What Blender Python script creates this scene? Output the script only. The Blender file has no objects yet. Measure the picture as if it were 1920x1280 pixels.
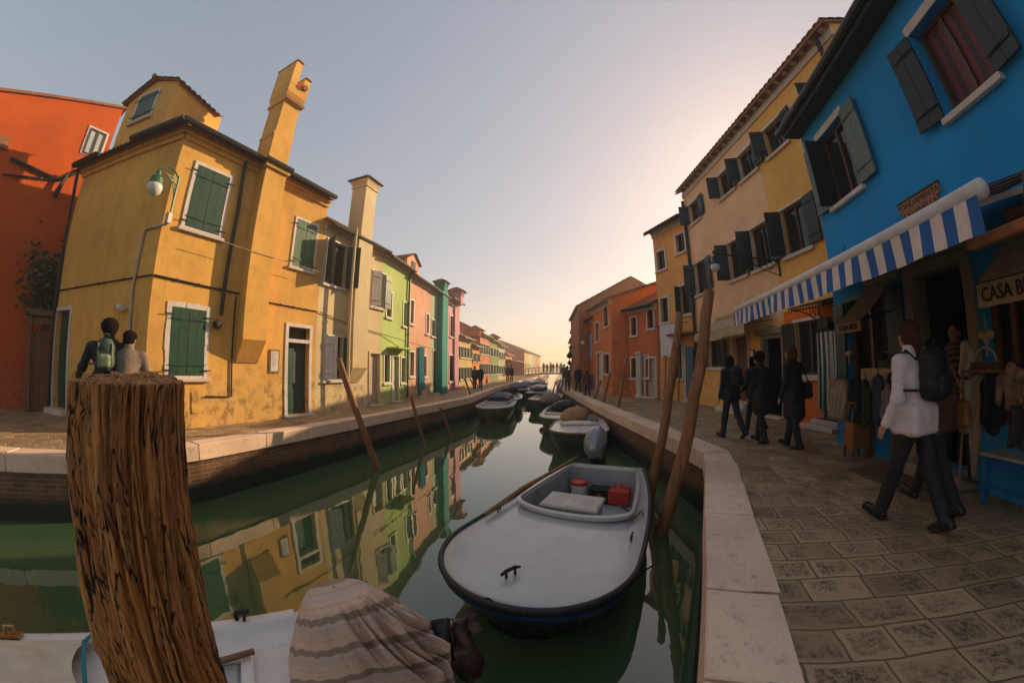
EXPOSURE = 1.42
# Burano canal scene
import bpy, bmesh, math, random
import numpy as np
from mathutils import Vector, Matrix, Quaternion
random.seed(7); rng = np.random.RandomState(11)
sin, cos, tan, pi, R = math.sin, math.cos, math.tan, math.pi, math.radians
SC = bpy.context.scene; COL = SC.collection
# ------------------------------------------------------------------ camera model (fisheye, stereographic)
F_PX, PITCH, ROLL, CAM = 643.44, R(4.338), R(-0.1726), Vector((0, 0, 1.45))
def ray(px, py):
    x = (px - 960) / F_PX; y = -(py - 640) / F_PX
    c, s = cos(ROLL), sin(ROLL); x, y = c*x - s*y, s*x + c*y
    r = math.hypot(x, y) + 1e-9; th = 2*math.atan(r/2)
    d = (x/r*sin(th), cos(th), y/r*sin(th))
    c, s = cos(PITCH), sin(PITCH)
    return Vector((d[0], c*d[1] - s*d[2], s*d[1] + c*d[2]))
def gp(px, py, z=0.0):                      # pixel -> point at height z
    d = ray(px, py); t = (z - CAM.z)/d.z; return CAM + d*t
def vp(px, py, x, y):                       # pixel -> point at the horizontal distance of (x, y)
    d = ray(px, py); return CAM + d*(math.hypot(x, y)/math.hypot(d.x, d.y))
def zat(px, py, x, y): return vp(px, py, x, y).z
def V(*a): return Vector(a)
class Facade:
    def __init__(s, x, y, az, left):
        s.P = V(x, y, 0); s.az = az; a = R(az); s.d = V(sin(a), cos(a), 0); s.left = left
        s.n = V(cos(a), -sin(a), 0) if left else V(-cos(a), sin(a), 0)
    def sz(s, px, py, off=0.0):
        d = ray(px, py); P = s.P + s.n*off
        t = (P - CAM).dot(s.n)/d.dot(s.n); q = CAM + d*t
        return (q - s.P).dot(s.d), q.z
    def pt(s, a, z, off=0.0): return s.P + s.d*a + s.n*off + V(0, 0, z)
    def rect(s, tl, tr, br, bl, off=0.0):
        q = [s.sz(*p, off=off) for p in (tl, tr, br, bl)]
        a, b = (q[0][0]+q[3][0])/2, (q[1][0]+q[2][0])/2
        return min(a, b), max(a, b), (q[2][1]+q[3][1])/2, (q[0][1]+q[1][1])/2
    def box(s, x0, x1, y0, y1, off=0.0):
        xm, ym = (x0+x1)/2, (y0+y1)/2
        a, b = s.sz(x0, ym, off)[0], s.sz(x1, ym, off)[0]
        return min(a, b), max(a, b), s.sz(xm, y1, off)[1], s.sz(xm, y0, off)[1]
# ------------------------------------------------------------------ mesh builder
class MB:
    def __init__(s): s.v = []; s.f = []; s.m = []; s.cur = 0; s.sm = []; s.smooth = False
    def mat(s, i): s.cur = i; return s
    def add(s, vs, fs):
        b = len(s.v); s.v += [tuple(v) for v in vs]
        for f in fs: s.f.append(tuple(b+i for i in f)); s.m.append(s.cur); s.sm.append(s.smooth)
        return s
    def quad(s, a, b, c, d): return s.add((a, b, c, d), ((0, 1, 2, 3),))
    def poly(s, pts): return s.add(pts, (tuple(range(len(pts))),))
    def hexa(s, p): # 8 points, bottom loop then top loop
        return s.add(p, ((3,2,1,0), (4,5,6,7), (0,1,5,4), (1,2,6,5), (2,3,7,6), (3,0,4,7)))
    def box(s, o, u, v, w, bev=0.0):        # corner + 3 edge vectors
        o, u, v, w = map(Vector, (o, u, v, w))
        if bev <= 0: return s.hexa([o, o+u, o+u+v, o+v, o+w, o+u+w, o+u+v+w, o+v+w])
        bu, bv, bw = u.normalized()*bev, v.normalized()*bev, w.normalized()*bev
        L = []
        for k, (z, e) in enumerate(((bw*0, 1), (bw, 0), (w-bw, 0), (w, 1))):
            i = 1 if e else 0
            a = o+z+bu*i+bv*i; L.append([a, a+u-bu*2*i, a+u-bu*2*i+v-bv*2*i, a+v-bv*2*i])
        vs = sum(L, []); fs = [(3,2,1,0), (12,13,14,15)]
        for k in range(3):
            for j in range(4): fs.append((k*4+j, k*4+(j+1)%4, k*4+4+(j+1)%4, k*4+4+j))
        return s.add(vs, fs)
    def cbox(s, c, sx, sy, sz, rz=0, bev=0.0):
        a = R(rz); u = V(cos(a), sin(a), 0); v = V(-sin(a), cos(a), 0)
        return s.box(Vector(c) - u*sx/2 - v*sy/2 - V(0, 0, sz/2), u*sx, v*sy, V(0, 0, sz), bev)
    def fbox(s, F, a0, a1, z0, z1, o0, o1, bev=0.0):   # box on a facade
        return s.box(F.pt(a0, z0, o0), F.d*(a1-a0), F.n*(o1-o0), V(0, 0, z1-z0), bev)
    def prism(s, pts, z0, z1):
        n = len(pts); vs = [(p[0], p[1], z0) for p in pts] + [(p[0], p[1], z1) for p in pts]
        return s.add(vs, [tuple(range(n))[::-1], tuple(range(n, 2*n))] + [(i, (i+1)%n, n+(i+1)%n, n+i) for i in range(n)])
    def loft(s, rings, closed=True, caps=True):
        n = len(rings[0]); vs = [p for r in rings for p in r]; fs = []
        for k in range(len(rings)-1):
            for i in range(n if closed else n-1):
                j = (i+1) % n; fs.append((k*n+i, k*n+j, k*n+n+j, k*n+n+i))
        if caps: fs += [tuple(range(n))[::-1], tuple(range((len(rings)-1)*n, len(rings)*n))]
        return s.add(vs, fs)
    def tube(s, pts, r, n=8, caps=True):
        pts = [Vector(p) for p in pts]; rs = r if isinstance(r, (list, tuple)) else [r]*len(pts)
        rings = []; up = None
        for k, p in enumerate(pts):
            t = (pts[min(k+1, len(pts)-1)] - pts[max(k-1, 0)]).normalized()
            if up is None: up = V(0, 0, 1) if abs(t.z) < .9 else V(1, 0, 0)
            a = t.cross(up).normalized(); b = a.cross(t).normalized(); up = b
            rings.append([p + a*cos(2*pi*i/n)*rs[k] + b*sin(2*pi*i/n)*rs[k] for i in range(n)])
        return s.loft(rings, True, caps)
    def lathe(s, c, prof, n=12, axis=None):  # prof: (r, h)
        c = Vector(c); ax = Vector(axis).normalized() if axis is not None else V(0, 0, 1)
        a = ax.orthogonal().normalized(); b = ax.cross(a)
        return s.loft([[c + ax*h + a*cos(2*pi*i/n)*max(r, 1e-4) + b*sin(2*pi*i/n)*max(r, 1e-4) for i in range(n)] for r, h in prof])
    def grid(s, fn, nu, nv):
        vs = [fn(i/nu, j/nv) for j in range(nv+1) for i in range(nu+1)]
        return s.add(vs, [(j*(nu+1)+i, j*(nu+1)+i+1, (j+1)*(nu+1)+i+1, (j+1)*(nu+1)+i) for j in range(nv) for i in range(nu)])
ORG = {}
def tagx(o, label=None, cat=None, group=None, kind=None):
    if label: o['label'] = label
    if cat: o['category'] = cat
    if group: o['group'] = group
    if kind: o['kind'] = kind
    return o
def mesh_obj(name, v, f, mats, parent=None, mi=None, sm=None, loc=None):
    me = bpy.data.meshes.new(name); off = ORG[parent.name] if parent is not None else (Vector(loc) if loc else V(0, 0, 0))
    if len(v):
        vv = np.asarray(v, dtype=float) - np.array(off)
        me.from_pydata(vv.tolist(), [], [list(q) for q in f])
    for m in (mats if isinstance(mats, (list, tuple)) else [mats]): me.materials.append(m)
    if mi is not None and any(mi): me.polygons.foreach_set('material_index', list(mi))
    if sm is True: me.polygons.foreach_set('use_smooth', [True]*len(me.polygons))
    elif sm is not None and sm is not False and any(sm): me.polygons.foreach_set('use_smooth', list(sm))
    bm = bmesh.new(); bm.from_mesh(me); bmesh.ops.recalc_face_normals(bm, faces=bm.faces); bm.to_mesh(me); bm.free()
    me.update(); o = bpy.data.objects.new(name, me); COL.objects.link(o); ORG[o.name] = Vector(off)
    if parent is not None: o.parent = parent
    else: o.location = off
    return o
def build(name, mb, mats, parent=None, smooth=None, loc=None):
    return mesh_obj(name, mb.v, mb.f, mats, parent, mb.m, smooth if smooth is not None else mb.sm, loc)
def thing(name, label, cat, loc=(0, 0, 0), group=None):
    o = bpy.data.objects.new(name, None); COL.objects.link(o); o.location = loc; o.empty_display_size = .2
    ORG[o.name] = Vector(loc); return tagx(o, label, cat, group)
def struct(name, mb, mats, smooth=None): return tagx(build(name, mb, mats, None, smooth), kind='structure')
def copy_tree(o, parent=None):
    c = o.copy(); COL.objects.link(c); ORG[c.name] = ORG[o.name]
    if parent is not None: c.parent = parent
    for ch in list(o.children): copy_tree(ch, c)
    return c
# ------------------------------------------------------------------ signed-distance bodies -> one continuous surface
def sdf_mesh(prims, h=.02, k=.03, disp=None):
    P = []
    for p in prims:
        kk = p.get('k', k)
        if p['t'] == 'c':
            a, b = np.array(p['a'], float), np.array(p['b'], float); ra, rb = p['r'], p.get('r2', p['r']); m = max(ra, rb)
            P.append((np.minimum(a, b)-m, np.maximum(a, b)+m, p, kk))
        else:
            c = np.array(p['c'], float); m = np.linalg.norm(p['s']) if p.get('rot') is not None else np.array(p['s'], float)
            P.append((c-m, c+m, p, kk))
    lo = np.min([q[0] for q in P], 0) - 3*h; hi = np.max([q[1] for q in P], 0) + 3*h
    n = np.ceil((hi-lo)/h).astype(int) + 1
    ax = [lo[i] + h*np.arange(n[i]) for i in range(3)]
    Fv = np.full(n, 1.0)
    for a, b, p, kk in P:
        m = kk*1.2 + 2.5*h
        i0 = np.clip(np.floor((a-m-lo)/h).astype(int), 0, n-1); i1 = np.clip(np.ceil((b+m-lo)/h).astype(int)+1, 1, n)
        X, Y, Z = np.meshgrid(*[ax[i][i0[i]:i1[i]] for i in range(3)], indexing='ij')
        Q = np.stack([X, Y, Z], -1)
        if p['t'] == 'c':
            A, B = np.array(p['a'], float), np.array(p['b'], float); ba = B-A; L = max(ba@ba, 1e-9)
            t = np.clip(((Q-A)@ba)/L, 0, 1); d = np.linalg.norm(Q-A-t[..., None]*ba, axis=-1) - (p['r'] + (p.get('r2', p['r'])-p['r'])*t)
        else:
            q = Q - np.array(p['c'], float)
            if p.get('rot') is not None: q = q @ np.array(p['rot'])
            s = np.array(p['s'], float)
            if p['t'] == 'e':
                k0 = np.linalg.norm(q/s, axis=-1); k1 = np.linalg.norm(q/(s*s), axis=-1)+1e-9; d = k0*(k0-1)/k1
            else:
                rr = p.get('rr', .02); u = np.abs(q)-(s-rr); d = np.linalg.norm(np.maximum(u, 0), axis=-1)+np.minimum(u.max(-1), 0)-rr
        S = tuple(slice(i0[i], i1[i]) for i in range(3)); o = Fv[S]
        if p.get('sub'):
            d = -d; hh = np.clip(.5-.5*(d-o)/kk, 0, 1); hh = np.clip(.5+.5*(d-o)/kk, 0, 1); Fv[S] = o*(1-hh)+d*hh + kk*hh*(1-hh)
        else:
            hh = np.clip(.5+.5*(o-d)/kk, 0, 1); Fv[S] = o*(1-hh)+d*hh - kk*hh*(1-hh)
    if disp is not None:
        X, Y, Z = np.meshgrid(*ax, indexing='ij'); msk = np.abs(Fv) < .12
        dd = disp(X[msk], Y[msk], Z[msk]); Fv[msk] += dd
    return surfnet(Fv, lo, h)
def surfnet(Fv, lo, h):
    ins = Fv < 0; nx, ny, nz = Fv.shape
    acc = np.zeros((nx-1, ny-1, nz-1, 3)); cnt = np.zeros((nx-1, ny-1, nz-1))
    c8 = [(i, j, k) for i in (0, 1) for j in (0, 1) for k in (0, 1)]
    sl = lambda c: tuple(slice(c[i], Fv.shape[i]-1+c[i]) for i in range(3))
    for a in c8:
        for ax in range(3):
            if a[ax]: continue
            b = list(a); b[ax] = 1; fa, fb = Fv[sl(a)], Fv[sl(b)]; m = ins[sl(a)] != ins[sl(b)]
            t = np.where(m, fa/(fa-fb+1e-12), 0)
            for i in range(3): acc[..., i] += np.where(m, a[i] + (t if i == ax else 0), 0)
            cnt += m
    act = cnt > 0; idx = -np.ones(act.shape, int); idx[act] = np.arange(act.sum())
    pos = acc[act]/cnt[act][:, None] + np.argwhere(act); v = lo + h*pos
    fs = []
    for ax in range(3):
        u, w = [(1, 2), (2, 0), (0, 1)][ax]
        s0 = [slice(1, -1)]*3; s0[ax] = slice(0, -1); s1 = list(s0); s1[ax] = slice(1, None)
        a, b = ins[tuple(s0)], ins[tuple(s1)]; q = np.argwhere(a != b)
        if not len(q): continue
        fl = a[tuple(q.T)]; q = q.copy()
        for i in range(3):
            if i != ax: q[:, i] += 1
        def at(du, dw):
            g = q.copy(); g[:, u] -= du; g[:, w] -= dw; return idx[g[:, 0], g[:, 1], g[:, 2]]
        quad = np.stack([at(0, 0), at(1, 0), at(1, 1), at(0, 1)], 1); quad[~fl] = quad[~fl][:, ::-1]; fs.append(quad)
    return v, np.concatenate(fs)
def C(a, b, r, r2=None, k=None):
    d = {'t': 'c', 'a': a, 'b': b, 'r': r, 'r2': r if r2 is None else r2}
    if k: d['k'] = k
    return d
def E(c, s, rot=None, k=None):
    d = {'t': 'e', 'c': c, 's': s, 'rot': rot}
    if k: d['k'] = k
    return d
def B(c, s, rr=.02, rot=None, k=None):
    d = {'t': 'b', 'c': c, 's': s, 'rr': rr, 'rot': rot}
    if k: d['k'] = k
    return d
def sdf_part(name, prims, mat, parent, xf=None, h=.02, k=.03, disp=None, loc=None):
    v, f = sdf_mesh(prims, h, k, disp)
    if xf is not None: v = xf(v)
    return mesh_obj(name, v, f, mat, parent, None, True, loc)
# ------------------------------------------------------------------ materials
def lin(c): return tuple((x/12.92 if x <= .04045 else ((x+.055)/1.055)**2.4) for x in c)
class NT:
    def __init__(s, name):
        s.m = bpy.data.materials.new(name); s.m.use_nodes = True; s.t = s.m.node_tree; s.p = s.t.nodes['Principled BSDF']
    def n(s, ty, **kw):
        x = s.t.nodes.new(ty)
        for k, v in kw.items():
            if k in x.inputs: x.inputs[k].default_value = v
            else: setattr(x, k, v)
        return x
    def l(s, a, b): s.t.links.new(a, b)
    def coord(s, scale=(1, 1, 1), rot=0, geo=True):
        mp = s.n('ShaderNodeMapping'); mp.inputs['Scale'].default_value = scale; mp.inputs['Rotation'].default_value = (0, 0, rot)
        s.l((s.n('ShaderNodeNewGeometry').outputs['Position'] if geo else s.n('ShaderNodeTexCoord').outputs['Object']), mp.inputs['Vector']); return mp.outputs[0]
    def noise(s, co, scale, detail=6, rough=.6):
        x = s.n('ShaderNodeTexNoise', Scale=scale, Detail=detail, Roughness=rough); s.l(co, x.inputs['Vector']); return x.outputs['Fac']
    def ramp(s, f, a, b, lo=0., hi=1.):
        x = s.n('ShaderNodeMapRange'); x.inputs[1].default_value = a; x.inputs[2].default_value = b; x.inputs[3].default_value = lo; x.inputs[4].default_value = hi
        s.l(f, x.inputs[0]); return x.outputs[0]
    def mix(s, f, a, b, mode='MIX'):
        x = s.n('ShaderNodeMix', data_type='RGBA', blend_type=mode)
        for i, q in ((0, f), (6, a), (7, b)):
            if isinstance(q, (float, int)): x.inputs[i].default_value = q
            elif isinstance(q, tuple): x.inputs[i].default_value = (*q[:3], 1)
            else: s.l(q, x.inputs[i])
        return x.outputs[2]
    def math(s, op, a, b=0.):
        x = s.n('ShaderNodeMath', operation=op)
        for i, q in ((0, a), (1, b)):
            if isinstance(q, (float, int)): x.inputs[i].default_value = q
            else: s.l(q, x.inputs[i])
        return x.outputs[0]
    def bump(s, f, dist=.01, st=.6, prev=None):
        x = s.n('ShaderNodeBump', Strength=st, Distance=dist); s.l(f, x.inputs['Height'])
        if prev: s.l(prev, x.inputs['Normal'])
        return x.outputs[0]
    def done(s, col=None, rough=.7, nrm=None, metal=0., spec=.5):
        if col is not None:
            if isinstance(col, tuple): s.p.inputs['Base Color'].default_value = (*col[:3], 1)
            else: s.l(col, s.p.inputs['Base Color'])
        if isinstance(rough, (int, float)): s.p.inputs['Roughness'].default_value = rough
        else: s.l(rough, s.p.inputs['Roughness'])
        s.p.inputs['Metallic'].default_value = metal; s.p.inputs['Specular IOR Level'].default_value = spec
        if nrm: s.l(nrm, s.p.inputs['Normal'])
        return s.m
MC = {}
def sc(c, k): return tuple(min(1, x*k) for x in c)
def plain(name, c, rough=.6, var=.25, scale=9., bump=.003, metal=0., spec=.4, geo=True):
    if name in MC: return MC[name]
    n = NT(name); co = n.coord(geo=geo); f = n.noise(co, scale); g = n.noise(co, scale*6, 3)
    col = n.mix(n.ramp(f, .3, .7), sc(c, 1-var), sc(c, 1+var*.6))
    MC[name] = n.done(col, n.ramp(g, .3, .7, max(.02, rough-.1), min(1, rough+.1)), n.bump(g, bump), metal, spec); return MC[name]
def plaster(name, c, stain=.35, low=.6, patch=None, streak=.25):
    if name in MC: return MC[name]
    n = NT(name); co = n.coord(); big = n.noise(co, .55, 5, .6); mid = n.noise(co, 2.3, 8, .65); fine = n.noise(co, 34, 4, .7)
    st = n.noise(n.coord((3.2, 3.2, .28)), 1.0, 6, .6)
    col = n.mix(n.ramp(big, .35, .68), sc(c, .84), sc(c, 1.1))
    col = n.mix(n.math('MULTIPLY', n.ramp(mid, .48, .78), stain), col, (c[0]*.55+.015, c[1]*.5+.012, c[2]*.48+.01))
    col = n.mix(n.math('MULTIPLY', n.ramp(st, .52, .8), streak), col, (c[0]*.42+.02, c[1]*.42+.02, c[2]*.42+.02))
    sep = n.n('ShaderNodeSeparateXYZ'); n.l(n.n('ShaderNodeNewGeometry').outputs['Position'], sep.inputs[0])
    edge = n.math('ADD', sep.outputs[2], n.math('MULTIPLY', mid, 2.6))        # rising damp: ragged patches near the ground
    dm = n.ramp(edge, 3.0, 1.9); blot = n.ramp(n.noise(co, 4.2, 9, .72), .47, .60)
    col = n.mix(n.math('MULTIPLY', n.math('MULTIPLY', dm, blot), low), col, (.075, .066, .045))
    col = n.mix(n.math('MULTIPLY', n.math('MULTIPLY', dm, n.ramp(blot, 1., 0.)), low*.5), col, patch or (min(1, c[0]*1.0+.1), min(1, c[1]*1.05+.11), c[2]+.1))
    col = n.mix(n.ramp(fine, .3, .75, 0, .16), col, sc(c, .6))
    MC[name] = n.done(col, .86, n.bump(fine, .004, .55, n.bump(mid, .012, .45)), 0, .25); return MC[name]
def wood(name, c, c2, axis_scale=(14, 14, .8), rough=.75, bump=.006, geo=False):
    if name in MC: return MC[name]
    n = NT(name); co = n.coord(axis_scale, geo=geo); f = n.noise(co, 1.6, 8, .65); g = n.noise(n.coord(geo=geo), 3, 5)
    col = n.mix(n.ramp(f, .32, .68), c, c2); col = n.mix(n.ramp(g, .45, .75, 0, .5), col, sc(c, .45))
    MC[name] = n.done(col, rough, n.bump(f, bump, .8), 0, .35); return MC[name]
def stripes(name, c1, c2, pos, axis='x', period=.2, duty=.5, rough=.8, geo=False, az=None, var=.12):
    if name in MC: return MC[name]
    n = NT(name); tc = n.n('ShaderNodeNewGeometry').outputs['Position'] if geo else n.n('ShaderNodeTexCoord').outputs['Object']
    dp = n.n('ShaderNodeVectorMath', operation='DOT_PRODUCT'); n.l(tc, dp.inputs[0]); dp.inputs[1].default_value = axis
    f = n.math('FRACT', n.math('DIVIDE', n.math('ADD', dp.outputs['Value'], pos+1000*period), period)); s = n.math('GREATER_THAN', f, duty)
    no = n.noise(n.coord(geo=geo), 14, 5)
    col = n.mix(s, c1, c2); col = n.mix(n.ramp(no, .35, .75, 0, var*2), col, (.12, .1, .08))
    MC[name] = n.done(col, rough, n.bump(no, .006, .5)); return MC[name]
# ------------------------------------------------------------------ world, sun, camera
SUN_AZ, SUN_EL = 45.0, 20.0
w = bpy.data.worlds.new('World'); SC.world = w; w.use_nodes = True
nt = w.node_tree; bg = nt.nodes['Background']
sky = nt.nodes.new('ShaderNodeTexSky'); sky.sky_type = 'NISHITA'; sky.sun_disc = False
sky.sun_elevation = R(SUN_EL); sky.sun_rotation = R(SUN_AZ); sky.air_density = 1.0; sky.dust_density = 1.0; sky.ozone_density = 1.0; sky.altitude = 0
hs = nt.nodes.new('ShaderNodeHueSaturation'); hs.inputs['Saturation'].default_value = 1.28
gam = nt.nodes.new('ShaderNodeGamma'); gam.inputs[1].default_value = .42
tint = nt.nodes.new('ShaderNodeMix'); tint.data_type = 'RGBA'; tint.blend_type = 'MULTIPLY'; tint.inputs[0].default_value = 1; tint.inputs[7].default_value = (1.09, .895, .80, 1)
nt.links.new(sky.outputs[0], hs.inputs['Color']); nt.links.new(hs.outputs[0], gam.inputs[0]); nt.links.new(gam.outputs[0], tint.inputs[6]); nt.links.new(tint.outputs[2], bg.inputs['Color'])
bg.inputs['Strength'].default_value = .15
S = V(sin(R(SUN_AZ))*cos(R(SUN_EL)), cos(R(SUN_AZ))*cos(R(SUN_EL)), sin(R(SUN_EL)))
ld = bpy.data.lights.new('sun', 'SUN'); ld.energy = 2.7; ld.angle = R(.6); ld.color = (1, .72, .42)
lo = bpy.data.objects.new('sun', ld); COL.objects.link(lo); lo.rotation_euler = S.to_track_quat('Z', 'Y').to_euler(); lo.location = (20, 50, 40)
cd = bpy.data.cameras.new('camera'); co = bpy.data.objects.new('camera', cd); COL.objects.link(co); SC.camera = co
co.location = CAM
cd.type = 'PANO'; cd.clip_end = 5000; cd.clip_start = .02
SW = 36.0; cd.sensor_fit = 'HORIZONTAL'; cd.sensor_width = SW; cd.sensor_height = SW*682/1024
fm = F_PX*SW/1920
rr = np.linspace(0, 24, 400); A = np.stack([rr, rr**2, rr**3, rr**4], 1); th = 2*np.arctan(rr/(2*fm))
kk = np.linalg.lstsq(A, th, rcond=None)[0]
tgt = cd if hasattr(cd, 'panorama_type') else cd.cycles
tgt.panorama_type = 'FISHEYE_LENS_POLYNOMIAL'; tgt.fisheye_fov = 2*pi
tgt.fisheye_polynomial_k0 = 0
for i in range(4): setattr(tgt, 'fisheye_polynomial_k%d' % (i+1), -float(kk[i]))
# orientation: forward +Y pitched up, small roll
Rp = Matrix.Rotation(PITCH, 3, 'X')
right, up, fwd = Rp @ V(1, 0, 0), Rp @ V(0, 0, 1), Rp @ V(0, 1, 0)
c_, s_ = cos(ROLL), sin(ROLL)
rx, uy = right*c_ + up*s_, up*c_ - right*s_
co.rotation_euler = Matrix((rx, uy, -fwd)).transposed().to_euler()
SC.view_settings.view_transform = 'Standard'; SC.view_settings.look = 'None'; SC.view_settings.exposure = EXPOSURE; SC.view_settings.gamma = 1
SC.cycles.max_bounces = 8; SC.cycles.diffuse_bounces = 5; SC.cycles.glossy_bounces = 4; SC.cycles.transmission_bounces = 4
SC.cycles.use_denoising = True; SC.cycles.sample_clamp_indirect = 8
SC.cycles.caustics_reflective = False; SC.cycles.caustics_refractive = False
# ------------------------------------------------------------------ ground materials
W_Z = -1.05
def m_water():
    n = NT('canal water'); c1 = n.coord((1.3, .8, 1)); c2 = n.coord((.35, .2, 1))
    a = n.noise(c1, 1.6, 3, .5); b = n.noise(c2, 1.2, 4, .55)
    far = n.n('ShaderNodeSeparateXYZ'); n.l(n.n('ShaderNodeNewGeometry').outputs['Position'], far.inputs[0])
    nr = n.bump(n.math('MULTIPLY', a, n.ramp(far.outputs[1], 8, 40, .45, 2.2)), .014, .40, n.bump(b, .03, .25))
    mur = n.noise(n.coord((.5, .5, 1)), .8, 5)
    n.p.inputs['IOR'].default_value = 1.6; n.p.inputs['Coat Weight'].default_value = .7; n.p.inputs['Coat IOR'].default_value = 1.65; n.p.inputs['Coat Roughness'].default_value = .02; n.l(nr, n.p.inputs['Coat Normal'])
    return n.done(n.mix(mur, (.062, .105, .034), (.036, .085, .040)), .02, nr, 0, .5)
def m_paving(name, deg):
    n = NT(name); ang = R(deg)
    mp = n.coord((1, 1, 1), ang); nz = n.noise(mp, 1.2, 3)
    wob = n.n('ShaderNodeVectorMath', operation='MULTIPLY_ADD'); nc = n.n('ShaderNodeTexNoise', Scale=2.2, Detail=3); n.l(mp, nc.inputs['Vector'])
    n.l(nc.outputs['Color'], wob.inputs[0]); wob.inputs[1].default_value = (.10, .06, 0); n.l(mp, wob.inputs[2])
    def brick(ms, sm):
        br = n.n('ShaderNodeTexBrick', Scale=1.0); br.offset = .43; br.offset_frequency = 2; br.squash = .72; br.squash_frequency = 3
        n.l(wob.outputs[0], br.inputs['Vector'])
        for k, v in (('Mortar Size', ms), ('Mortar Smooth', sm), ('Brick Width', .44), ('Row Height', .262), ('Bias', 0.)): br.inputs[k].default_value = v
        br.inputs['Color1'].default_value = (.235, .15, .08, 1); br.inputs['Color2'].default_value = (.50, .335, .19, 1); br.inputs['Mortar'].default_value = (.18, .12, .07, 1); return br
    br = brick(.007, .35); rim = brick(.055, .75)
    pit = n.noise(mp, 30, 7, .75); blot = n.noise(mp, .9, 6, .65); bl2 = n.noise(mp, 3.1, 7, .7); wn = n.n('ShaderNodeTexVoronoi', Scale=34.); n.l(mp, wn.inputs['Vector'])
    col = n.mix(n.ramp(blot, .38, .7, 0, .45), br.outputs['Color'], (.38, .265, .155))
    core = n.math('MULTIPLY', n.ramp(rim.outputs['Fac'], .55, .05), n.ramp(bl2, .42, .58))          # rough dressed middle of each block
    col = n.mix(n.math('MULTIPLY', n.ramp(pit, .44, .58), core), col, (.085, .062, .044)); col = n.mix(n.math('MULTIPLY', n.ramp(rim.outputs['Fac'], .1, .9), .10), col, (.42, .315, .21))
    col = n.mix(n.ramp(bl2, .62, .8, 0, .5), col, (.10, .075, .05)); col = n.mix(n.math('MULTIPLY', n.ramp(br.outputs['Fac'], .2, .9), n.ramp(blot, .35, .6, .35, .9)), col, (.09, .066, .045))
    h = n.math('ADD', n.math('MULTIPLY', br.outputs['Fac'], -1.6), n.math('MULTIPLY', n.math('MULTIPLY', pit, core), 1.3))
    return n.done(col, n.ramp(pit, .3, .7, .42, .75), n.bump(h, .012, 1.0, n.bump(bl2, .02, .5)), 0, .4)
def m_stone(name, c, c2, pit=.6):
    n = NT(name); co = n.coord(); a = n.noise(co, 1.1, 6); b = n.noise(co, 9, 7, .7); f = n.noise(co, 55, 3)
    col = n.mix(n.ramp(a, .35, .65), c, c2); col = n.mix(n.ramp(b, .56, .72, 0, pit), col, sc(c, .42)); col = n.mix(n.ramp(f, .58, .7, 0, .5), col, sc(c, .5))
    return n.done(col, .72, n.bump(b, .01, .6, n.bump(f, .003, .5)), 0, .3)
def m_brickwall():
    n = NT('old quay brick'); tc = n.n('ShaderNodeTexCoord').outputs['UV']
    sep = n.n('ShaderNodeSeparateXYZ'); geo = n.n('ShaderNodeNewGeometry'); n.l(geo.outputs['Position'], sep.inputs[0])
    cb = n.n('ShaderNodeCombineXYZ'); n.l(n.math('ADD', sep.outputs[1], n.math('MULTIPLY', sep.outputs[0], .45)), cb.inputs[0]); n.l(sep.outputs[2], cb.inputs[1])
    br = n.n('ShaderNodeTexBrick', Scale=1.0); n.l(cb.outputs[0], br.inputs['Vector'])
    for k, v in (('Mortar Size', .012), ('Brick Width', .26), ('Row Height', .075)): br.inputs[k].default_value = v
    br.inputs['Color1'].default_value = (.20, .075, .03, 1); br.inputs['Color2'].default_value = (.11, .045, .022, 1); br.inputs['Mortar'].default_value = (.19, .14, .085, 1)
    co = n.coord(); no = n.noise(co, 2.2, 7, .65); al = n.n('ShaderNodeMath', operation='ADD'); n.l(sep.outputs[2], al.inputs[0]); n.l(n.math('MULTIPLY', no, .35), al.inputs[1])
    col = n.mix(n.ramp(no, .5, .7, 0, .7), br.outputs['Color'], (.045, .03, .018))
    col = n.mix(n.ramp(al.outputs[0], -.42, -.62), col, (.012, .016, .008))          # weed and slime up to the high-water mark
    return n.done(col, .7, n.bump(br.outputs['Fac'], -.012, .8, n.bump(no, .02, .6)), 0, .35)
M = {}
M['water'] = m_water(); M['paving'] = m_paving('trachyte paving', 23); M['paving_left'] = m_paving('left quay paving', 109); M['brick'] = m_brickwall()
M['kerb'] = m_stone('istrian kerb stone', (.80, .57, .42), (.62, .44, .32), .85); M['stone'] = m_stone('white stone trim', (.62, .54, .46), (.50, .43, .37), .35)
M['stone_shop'] = m_stone('shop stone trim', (.30, .24, .17), (.24, .19, .14), .3)
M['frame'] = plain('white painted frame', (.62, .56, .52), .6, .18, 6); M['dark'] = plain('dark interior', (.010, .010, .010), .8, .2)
M['green'] = plain('dark green paint', (.018, .065, .04), .45, .3, 7, .004); M['green2'] = plain('green paint', (.05, .115, .05), .5, .3, 7, .004)
M['black'] = plain('black green paint', (.014, .02, .018), .45, .3, 8, .003); M['iron'] = plain('dark iron', (.018, .018, .017), .5, .3, 20, .002, .3)
M['gutter'] = plain('weathered gutter metal', (.03, .03, .022), .5, .4, 7, .002, .4)
M['greyshut'] = plain('grey green paint', (.10, .135, .11), .5, .25, 7, .004)
M['pipe'] = plain('pale conduit', (.42, .36, .30), .5, .2, 8)
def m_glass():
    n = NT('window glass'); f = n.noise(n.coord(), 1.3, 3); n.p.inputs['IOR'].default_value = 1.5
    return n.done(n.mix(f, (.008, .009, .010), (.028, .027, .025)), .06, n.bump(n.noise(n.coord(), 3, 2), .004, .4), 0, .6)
M['glass'] = m_glass()
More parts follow.
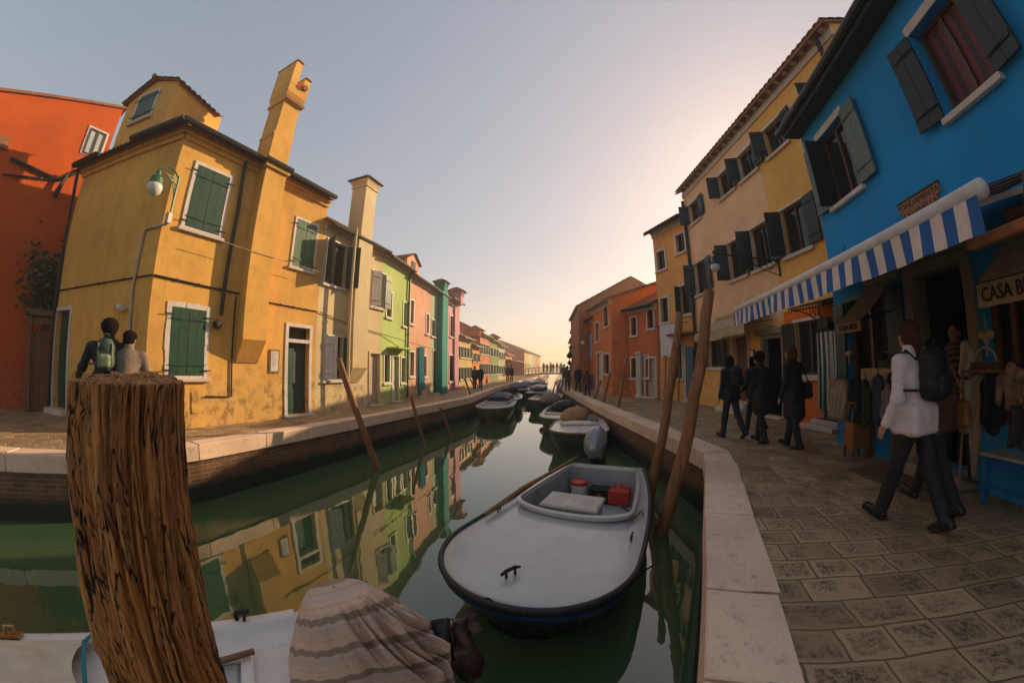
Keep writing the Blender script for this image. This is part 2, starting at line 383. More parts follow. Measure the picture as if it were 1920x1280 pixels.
def m_tile():
    n = NT('clay roof tile'); co = n.coord(); a = n.noise(co, 6, 5); b = n.noise(co, 1.2, 5)
    col = n.mix(n.ramp(a, .3, .7), (.20, .075, .035), (.34, .16, .085)); col = n.mix(n.ramp(b, .5, .75, 0, .7), col, (.07, .055, .04))
    return n.done(col, .85, n.bump(a, .01, .6), 0, .25)
M['tile'] = m_tile(); M['skin'] = plain('skin', (.40, .215, .14), .55, .12, 20, .0006); M['void'] = M['dark']
# ------------------------------------------------------------------ water, quays
b = MB(); b.quad((-250, -65, W_Z), (250, -65, W_Z), (250, 410, W_Z), (-250, 410, W_Z)); struct('canal_water', b, M['water'])
LQ = [(-30, -9.5), (-12.5, -.9), (-9.3, 1.15), (-7.42, 2.25), (-6.52, 2.93), (-5.95, 3.75), (-5.5, 4.75), (-5.1, 6.2), (-4.45, 8.46), (-3.62, 11.15), (-2.80, 13.8), (-1.98, 16.6), (-1.55, 20.5), (-1.15, 24), (-.40, 29), (.55, 34.5), (2.8, 45.7), (6.2, 68), (12, 110), (13, 130)]
RQ = [(-3.2, -6), (-1.1, -2.1), (.2, .0), (.87, 1.18), (1.25, 1.87), (1.88, 3.0), (2.86, 4.66), (3.12, 5.15), (3.17, 6.42), (3.2, 8.3), (3.17, 10.4), (3.2, 14.4), (3.45, 22.2), (3.75, 27.6), (4.3, 33.6), (5.9, 46), (9.5, 68), (16, 110), (18, 130)]
def fill_up(pts, step):
    out = [V(*pts[0], 0)]
    for a, c in zip(pts, pts[1:]):
        a, c = V(*a, 0), V(*c, 0); n = max(1, round((c-a).length/step))
        out += [a.lerp(c, (i+1)/n) for i in range(n)]
    return out
def offs(P, d, left):
    o = []
    for i, p in enumerate(P):
        t = (P[min(i+1, len(P)-1)] - P[max(i-1, 0)]).normalized(); nn = V(-t.y, t.x, 0) if left else V(t.y, -t.x, 0); o.append(p + nn*d)
    return o
def quay(Q, left, name, wname, wlabel, far):
    b = MB(); pts = [V(*p, 0) for p in Q]; edge = offs(pts, .30, left)
    out = [p for p in edge] + [V(far*1.0, 130, 0), V(far*1.0, Q[0][1], 0)]
    b.poly([(p.x, p.y, -.004) for p in (out if not left else out)]); struct(name, b, M['paving_left' if left else 'paving'])
    # kerb stones, each a slightly uneven block
    k = MB(); P = fill_up(Q, 1.25); I = offs(P, .47 if not left else .42, left)
    for i in range(len(P)-1):
        a, c, d, e = P[i], P[i+1], I[i+1], I[i]; t = (c-a).normalized()*(.006+random.random()*.008)
        zz = random.uniform(-.006, .008); j = [V(random.uniform(-.012, .012), random.uniform(-.012, .012), 0) for _ in range(2)]
        a, c, d, e = a+t, c-t, d-t+j[0], e+t+j[1]; up = V(0, 0, .012+zz); dn = V(0, 0, -.27); mid = (a+c+d+e)/4; f = .975
        sh = lambda q: mid + (q-mid)*f
        ins = [q + (mid-q).normalized()*.02 for q in (a, c, d, e)]
        lo_ = [q+dn for q in (a, c, d, e)]; m_ = [q+up+V(0, 0, -.018) for q in (a, c, d, e)]; hi_ = [q+up for q in ins]
        k.loft([lo_, m_, hi_])
    struct(name.split('_')[0]+'_kerb', k, M['kerb'])
    wl = MB(); O = offs(P, .05, left)
    for i in range(len(P)-1):
        a, c = O[i], O[i+1]
        wl.quad((a.x, a.y, -2.2), (c.x, c.y, -2.2), (c.x, c.y, -.25), (a.x, a.y, -.25))
    o = build(wname, wl, M['brick']); tagx(o, wlabel, 'wall'); return o
quay(LQ, True, 'left_pavement', 'canal_wall', 'sunlit brick canal wall under the pale kerb of the quay with the yellow corner house', -60)
quay(RQ, False, 'right_pavement', 'canal_wall', 'shaded brick canal wall below the shop side quay behind the moored boats', 60)
# ------------------------------------------------------------------ houses
TR = random.Random(3)
def wall_holes(mb, F, s0, s1, z0, z1, holes, depth=.16, off=0., band=None):
    """front wall as cells round the openings, with reveals"""
    S_ = sorted({s0, s1, *[min(max(h[i], s0), s1) for h in holes for i in (0, 1)]}); Z_ = sorted({z0, z1, *[min(max(h[i], z0), z1) for h in holes for i in (2, 3)], *([band] if band else [])})
    for a, c in zip(S_, S_[1:]):
        for e, g in zip(Z_, Z_[1:]):
            ms, mz = (a+c)/2, (e+g)/2
            if c-a < 1e-5 or g-e < 1e-5 or any(h[0] < ms < h[1] and h[2] < mz < h[3] for h in holes): continue
            mb.mat(1 if band and mz < band else 0).quad(F.pt(a, e, off), F.pt(c, e, off), F.pt(c, g, off), F.pt(a, g, off))
    mb.mat(0)
    for a, c, e, g in holes:
        p = [F.pt(a, e, off), F.pt(c, e, off), F.pt(c, g, off), F.pt(a, g, off)]; q = [x - F.n*depth for x in p]
        for i in range(4): mb.quad(p[i], p[(i+1) % 4], q[(i+1) % 4], q[i])
def tiles(mb, A, Bp, up, ridge_in0=0., ridge_in1=0., pitch=.2, row=.36, amp=.045):
    """corrugated clay tiles: eave line A-B, 'up' vector from eave to ridge; ridge_in = trim at the ridge ends"""
    A, Bp, up = Vector(A), Vector(Bp), Vector(up); L = (Bp-A).length; d = (Bp-A)/L; n = max(2, int(L/pitch))*6; rows = max(1, int(up.length/row)); nn = d.cross(up).normalized()
    if nn.z < 0: nn = -nn
    for j in range(rows):
        for jj, (t, lift) in enumerate(((j/rows, .028), ((j+1.04)/rows, 0.0))):
            t = min(t, 1); base = []
        r0, r1 = j/rows, min(1, (j+1.05)/rows)
        ring = []
        for t, lift in ((r0, .03), (r1, .004)):
            a = ridge_in0*t; c = L-ridge_in1*t
            ring.append([A + up*t + d*(a+(c-a)*i/n) + nn*(lift + amp*abs(cos(pi*i/6))**.8 + TR.uniform(-.004, .004)) for i in range(n+1)])
        low = [p - nn*.03 for p in ring[0]]
        vs = low + ring[0] + ring[1]; m = n+1
        mb.add(vs, [(k*m+i, k*m+i+1, (k+1)*m+i+1, (k+1)*m+i) for k in (0, 1) for i in range(n)])
def shutter_leaf(mb, hinge, dirv, wdt, z0, z1, th=.035, planks=3, nrm=None):
    """vertical planks with battens; hinge point (z=0), dirv unit direction of leaf"""
    nrm = Vector(nrm); g = .006
    for k in range(planks):
        a = wdt*k/planks+g/2; c = wdt*(k+1)/planks-g/2
        mb.box(hinge + dirv*a + V(0, 0, z0), dirv*(c-a), nrm*th, V(0, 0, z1-z0), .004)
    for zz in (z0+(z1-z0)*.14, z0+(z1-z0)*.82):
        mb.box(hinge + dirv*.02 + nrm*(th+.001) + V(0, 0, zz), dirv*(wdt-.04), nrm*.014, V(0, 0, .05))
        mb.box(hinge - dirv*.03 + nrm*(th+.016) + V(0, 0, zz+.015), dirv*(wdt*.75), nrm*.008, V(0, 0, .02))
def window(H, F, r, kind='open', off=0., frame='frame', shut='black', fw=.09, sill=True, ang=(100, 165), planks=3, name='window', pane='glass', depth=.16, fold=False, ragged=False, louvre=False, sillmat=None, bars=True, fp=.03):
    a, c, z0, z1 = r; b = MB()
    if fw > 0:
        for (p, q, e, g) in ((a-fw, a, z0-fw*.5, z1+fw), (c, c+fw, z0-fw*.5, z1+fw), (a, c, z1, z1+fw), (a, c, z0-fw*.5, z0)):
            if ragged:
                nseg = max(2, int(max(q-p, g-e)/.14))
                for k in range(nseg):
                    if g-e > q-p: y0, y1 = e+(g-e)*k/nseg, e+(g-e)*(k+1)/nseg; j = TR.uniform(-.025, .02); b.fbox(F, p-(j if p < a else 0), q+(j if q > c else 0), y0, y1, off+.001, off+fp*TR.uniform(.5, .9))
                    else: x0, x1 = p+(q-p)*k/nseg, p+(q-p)*(k+1)/nseg; j = TR.uniform(-.02, .03); b.fbox(F, x0, x1, e-(j if e < z0 else 0), g+(j if g > z1 else 0), off+.001, off+fp*TR.uniform(.5, .9))
            else: b.fbox(F, p, q, e, g, off+.001, off+fp, .004)
    else: b.fbox(F, a-.02, c+.02, z1, z1+.05, off+.001, off+.012)
    wnd = build(name, b, M[frame], H)
    if sill and kind != 'door':
        s = MB(); s.fbox(F, a-fw-.05, c+fw+.05, z0-fw*.5-.085, z0-fw*.5-.001, off+.001, off+.085, .008); build('sill', s, M[sillmat or 'stone'], wnd)
    w2 = (c-a)/2
    if kind == 'closed':
        for k in (0, 1):
            s = MB(); shutter_leaf(s, F.pt(a+.006 if k == 0 else c-.006, 0, off-.012), F.d*(1 if k == 0 else -1), w2-.01, z0+.005, z1-.005, .035, planks, F.n); build('shutter', s, M[shut], wnd)
        for zz in (z0+.12, z1-.16):
            for x0, x1 in ((a-fw-.07, a+.05), (c+fw+.07, c-.05)): s = MB(); s.tube([F.pt(x0, zz, off+.055), F.pt(x1, zz, off+.05)], .012, 5); build('hinge', s, M['iron'], wnd)
        return wnd
    # recessed sash and pane
    p = MB(); p.quad(F.pt(a, z0, off-depth+.004), F.pt(c, z0, off-depth+.004), F.pt(c, z1, off-depth+.004), F.pt(a, z1, off-depth+.004)); build('pane', p, M[pane], wnd)
    if bars:
        s = MB(); o0, o1 = off-depth+.006, off-depth+.045
        for (x0, x1, y0, y1) in ((a, a+.05, z0, z1), (c-.05, c, z0, z1), (a+.05, c-.05, z0, z0+.05), (a+.05, c-.05, z1-.05, z1), ((a+c)/2-.03, (a+c)/2+.03, z0+.05, z1-.05)): s.fbox(F, x0, x1, y0, y1, o0, o1)
        build('sash', s, M['sashwood'], wnd)
    if kind == 'open' and shut:
        for k in (0, 1):
            far = (k == 1); th = R(ang[1] if not far else ang[0]); h = (c+.01) if far else (a-.01); to = -1 if far else 1
            dv = F.d*(to*cos(th)) + F.n*sin(th); nv = F.n*abs(cos(th)) + F.d*(-to*sin(th) if cos(th) < 0 else to*sin(th))
            nv = (F.n - dv*F.n.dot(dv)); nv = nv.normalized() if nv.length > .05 else F.d*(-1 if far else 1)
            s = MB(); shutter_leaf(s, F.pt(h, 0, off+fp+.004), dv, w2-.01, z0+.005, z1-.005, .035, planks, nv)
            if fold:
                t2 = R(178); dv2 = F.d*(to*cos(t2)) + F.n*sin(t2); shutter_leaf(s, F.pt(h, 0, off+fp+.004)+F.d*(-to*(.06)), dv2, w2*.9, z0+.005, z1-.005, .03, planks, F.n)
            build('shutter', s, M[shut if isinstance(shut, str) else shut[k]], wnd)
    return wnd
def door(H, F, r, leaf='green', frame='frame', fw=.12, off=0., depth=.16, transom=0., glassy=False, step=True, name='door', jamb=None, fp=.03):
    a, c, z0, z1 = r; b = MB()
    for (p, q, e, g) in ((a-fw, a, 0.0, z1+fw), (c, c+fw, 0.0, z1+fw), (a, c, z1, z1+fw)): b.fbox(F, p, q, e, g, off+.001, off+fp, .005)
    if transom: b.fbox(F, a, c, z1-transom-.1, z1-transom, off-depth*.8, off+fp-.003)
    d = build(name, b, M[frame], H); l = MB(); top = z1-(transom+.1 if transom else 0)
    if leaf:
        l.fbox(F, a, c, z0, top, off-depth, off-depth+.035)
        wv = (c-a)
        for (x0, x1) in ((a+wv*.1, a+wv*.46), (a+wv*.54, a+wv*.9)):
            for (y0, y1) in ((z0+(top-z0)*.06, z0+(top-z0)*.36), (z0+(top-z0)*.42, z0+(top-z0)*.94)): l.fbox(F, x0, x1, y0, y1, off-depth+.036, off-depth+.05, .006)
        lf = build('leaf', l, M[leaf], d)
        h = MB(); h.lathe(F.pt(a+wv*.12, z0+1.0, off-depth+.05), [(.012, 0), (.012, .03), (.03, .04), (.03, .065), (.0, .075)], 8, F.n); build('handle', h, M['iron'], d)
    p = MB()
    if transom: p.quad(F.pt(a, z1-transom, off-depth+.01), F.pt(c, z1-transom, off-depth+.01), F.pt(c, z1, off-depth+.01), F.pt(a, z1, off-depth+.01))
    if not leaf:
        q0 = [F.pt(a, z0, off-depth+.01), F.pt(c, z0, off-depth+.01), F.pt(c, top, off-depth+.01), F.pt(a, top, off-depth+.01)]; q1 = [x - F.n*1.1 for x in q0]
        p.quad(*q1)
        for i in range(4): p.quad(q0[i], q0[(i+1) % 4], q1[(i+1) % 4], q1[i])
    if not leaf:
        l = MB()
        for x0, x1, y0, y1 in ((a-.001, a+.012, z0, top), (c-.012, c+.001, z0, top), (a+.012, c-.012, top-.012, top+.001)): l.fbox(F, x0, x1, y0, y1, off-depth, off+.002)
        build('jamb_lining', l, M[frame], d)
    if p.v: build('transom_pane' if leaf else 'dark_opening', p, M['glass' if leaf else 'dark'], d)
    if step:
        s = MB(); s.fbox(F, a-fw-.02, c+fw+.02, 0.0, max(z0, .05), off+fp+.001, off+.22, .01); build('doorstep', s, M['stone'], d)
    return d
def house(name, label, F, s0, s1, ztop, D, depth, wall, holes=(), band=None, bandmat=None, z_back=None, rise=1.6, roof=True, over=.28, hip0=0., hip1=0., cornice=None, gutter=True, hd=.16, cat='house', eave_lift=0., both=False, rpitch=.2, tilemat='tile', low=-.03):
    D = Vector(D).normalized(); e = .003; s0 += e; s1 -= e
    A, Bq = F.pt(s0, 0), F.pt(s1, 0); base = (A+Bq)/2
    H = thing(name, label, cat, base)
    b = MB(); wall_holes(b, F, s0, s1, low, ztop, holes, hd, 0, band)
    A2, B2 = A + D*depth, Bq + D*depth; up = V(0, 0, ztop); lo_ = V(0, 0, low)
    b.mat(0)
    b.quad(A+lo_, A2+lo_, A2+up, A+up); b.quad(Bq+lo_, B2+lo_, B2+up, Bq+up); b.quad(A2+lo_, B2+lo_, B2+up, A2+up)
    if roof and not hip0: b.poly([A+up, A2+up, (A+A2)/2+up+V(0, 0, rise)])
    if roof and not hip1: b.poly([Bq+up, B2+up, (Bq+B2)/2+up+V(0, 0, rise)])
    build('wall', b, [M[wall] if isinstance(wall, str) else wall] + ([M[bandmat]] if bandmat else []), H)
    if roof:
        r = MB(); sl = over*rise/(depth/2); zz = ztop + .05 + eave_lift
        upv = D*(depth/2+over) + V(0, 0, rise+sl)
        a0 = A - F.d*(.06 + (over if hip0 else 0)) - D*over + V(0, 0, zz-sl); b0 = Bq + F.d*(.06 + (over if hip1 else 0)) - D*over + V(0, 0, zz-sl)
        rows = .36 if depth < 9 else .7
        tiles(r, a0, b0, upv, hip0, hip1, rpitch, rows)
        a1 = A2 - F.d*.06 + D*over + V(0, 0, zz-sl); b1 = B2 + F.d*.06 + D*over + V(0, 0, zz-sl)
        upb = -D*(depth/2+over) + V(0, 0, rise+sl)
        r.quad(a1, b1, b1+upb-F.d*hip1, a1+upb+F.d*hip0)
        # boards under the tiles
        r.hexa([a0-V(0,0,.07), b0-V(0,0,.07), b0+upv*.98-F.d*hip1-V(0,0,.07), a0+upv*.98+F.d*hip0-V(0,0,.07), a0-V(0,0,.005), b0-V(0,0,.005), b0+upv*.98-F.d*hip1-V(0,0,.005), a0+upv*.98+F.d*hip0-V(0,0,.005)])
        if hip0:
            u0 = F.d*(hip0+over+.06-.06) + V(0, 0, rise+sl); q0 = A2 - F.d*(.06+over) + D*over + V(0, 0, zz-sl)
            mid = D*(depth/2+over) + F.d*hip0 + V(0, 0, rise+sl)
            L = (q0-a0).length; tiles(r, a0, q0, (a0+upv+F.d*hip0) - (a0+q0)/2, L/2-.02, L/2-.02, rpitch, rows)
            r.poly([a0-V(0,0,.06), q0-V(0,0,.06), a0+upv+F.d*hip0-V(0,0,.06)])
        build('roof', r, M[tilemat], H)
    if cornice:
        c = MB(); c.fbox(F, s0, s1, ztop-cornice, ztop-cornice*.45, .001, .07, .01); c.fbox(F, s0-.02, s1+.02, ztop-cornice*.45+.002, ztop-.002, .001, .14, .01); build('cornice', c, M['stone'], H)
    if gutter:
        gz_ = ztop - .03 - (over*rise/(depth/2)-.06 if roof else 0); g = MB(); g.tube([F.pt(s0+.02, gz_, over+.06), F.pt(s1-.02, gz_, over+.06)], .066, 8); build('gutter', g, M['gutter'], H)
    return H
def chimney(H, c, w, d, z0, z1, az, mat, cap='tile', flare=1.35, head=.5, tapered=1.0):
    a = R(az); u = V(cos(a), -sin(a), 0); v = V(sin(a), cos(a), 0); c = V(c[0], c[1], 0); b = MB()
    def ring(k, z): return [c + u*(-w/2*k) + v*(-d/2*k) + V(0,0,z), c + u*(w/2*k) + v*(-d/2*k) + V(0,0,z), c + u*(w/2*k) + v*(d/2*k) + V(0,0,z), c + u*(-w/2*k) + v*(d/2*k) + V(0,0,z)]
    zh = z1-head
    b.loft([ring(1, z0), ring(tapered, zh-.02), ring(tapered+.12, zh), ring(tapered+.12, zh+.05), ring(tapered+.02, zh+.07), ring(flare, z1)])
    ch = build('chimney', b, M[mat], H); t = MB()
    ap = c + V(0, 0, z1+.26*w/.6); r = ring(flare+.18, z1+.004)
    for i in range(4):
        tiles(t, r[i], r[(i+1) % 4], ap-(r[i]+r[(i+1) % 4])/2, (r[i]-r[(i+1) % 4]).length/2-.02, (r[i]-r[(i+1) % 4]).length/2-.02, .14, .2, .03)
    build('chimney_cap', t, M['tile'], ch); return ch
def pipe(H, F, pts, r=.045, off=.07, mat='gutter', name='downpipe', px=True):
    P = []
    for p in pts: s, z = F.sz(*p, off=off) if px else p; P.append(F.pt(s, z, off))
    b = MB(); b.tube(P, r, 7)
    for k in range(1, 4):
        q = P[0].lerp(P[-1], k/4)
        if len(P) == 2: b.tube([q - V(0,0,.03), q + V(0,0,.03)], r*1.3, 7)
    return build(name, b, M[mat] if isinstance(mat, str) else mat, H)
M['sashwood'] = plain('sash wood', (.10, .055, .035), .5, .3, 9); M['whitesash'] = M['frame']
def text_mesh(txt, size, ext=.004, font_scale=(1, 1)):
    cu = bpy.data.curves.new('lettering', 'FONT'); cu.body = txt; cu.size = size; cu.extrude = ext; cu.align_x = 'CENTER'; cu.align_y = 'CENTER'; cu.resolution_u = 2
    o = bpy.data.objects.new('lettering', cu); COL.objects.link(o); dg = bpy.context.evaluated_depsgraph_get(); me = o.evaluated_get(dg).to_mesh()
    v = [tuple(q.co) for q in me.vertices]; f = [tuple(p.vertices) for p in me.polygons]; o.evaluated_get(dg).to_mesh_clear()
    bpy.data.objects.remove(o); bpy.data.curves.remove(cu); return v, f
def lettering(parent, txt, size, o, u, w, n, mat, name='lettering', sx=1.0):
    v, f = text_mesh(txt, size); o, u, w, n = map(Vector, (o, u, w, n))
    return mesh_obj(name, [tuple(o + u*(p[0]*sx) + w*p[1] + n*p[2]) for p in v], f, mat, parent)
# ------------------------------------------------------------------ wall paints (real pigments)
P_ = dict(
 yellow=plaster('ochre yellow plaster', (.73, .40, .095), .6, .62, (.66, .46, .20), .5),
 cream=plaster('cream plaster', (.66, .52, .30), .3, .6, (.6, .42, .2), .2),
 lime=plaster('light green plaster', (.42, .52, .16), .3, .4), pink=plaster('salmon pink plaster', (.68, .36, .24), .3, .5),
 teal=plaster('teal plaster', (.012, .25, .22), .3, .4), mint=plaster('pale mint plaster', (.40, .50, .32), .3, .4), olive=plaster('mustard plaster', (.42, .33, .08), .3, .4),
 lilac=plaster('lilac pink plaster', (.58, .28, .33), .3, .5), straw=plaster('straw yellow plaster', (.58, .44, .16), .3, .4), orange=plaster('bright orange plaster', (.68, .21, .03), .3, .4),
 red=plaster('brick red plaster', (.42, .09, .045), .35, .5), coral=plaster('coral plaster', (.58, .19, .10), .3, .4), leafgreen=plaster('leaf green plaster', (.20, .27, .06), .3, .4), sage=plaster('sage plaster', (.42, .42, .26), .3, .4),
 redorange=plaster('red orange plaster', (.50, .085, .010), .35, .5, None, .3), darkred=plaster('dark red plaster', (.30, .06, .04), .4, .4))
M.update({'p_'+k: v for k, v in P_.items()})
# ------------------------------------------------------------------ yellow corner house
LA = Facade(-7.45, 5.0, 19.0, True)
DL = V(-.972, .235, 0)
LS = Facade(-7.45, 5.0, -90.0, True); LS.d = V(-1, 0, 0); LS.n = V(0, -1, 0)
s1 = LA.sz(594, 600)[0]
zt = 6.78
wins = dict(u1=LA.rect((373, 308), (430, 336), (410, 446), (345, 420)), g1=LA.rect((323, 574), (388, 583), (381, 708), (315, 700)), u2=LA.rect((557, 408), (594, 427), (586, 510), (548, 496)))
dr = LA.rect((540, 612), (581, 616), (578, 777), (540, 782)); dr = (dr[0], dr[1], .06, dr[3])
sd = LS.rect((107, 583), (133, 581), (125, 762), (100, 760)); sd = (sd[0], sd[1], .15, sd[3])
H = house('corner_house', 'yellow corner house with a gabled wall dormer and a forked chimney', LA, 0, s1, zt, (-1, 0, 0), 4.65, 'p_yellow', [dr], roof=False)
# footprint: side wall to the alley built on its own below
for ch in list(H.children):
    bpy.data.objects.remove(ch)
b = MB(); wall_holes(b, LA, 0, s1, -.03, zt, [dr]); wall_holes(b, LS, 0, 4.65, -.03, zt, [sd])
A2 = LS.pt(4.65, 0); B2 = LA.pt(s1, 0); B3 = B2 + V(-4.65, 0, 0)
for p, q in ((A2, B3), (B3, B2)): b.quad(p-V(0,0,.03), q-V(0,0,.03), q+V(0,0,zt), p+V(0,0,zt))
build('wall', b, M['p_yellow'], H)
# roof: hip at the alley corner
rr_ = MB(); ov = .30; rise = 1.5; half = 2.33
a0 = LA.pt(0, zt-.10) + V(ov, -ov, 0); b0 = LA.pt(s1, zt-.10) + LA.n*ov
ridge0 = V(-7.45-half, 5.0+half, zt+rise); ridge1 = B2 + V(-half, 0, zt+rise)
L = (b0-a0).length; dd = (b0-a0)/L
def slope(mb, a, bq, r0, r1):
    d = (bq-a).normalized(); up0 = r0-a; up1 = r1-bq; i0 = up0.dot(d); i1 = -up1.dot(d); up = up0 - d*i0
    tiles(mb, a, bq, up, i0, i1, .19, .34, .042)
slope(rr_, a0, b0, ridge0, ridge1)
c0 = LS.pt(4.65, zt-.10) + V(-ov, -ov, 0); slope(rr_, c0, a0, ridge0+V(-.15, 0, 0), ridge0)
rr_.poly([b0, c0+V(0, 4.4, 0), c0, ridge0, ridge1]); rr_.quad(b0-V(0,0,.05), a0-V(0,0,.05), ridge0-V(0,0,.08), ridge1-V(0,0,.08)); rr_.poly([a0-V(0,0,.05), c0-V(0,0,.05), ridge0-V(0,0,.08)])
build('roof', rr_, M['tile'], H)
c = MB(); c.fbox(LA, 0, s1, zt-.30, zt-.18, .001, .07, .01); c.fbox(LA, -.1, s1, zt-.178, zt-.06, .001, .17, .02); c.fbox(LS, 0.002, 4.65, zt-.30, zt-.18, .001, .07, .01); c.fbox(LS, -.1, 4.7, zt-.178, zt-.06, .001, .16, .02); build('cornice', c, M['p_yellow'], H)
for F_, x0, x1 in ((LA, -.25, s1), (LS, -.30, 1.75), (LS, 3.45, 4.75)): g = MB(); g.tube([F_.pt(x0, zt-.02, ov+.06), F_.pt(x1, zt-.02, ov+.06)], .075, 8); build('gutter', g, M['gutter'], H)
w1 = window(H, LA, wins['u1'], 'closed', shut='green', fw=.085, planks=2); w2 = window(H, LA, wins['g1'], 'closed', shut='green', fw=.10, planks=2, ragged=True); w3 = window(H, LA, wins['u2'], 'closed', shut='green2', fw=.07, planks=2)
door(H, LA, dr, 'green', transom=.34, fw=.10, depth=.22); d2 = door(H, LS, sd, 'green', fw=.10, depth=.18)
for k, (q, F_) in enumerate(((dr, LA),)):      # lace panel of the front door
    b = MB(); m = (q[0]+q[1])/2; b.fbox(F_, m-.13, m+.13, .95, 1.85, -.185, -.178); build('lace_panel', b, M['frame'], H)
# wall dormer flush with the alley wall
q = [LS.sz(*p) for p in ((222, 282), (295, 262), (252, 172), (300, 150))]
s_l, s_r = max(q[0][0], q[2][0]), min(q[1][0], q[3][0]); zd = 8.62; sm_ = (s_l+s_r)/2
dw = LS.rect((262.5, 187), (300, 167), (285, 210), (247.5, 234))
b = MB(); wall_holes(b, LS, s_r, s_l, zt-.05, zd, [], off=.003)
pk = LS.pt(sm_, zd+.38, .003); b.poly([LS.pt(s_r, zd, .003), LS.pt(s_l, zd, .003), pk])
for s_ in (s_r, s_l): b.quad(LS.pt(s_, zt-.05, .003), LS.pt(s_, zd, .003), LS.pt(s_, zd, -1.75), LS.pt(s_, zt-.05, -1.75))
dm = build('dormer', b, M['p_yellow'], H)
t = MB()
for s_ in (s_r, s_l):
    sg = -1 if s_ == s_r else 1
    A_ = LS.pt(s_ + sg*.14, zd-.10, .16); B_ = LS.pt(s_ + sg*.14, zd-.10, -1.7); U = LS.pt(sm_, zd+.40, .16) - A_
    tiles(t, A_, B_, U, 0, 0, .19, .3, .04)
t.tube([LS.pt(sm_, zd+.46, .2), LS.pt(sm_, zd+.46, -1.7)], .075, 6); build('dormer_roof', t, M['tile'], dm)
window(H, LS, (dw[0]+.0, dw[1], dw[2], dw[3]), 'closed', shut='green', fw=.07, off=.004, planks=2)
# chimney breast on the canal front, corbel and forked chimney
bl, br_ = LA.sz(470, 480, .38)[0], LA.sz(513, 480, .38)[0]; zb = LA.sz(478, 638, .38)[1]
b = MB(); b.fbox(LA, bl, br_, zb, zt-.2, .002, .38, .01)
b.hexa([LA.pt(bl+.02, zb-.55, .002), LA.pt(br_-.02, zb-.55, .002), LA.pt(br_-.02, zb-.55, .03), LA.pt(bl+.02, zb-.55, .03), LA.pt(bl, zb, .002), LA.pt(br_, zb, .002), LA.pt(br_, zb, .38), LA.pt(bl, zb, .38)])
build('chimney_breast', b, M['p_yellow'], H)
g = MB(); g.tube([LA.pt(bl-.1, zt-.02, .50), LA.pt(br_+.1, zt-.02, .50)], .07, 8); build('gutter', g, M['gutter'], H); g = MB(); g.fbox(LA, bl-.06, br_+.06, zt-.2, zt-.05, .0, .46, .015); build('chimney_breast_top', g, M['p_yellow'], H)
zc = lambda px, py: zat(px, py, *LA.pt((bl+br_)/2, 0, .2).to_2d())
cb, c1, c2 = zc(505, 300), zc(525, 195), zc(545, 125)
b = MB(); m = (bl+br_)/2; hw = (br_-bl)/2*.92
def rg(k, z, o0=-.42, o1=.32, dx=0): return [LA.pt(m-hw*k, z, o1), LA.pt(m+hw*k, z, o1), LA.pt(m+hw*k, z, o0), LA.pt(m-hw*k, z, o0)]
b.loft([rg(1.06, zt-.1), rg(1.02, zt+.9), rg(1.1, zt+.92), rg(1.1, zt+1.0), rg(.98, zt+1.02), rg(.94, c1)])
b.loft([rg(1.08, c1+.002, -.5, .4), rg(1.08, c1+.10, -.5, .4)]); b.loft([rg(1.0, c1+.102), rg(1.12, c1+.32, -.5, .42), rg(1.12, c1+.62, -.5, .42)])
for (a_, e_) in ((-1.12, -.30), (.42, 1.12)): b.fbox(LA, m+hw*a_, m+hw*e_, c1+.622, c2+(0 if a_ < 0 else -.40), -.5, .42, .012)
chm = build('chimney', b, M['p_yellow'], H)
t = MB(); t.fbox(LA, m-hw*1.16, m+hw*1.16, c1+.02, c1+.14, .402, .44); build('chimney_band', t, M['tile'], chm); t = MB(); t.lathe(LA.pt(m+hw*.55, c1+.70, .40), [(.10, 0), (.10, .12)], 8, LA.n); build('flue_pipe', t, M['tile'], chm); t = MB(); t.fbox(LA, m-hw*1.16, m-hw*.26, c2+.002, c2+.05, -.54, .46, .01); build('chimney_cap', t, M['tile'], chm); t = MB(); t.fbox(LA, m+hw*.38, m+hw*1.16, c2-.398, c2-.35, -.54, .46, .01); build('chimney_cap', t, M['tile'], chm)
# pipes and cables
pipe(H, LA, [(463, 295), (446, 400), (424, 520), (415, 590)], .05, .09); b = MB(); e_ = LA.sz(407, 608, .09); b.lathe(LA.pt(e_[0], e_[1], .04), [(.0, 0), (.10, .0), (.12, .08), (.05, .12)], 10, LA.n); build('drain_boss', b, M['iron'], H)
zs = LA.sz(290, 516)[1]
pipe(H, LA, [(0, zs), (bl-.02, zs-.05)], .022, .03, 'iron', 'cable', False); pipe(H, LS, [(0, zs), (4.6, zs-.02)], .018, .025, 'iron', 'cable', False)
pipe(H, LA, [(443, 556), (434, 743), (385, 743)], .02, .03, 'iron', 'cable'); pipe(H, LA, [(500, 566), (596, 584)], .015, .03, 'iron', 'cable')
pipe(H, LA, [(410, 450), (470, 470), (600, 510)], .008, .40, 'pipe', 'cable'); pipe(H, LS, [(148, 312), (132, 400), (108, 540), (94, 690), (92, 760)], .05, .06, 'iron')
b = MB(); q = LA.rect((360, 733), (375, 735), (372, 776), (358, 774)); b.fbox(LA, *q, .001, .02, .005); build('meter_hatch', b, M['p_yellow'], H)
b = MB(); q = LA.rect((505, 655), (524, 655), (522, 699), (504, 699)); b.fbox(LA, *q, .001, .03, .005); nb = build('notice_board', b, plain('board wood', (.25, .11, .035), .6), None, loc=LA.pt(q[0], q[2], 0)); tagx(nb, 'small wooden framed notice board on the yellow wall left of the green front door', 'notice board')
b = MB(); b.fbox(LA, q[0]+.04, q[1]-.04, q[2]+.05, q[3]-.05, .031, .036); build('paper', b, M['frame'], nb)
b = MB()
for i in range(9): b.fbox(LA, q[0]+.07, q[1]-.09-.04*(i % 3), q[3]-.11-i*.045, q[3]-.10-i*.045, .0365, .038)
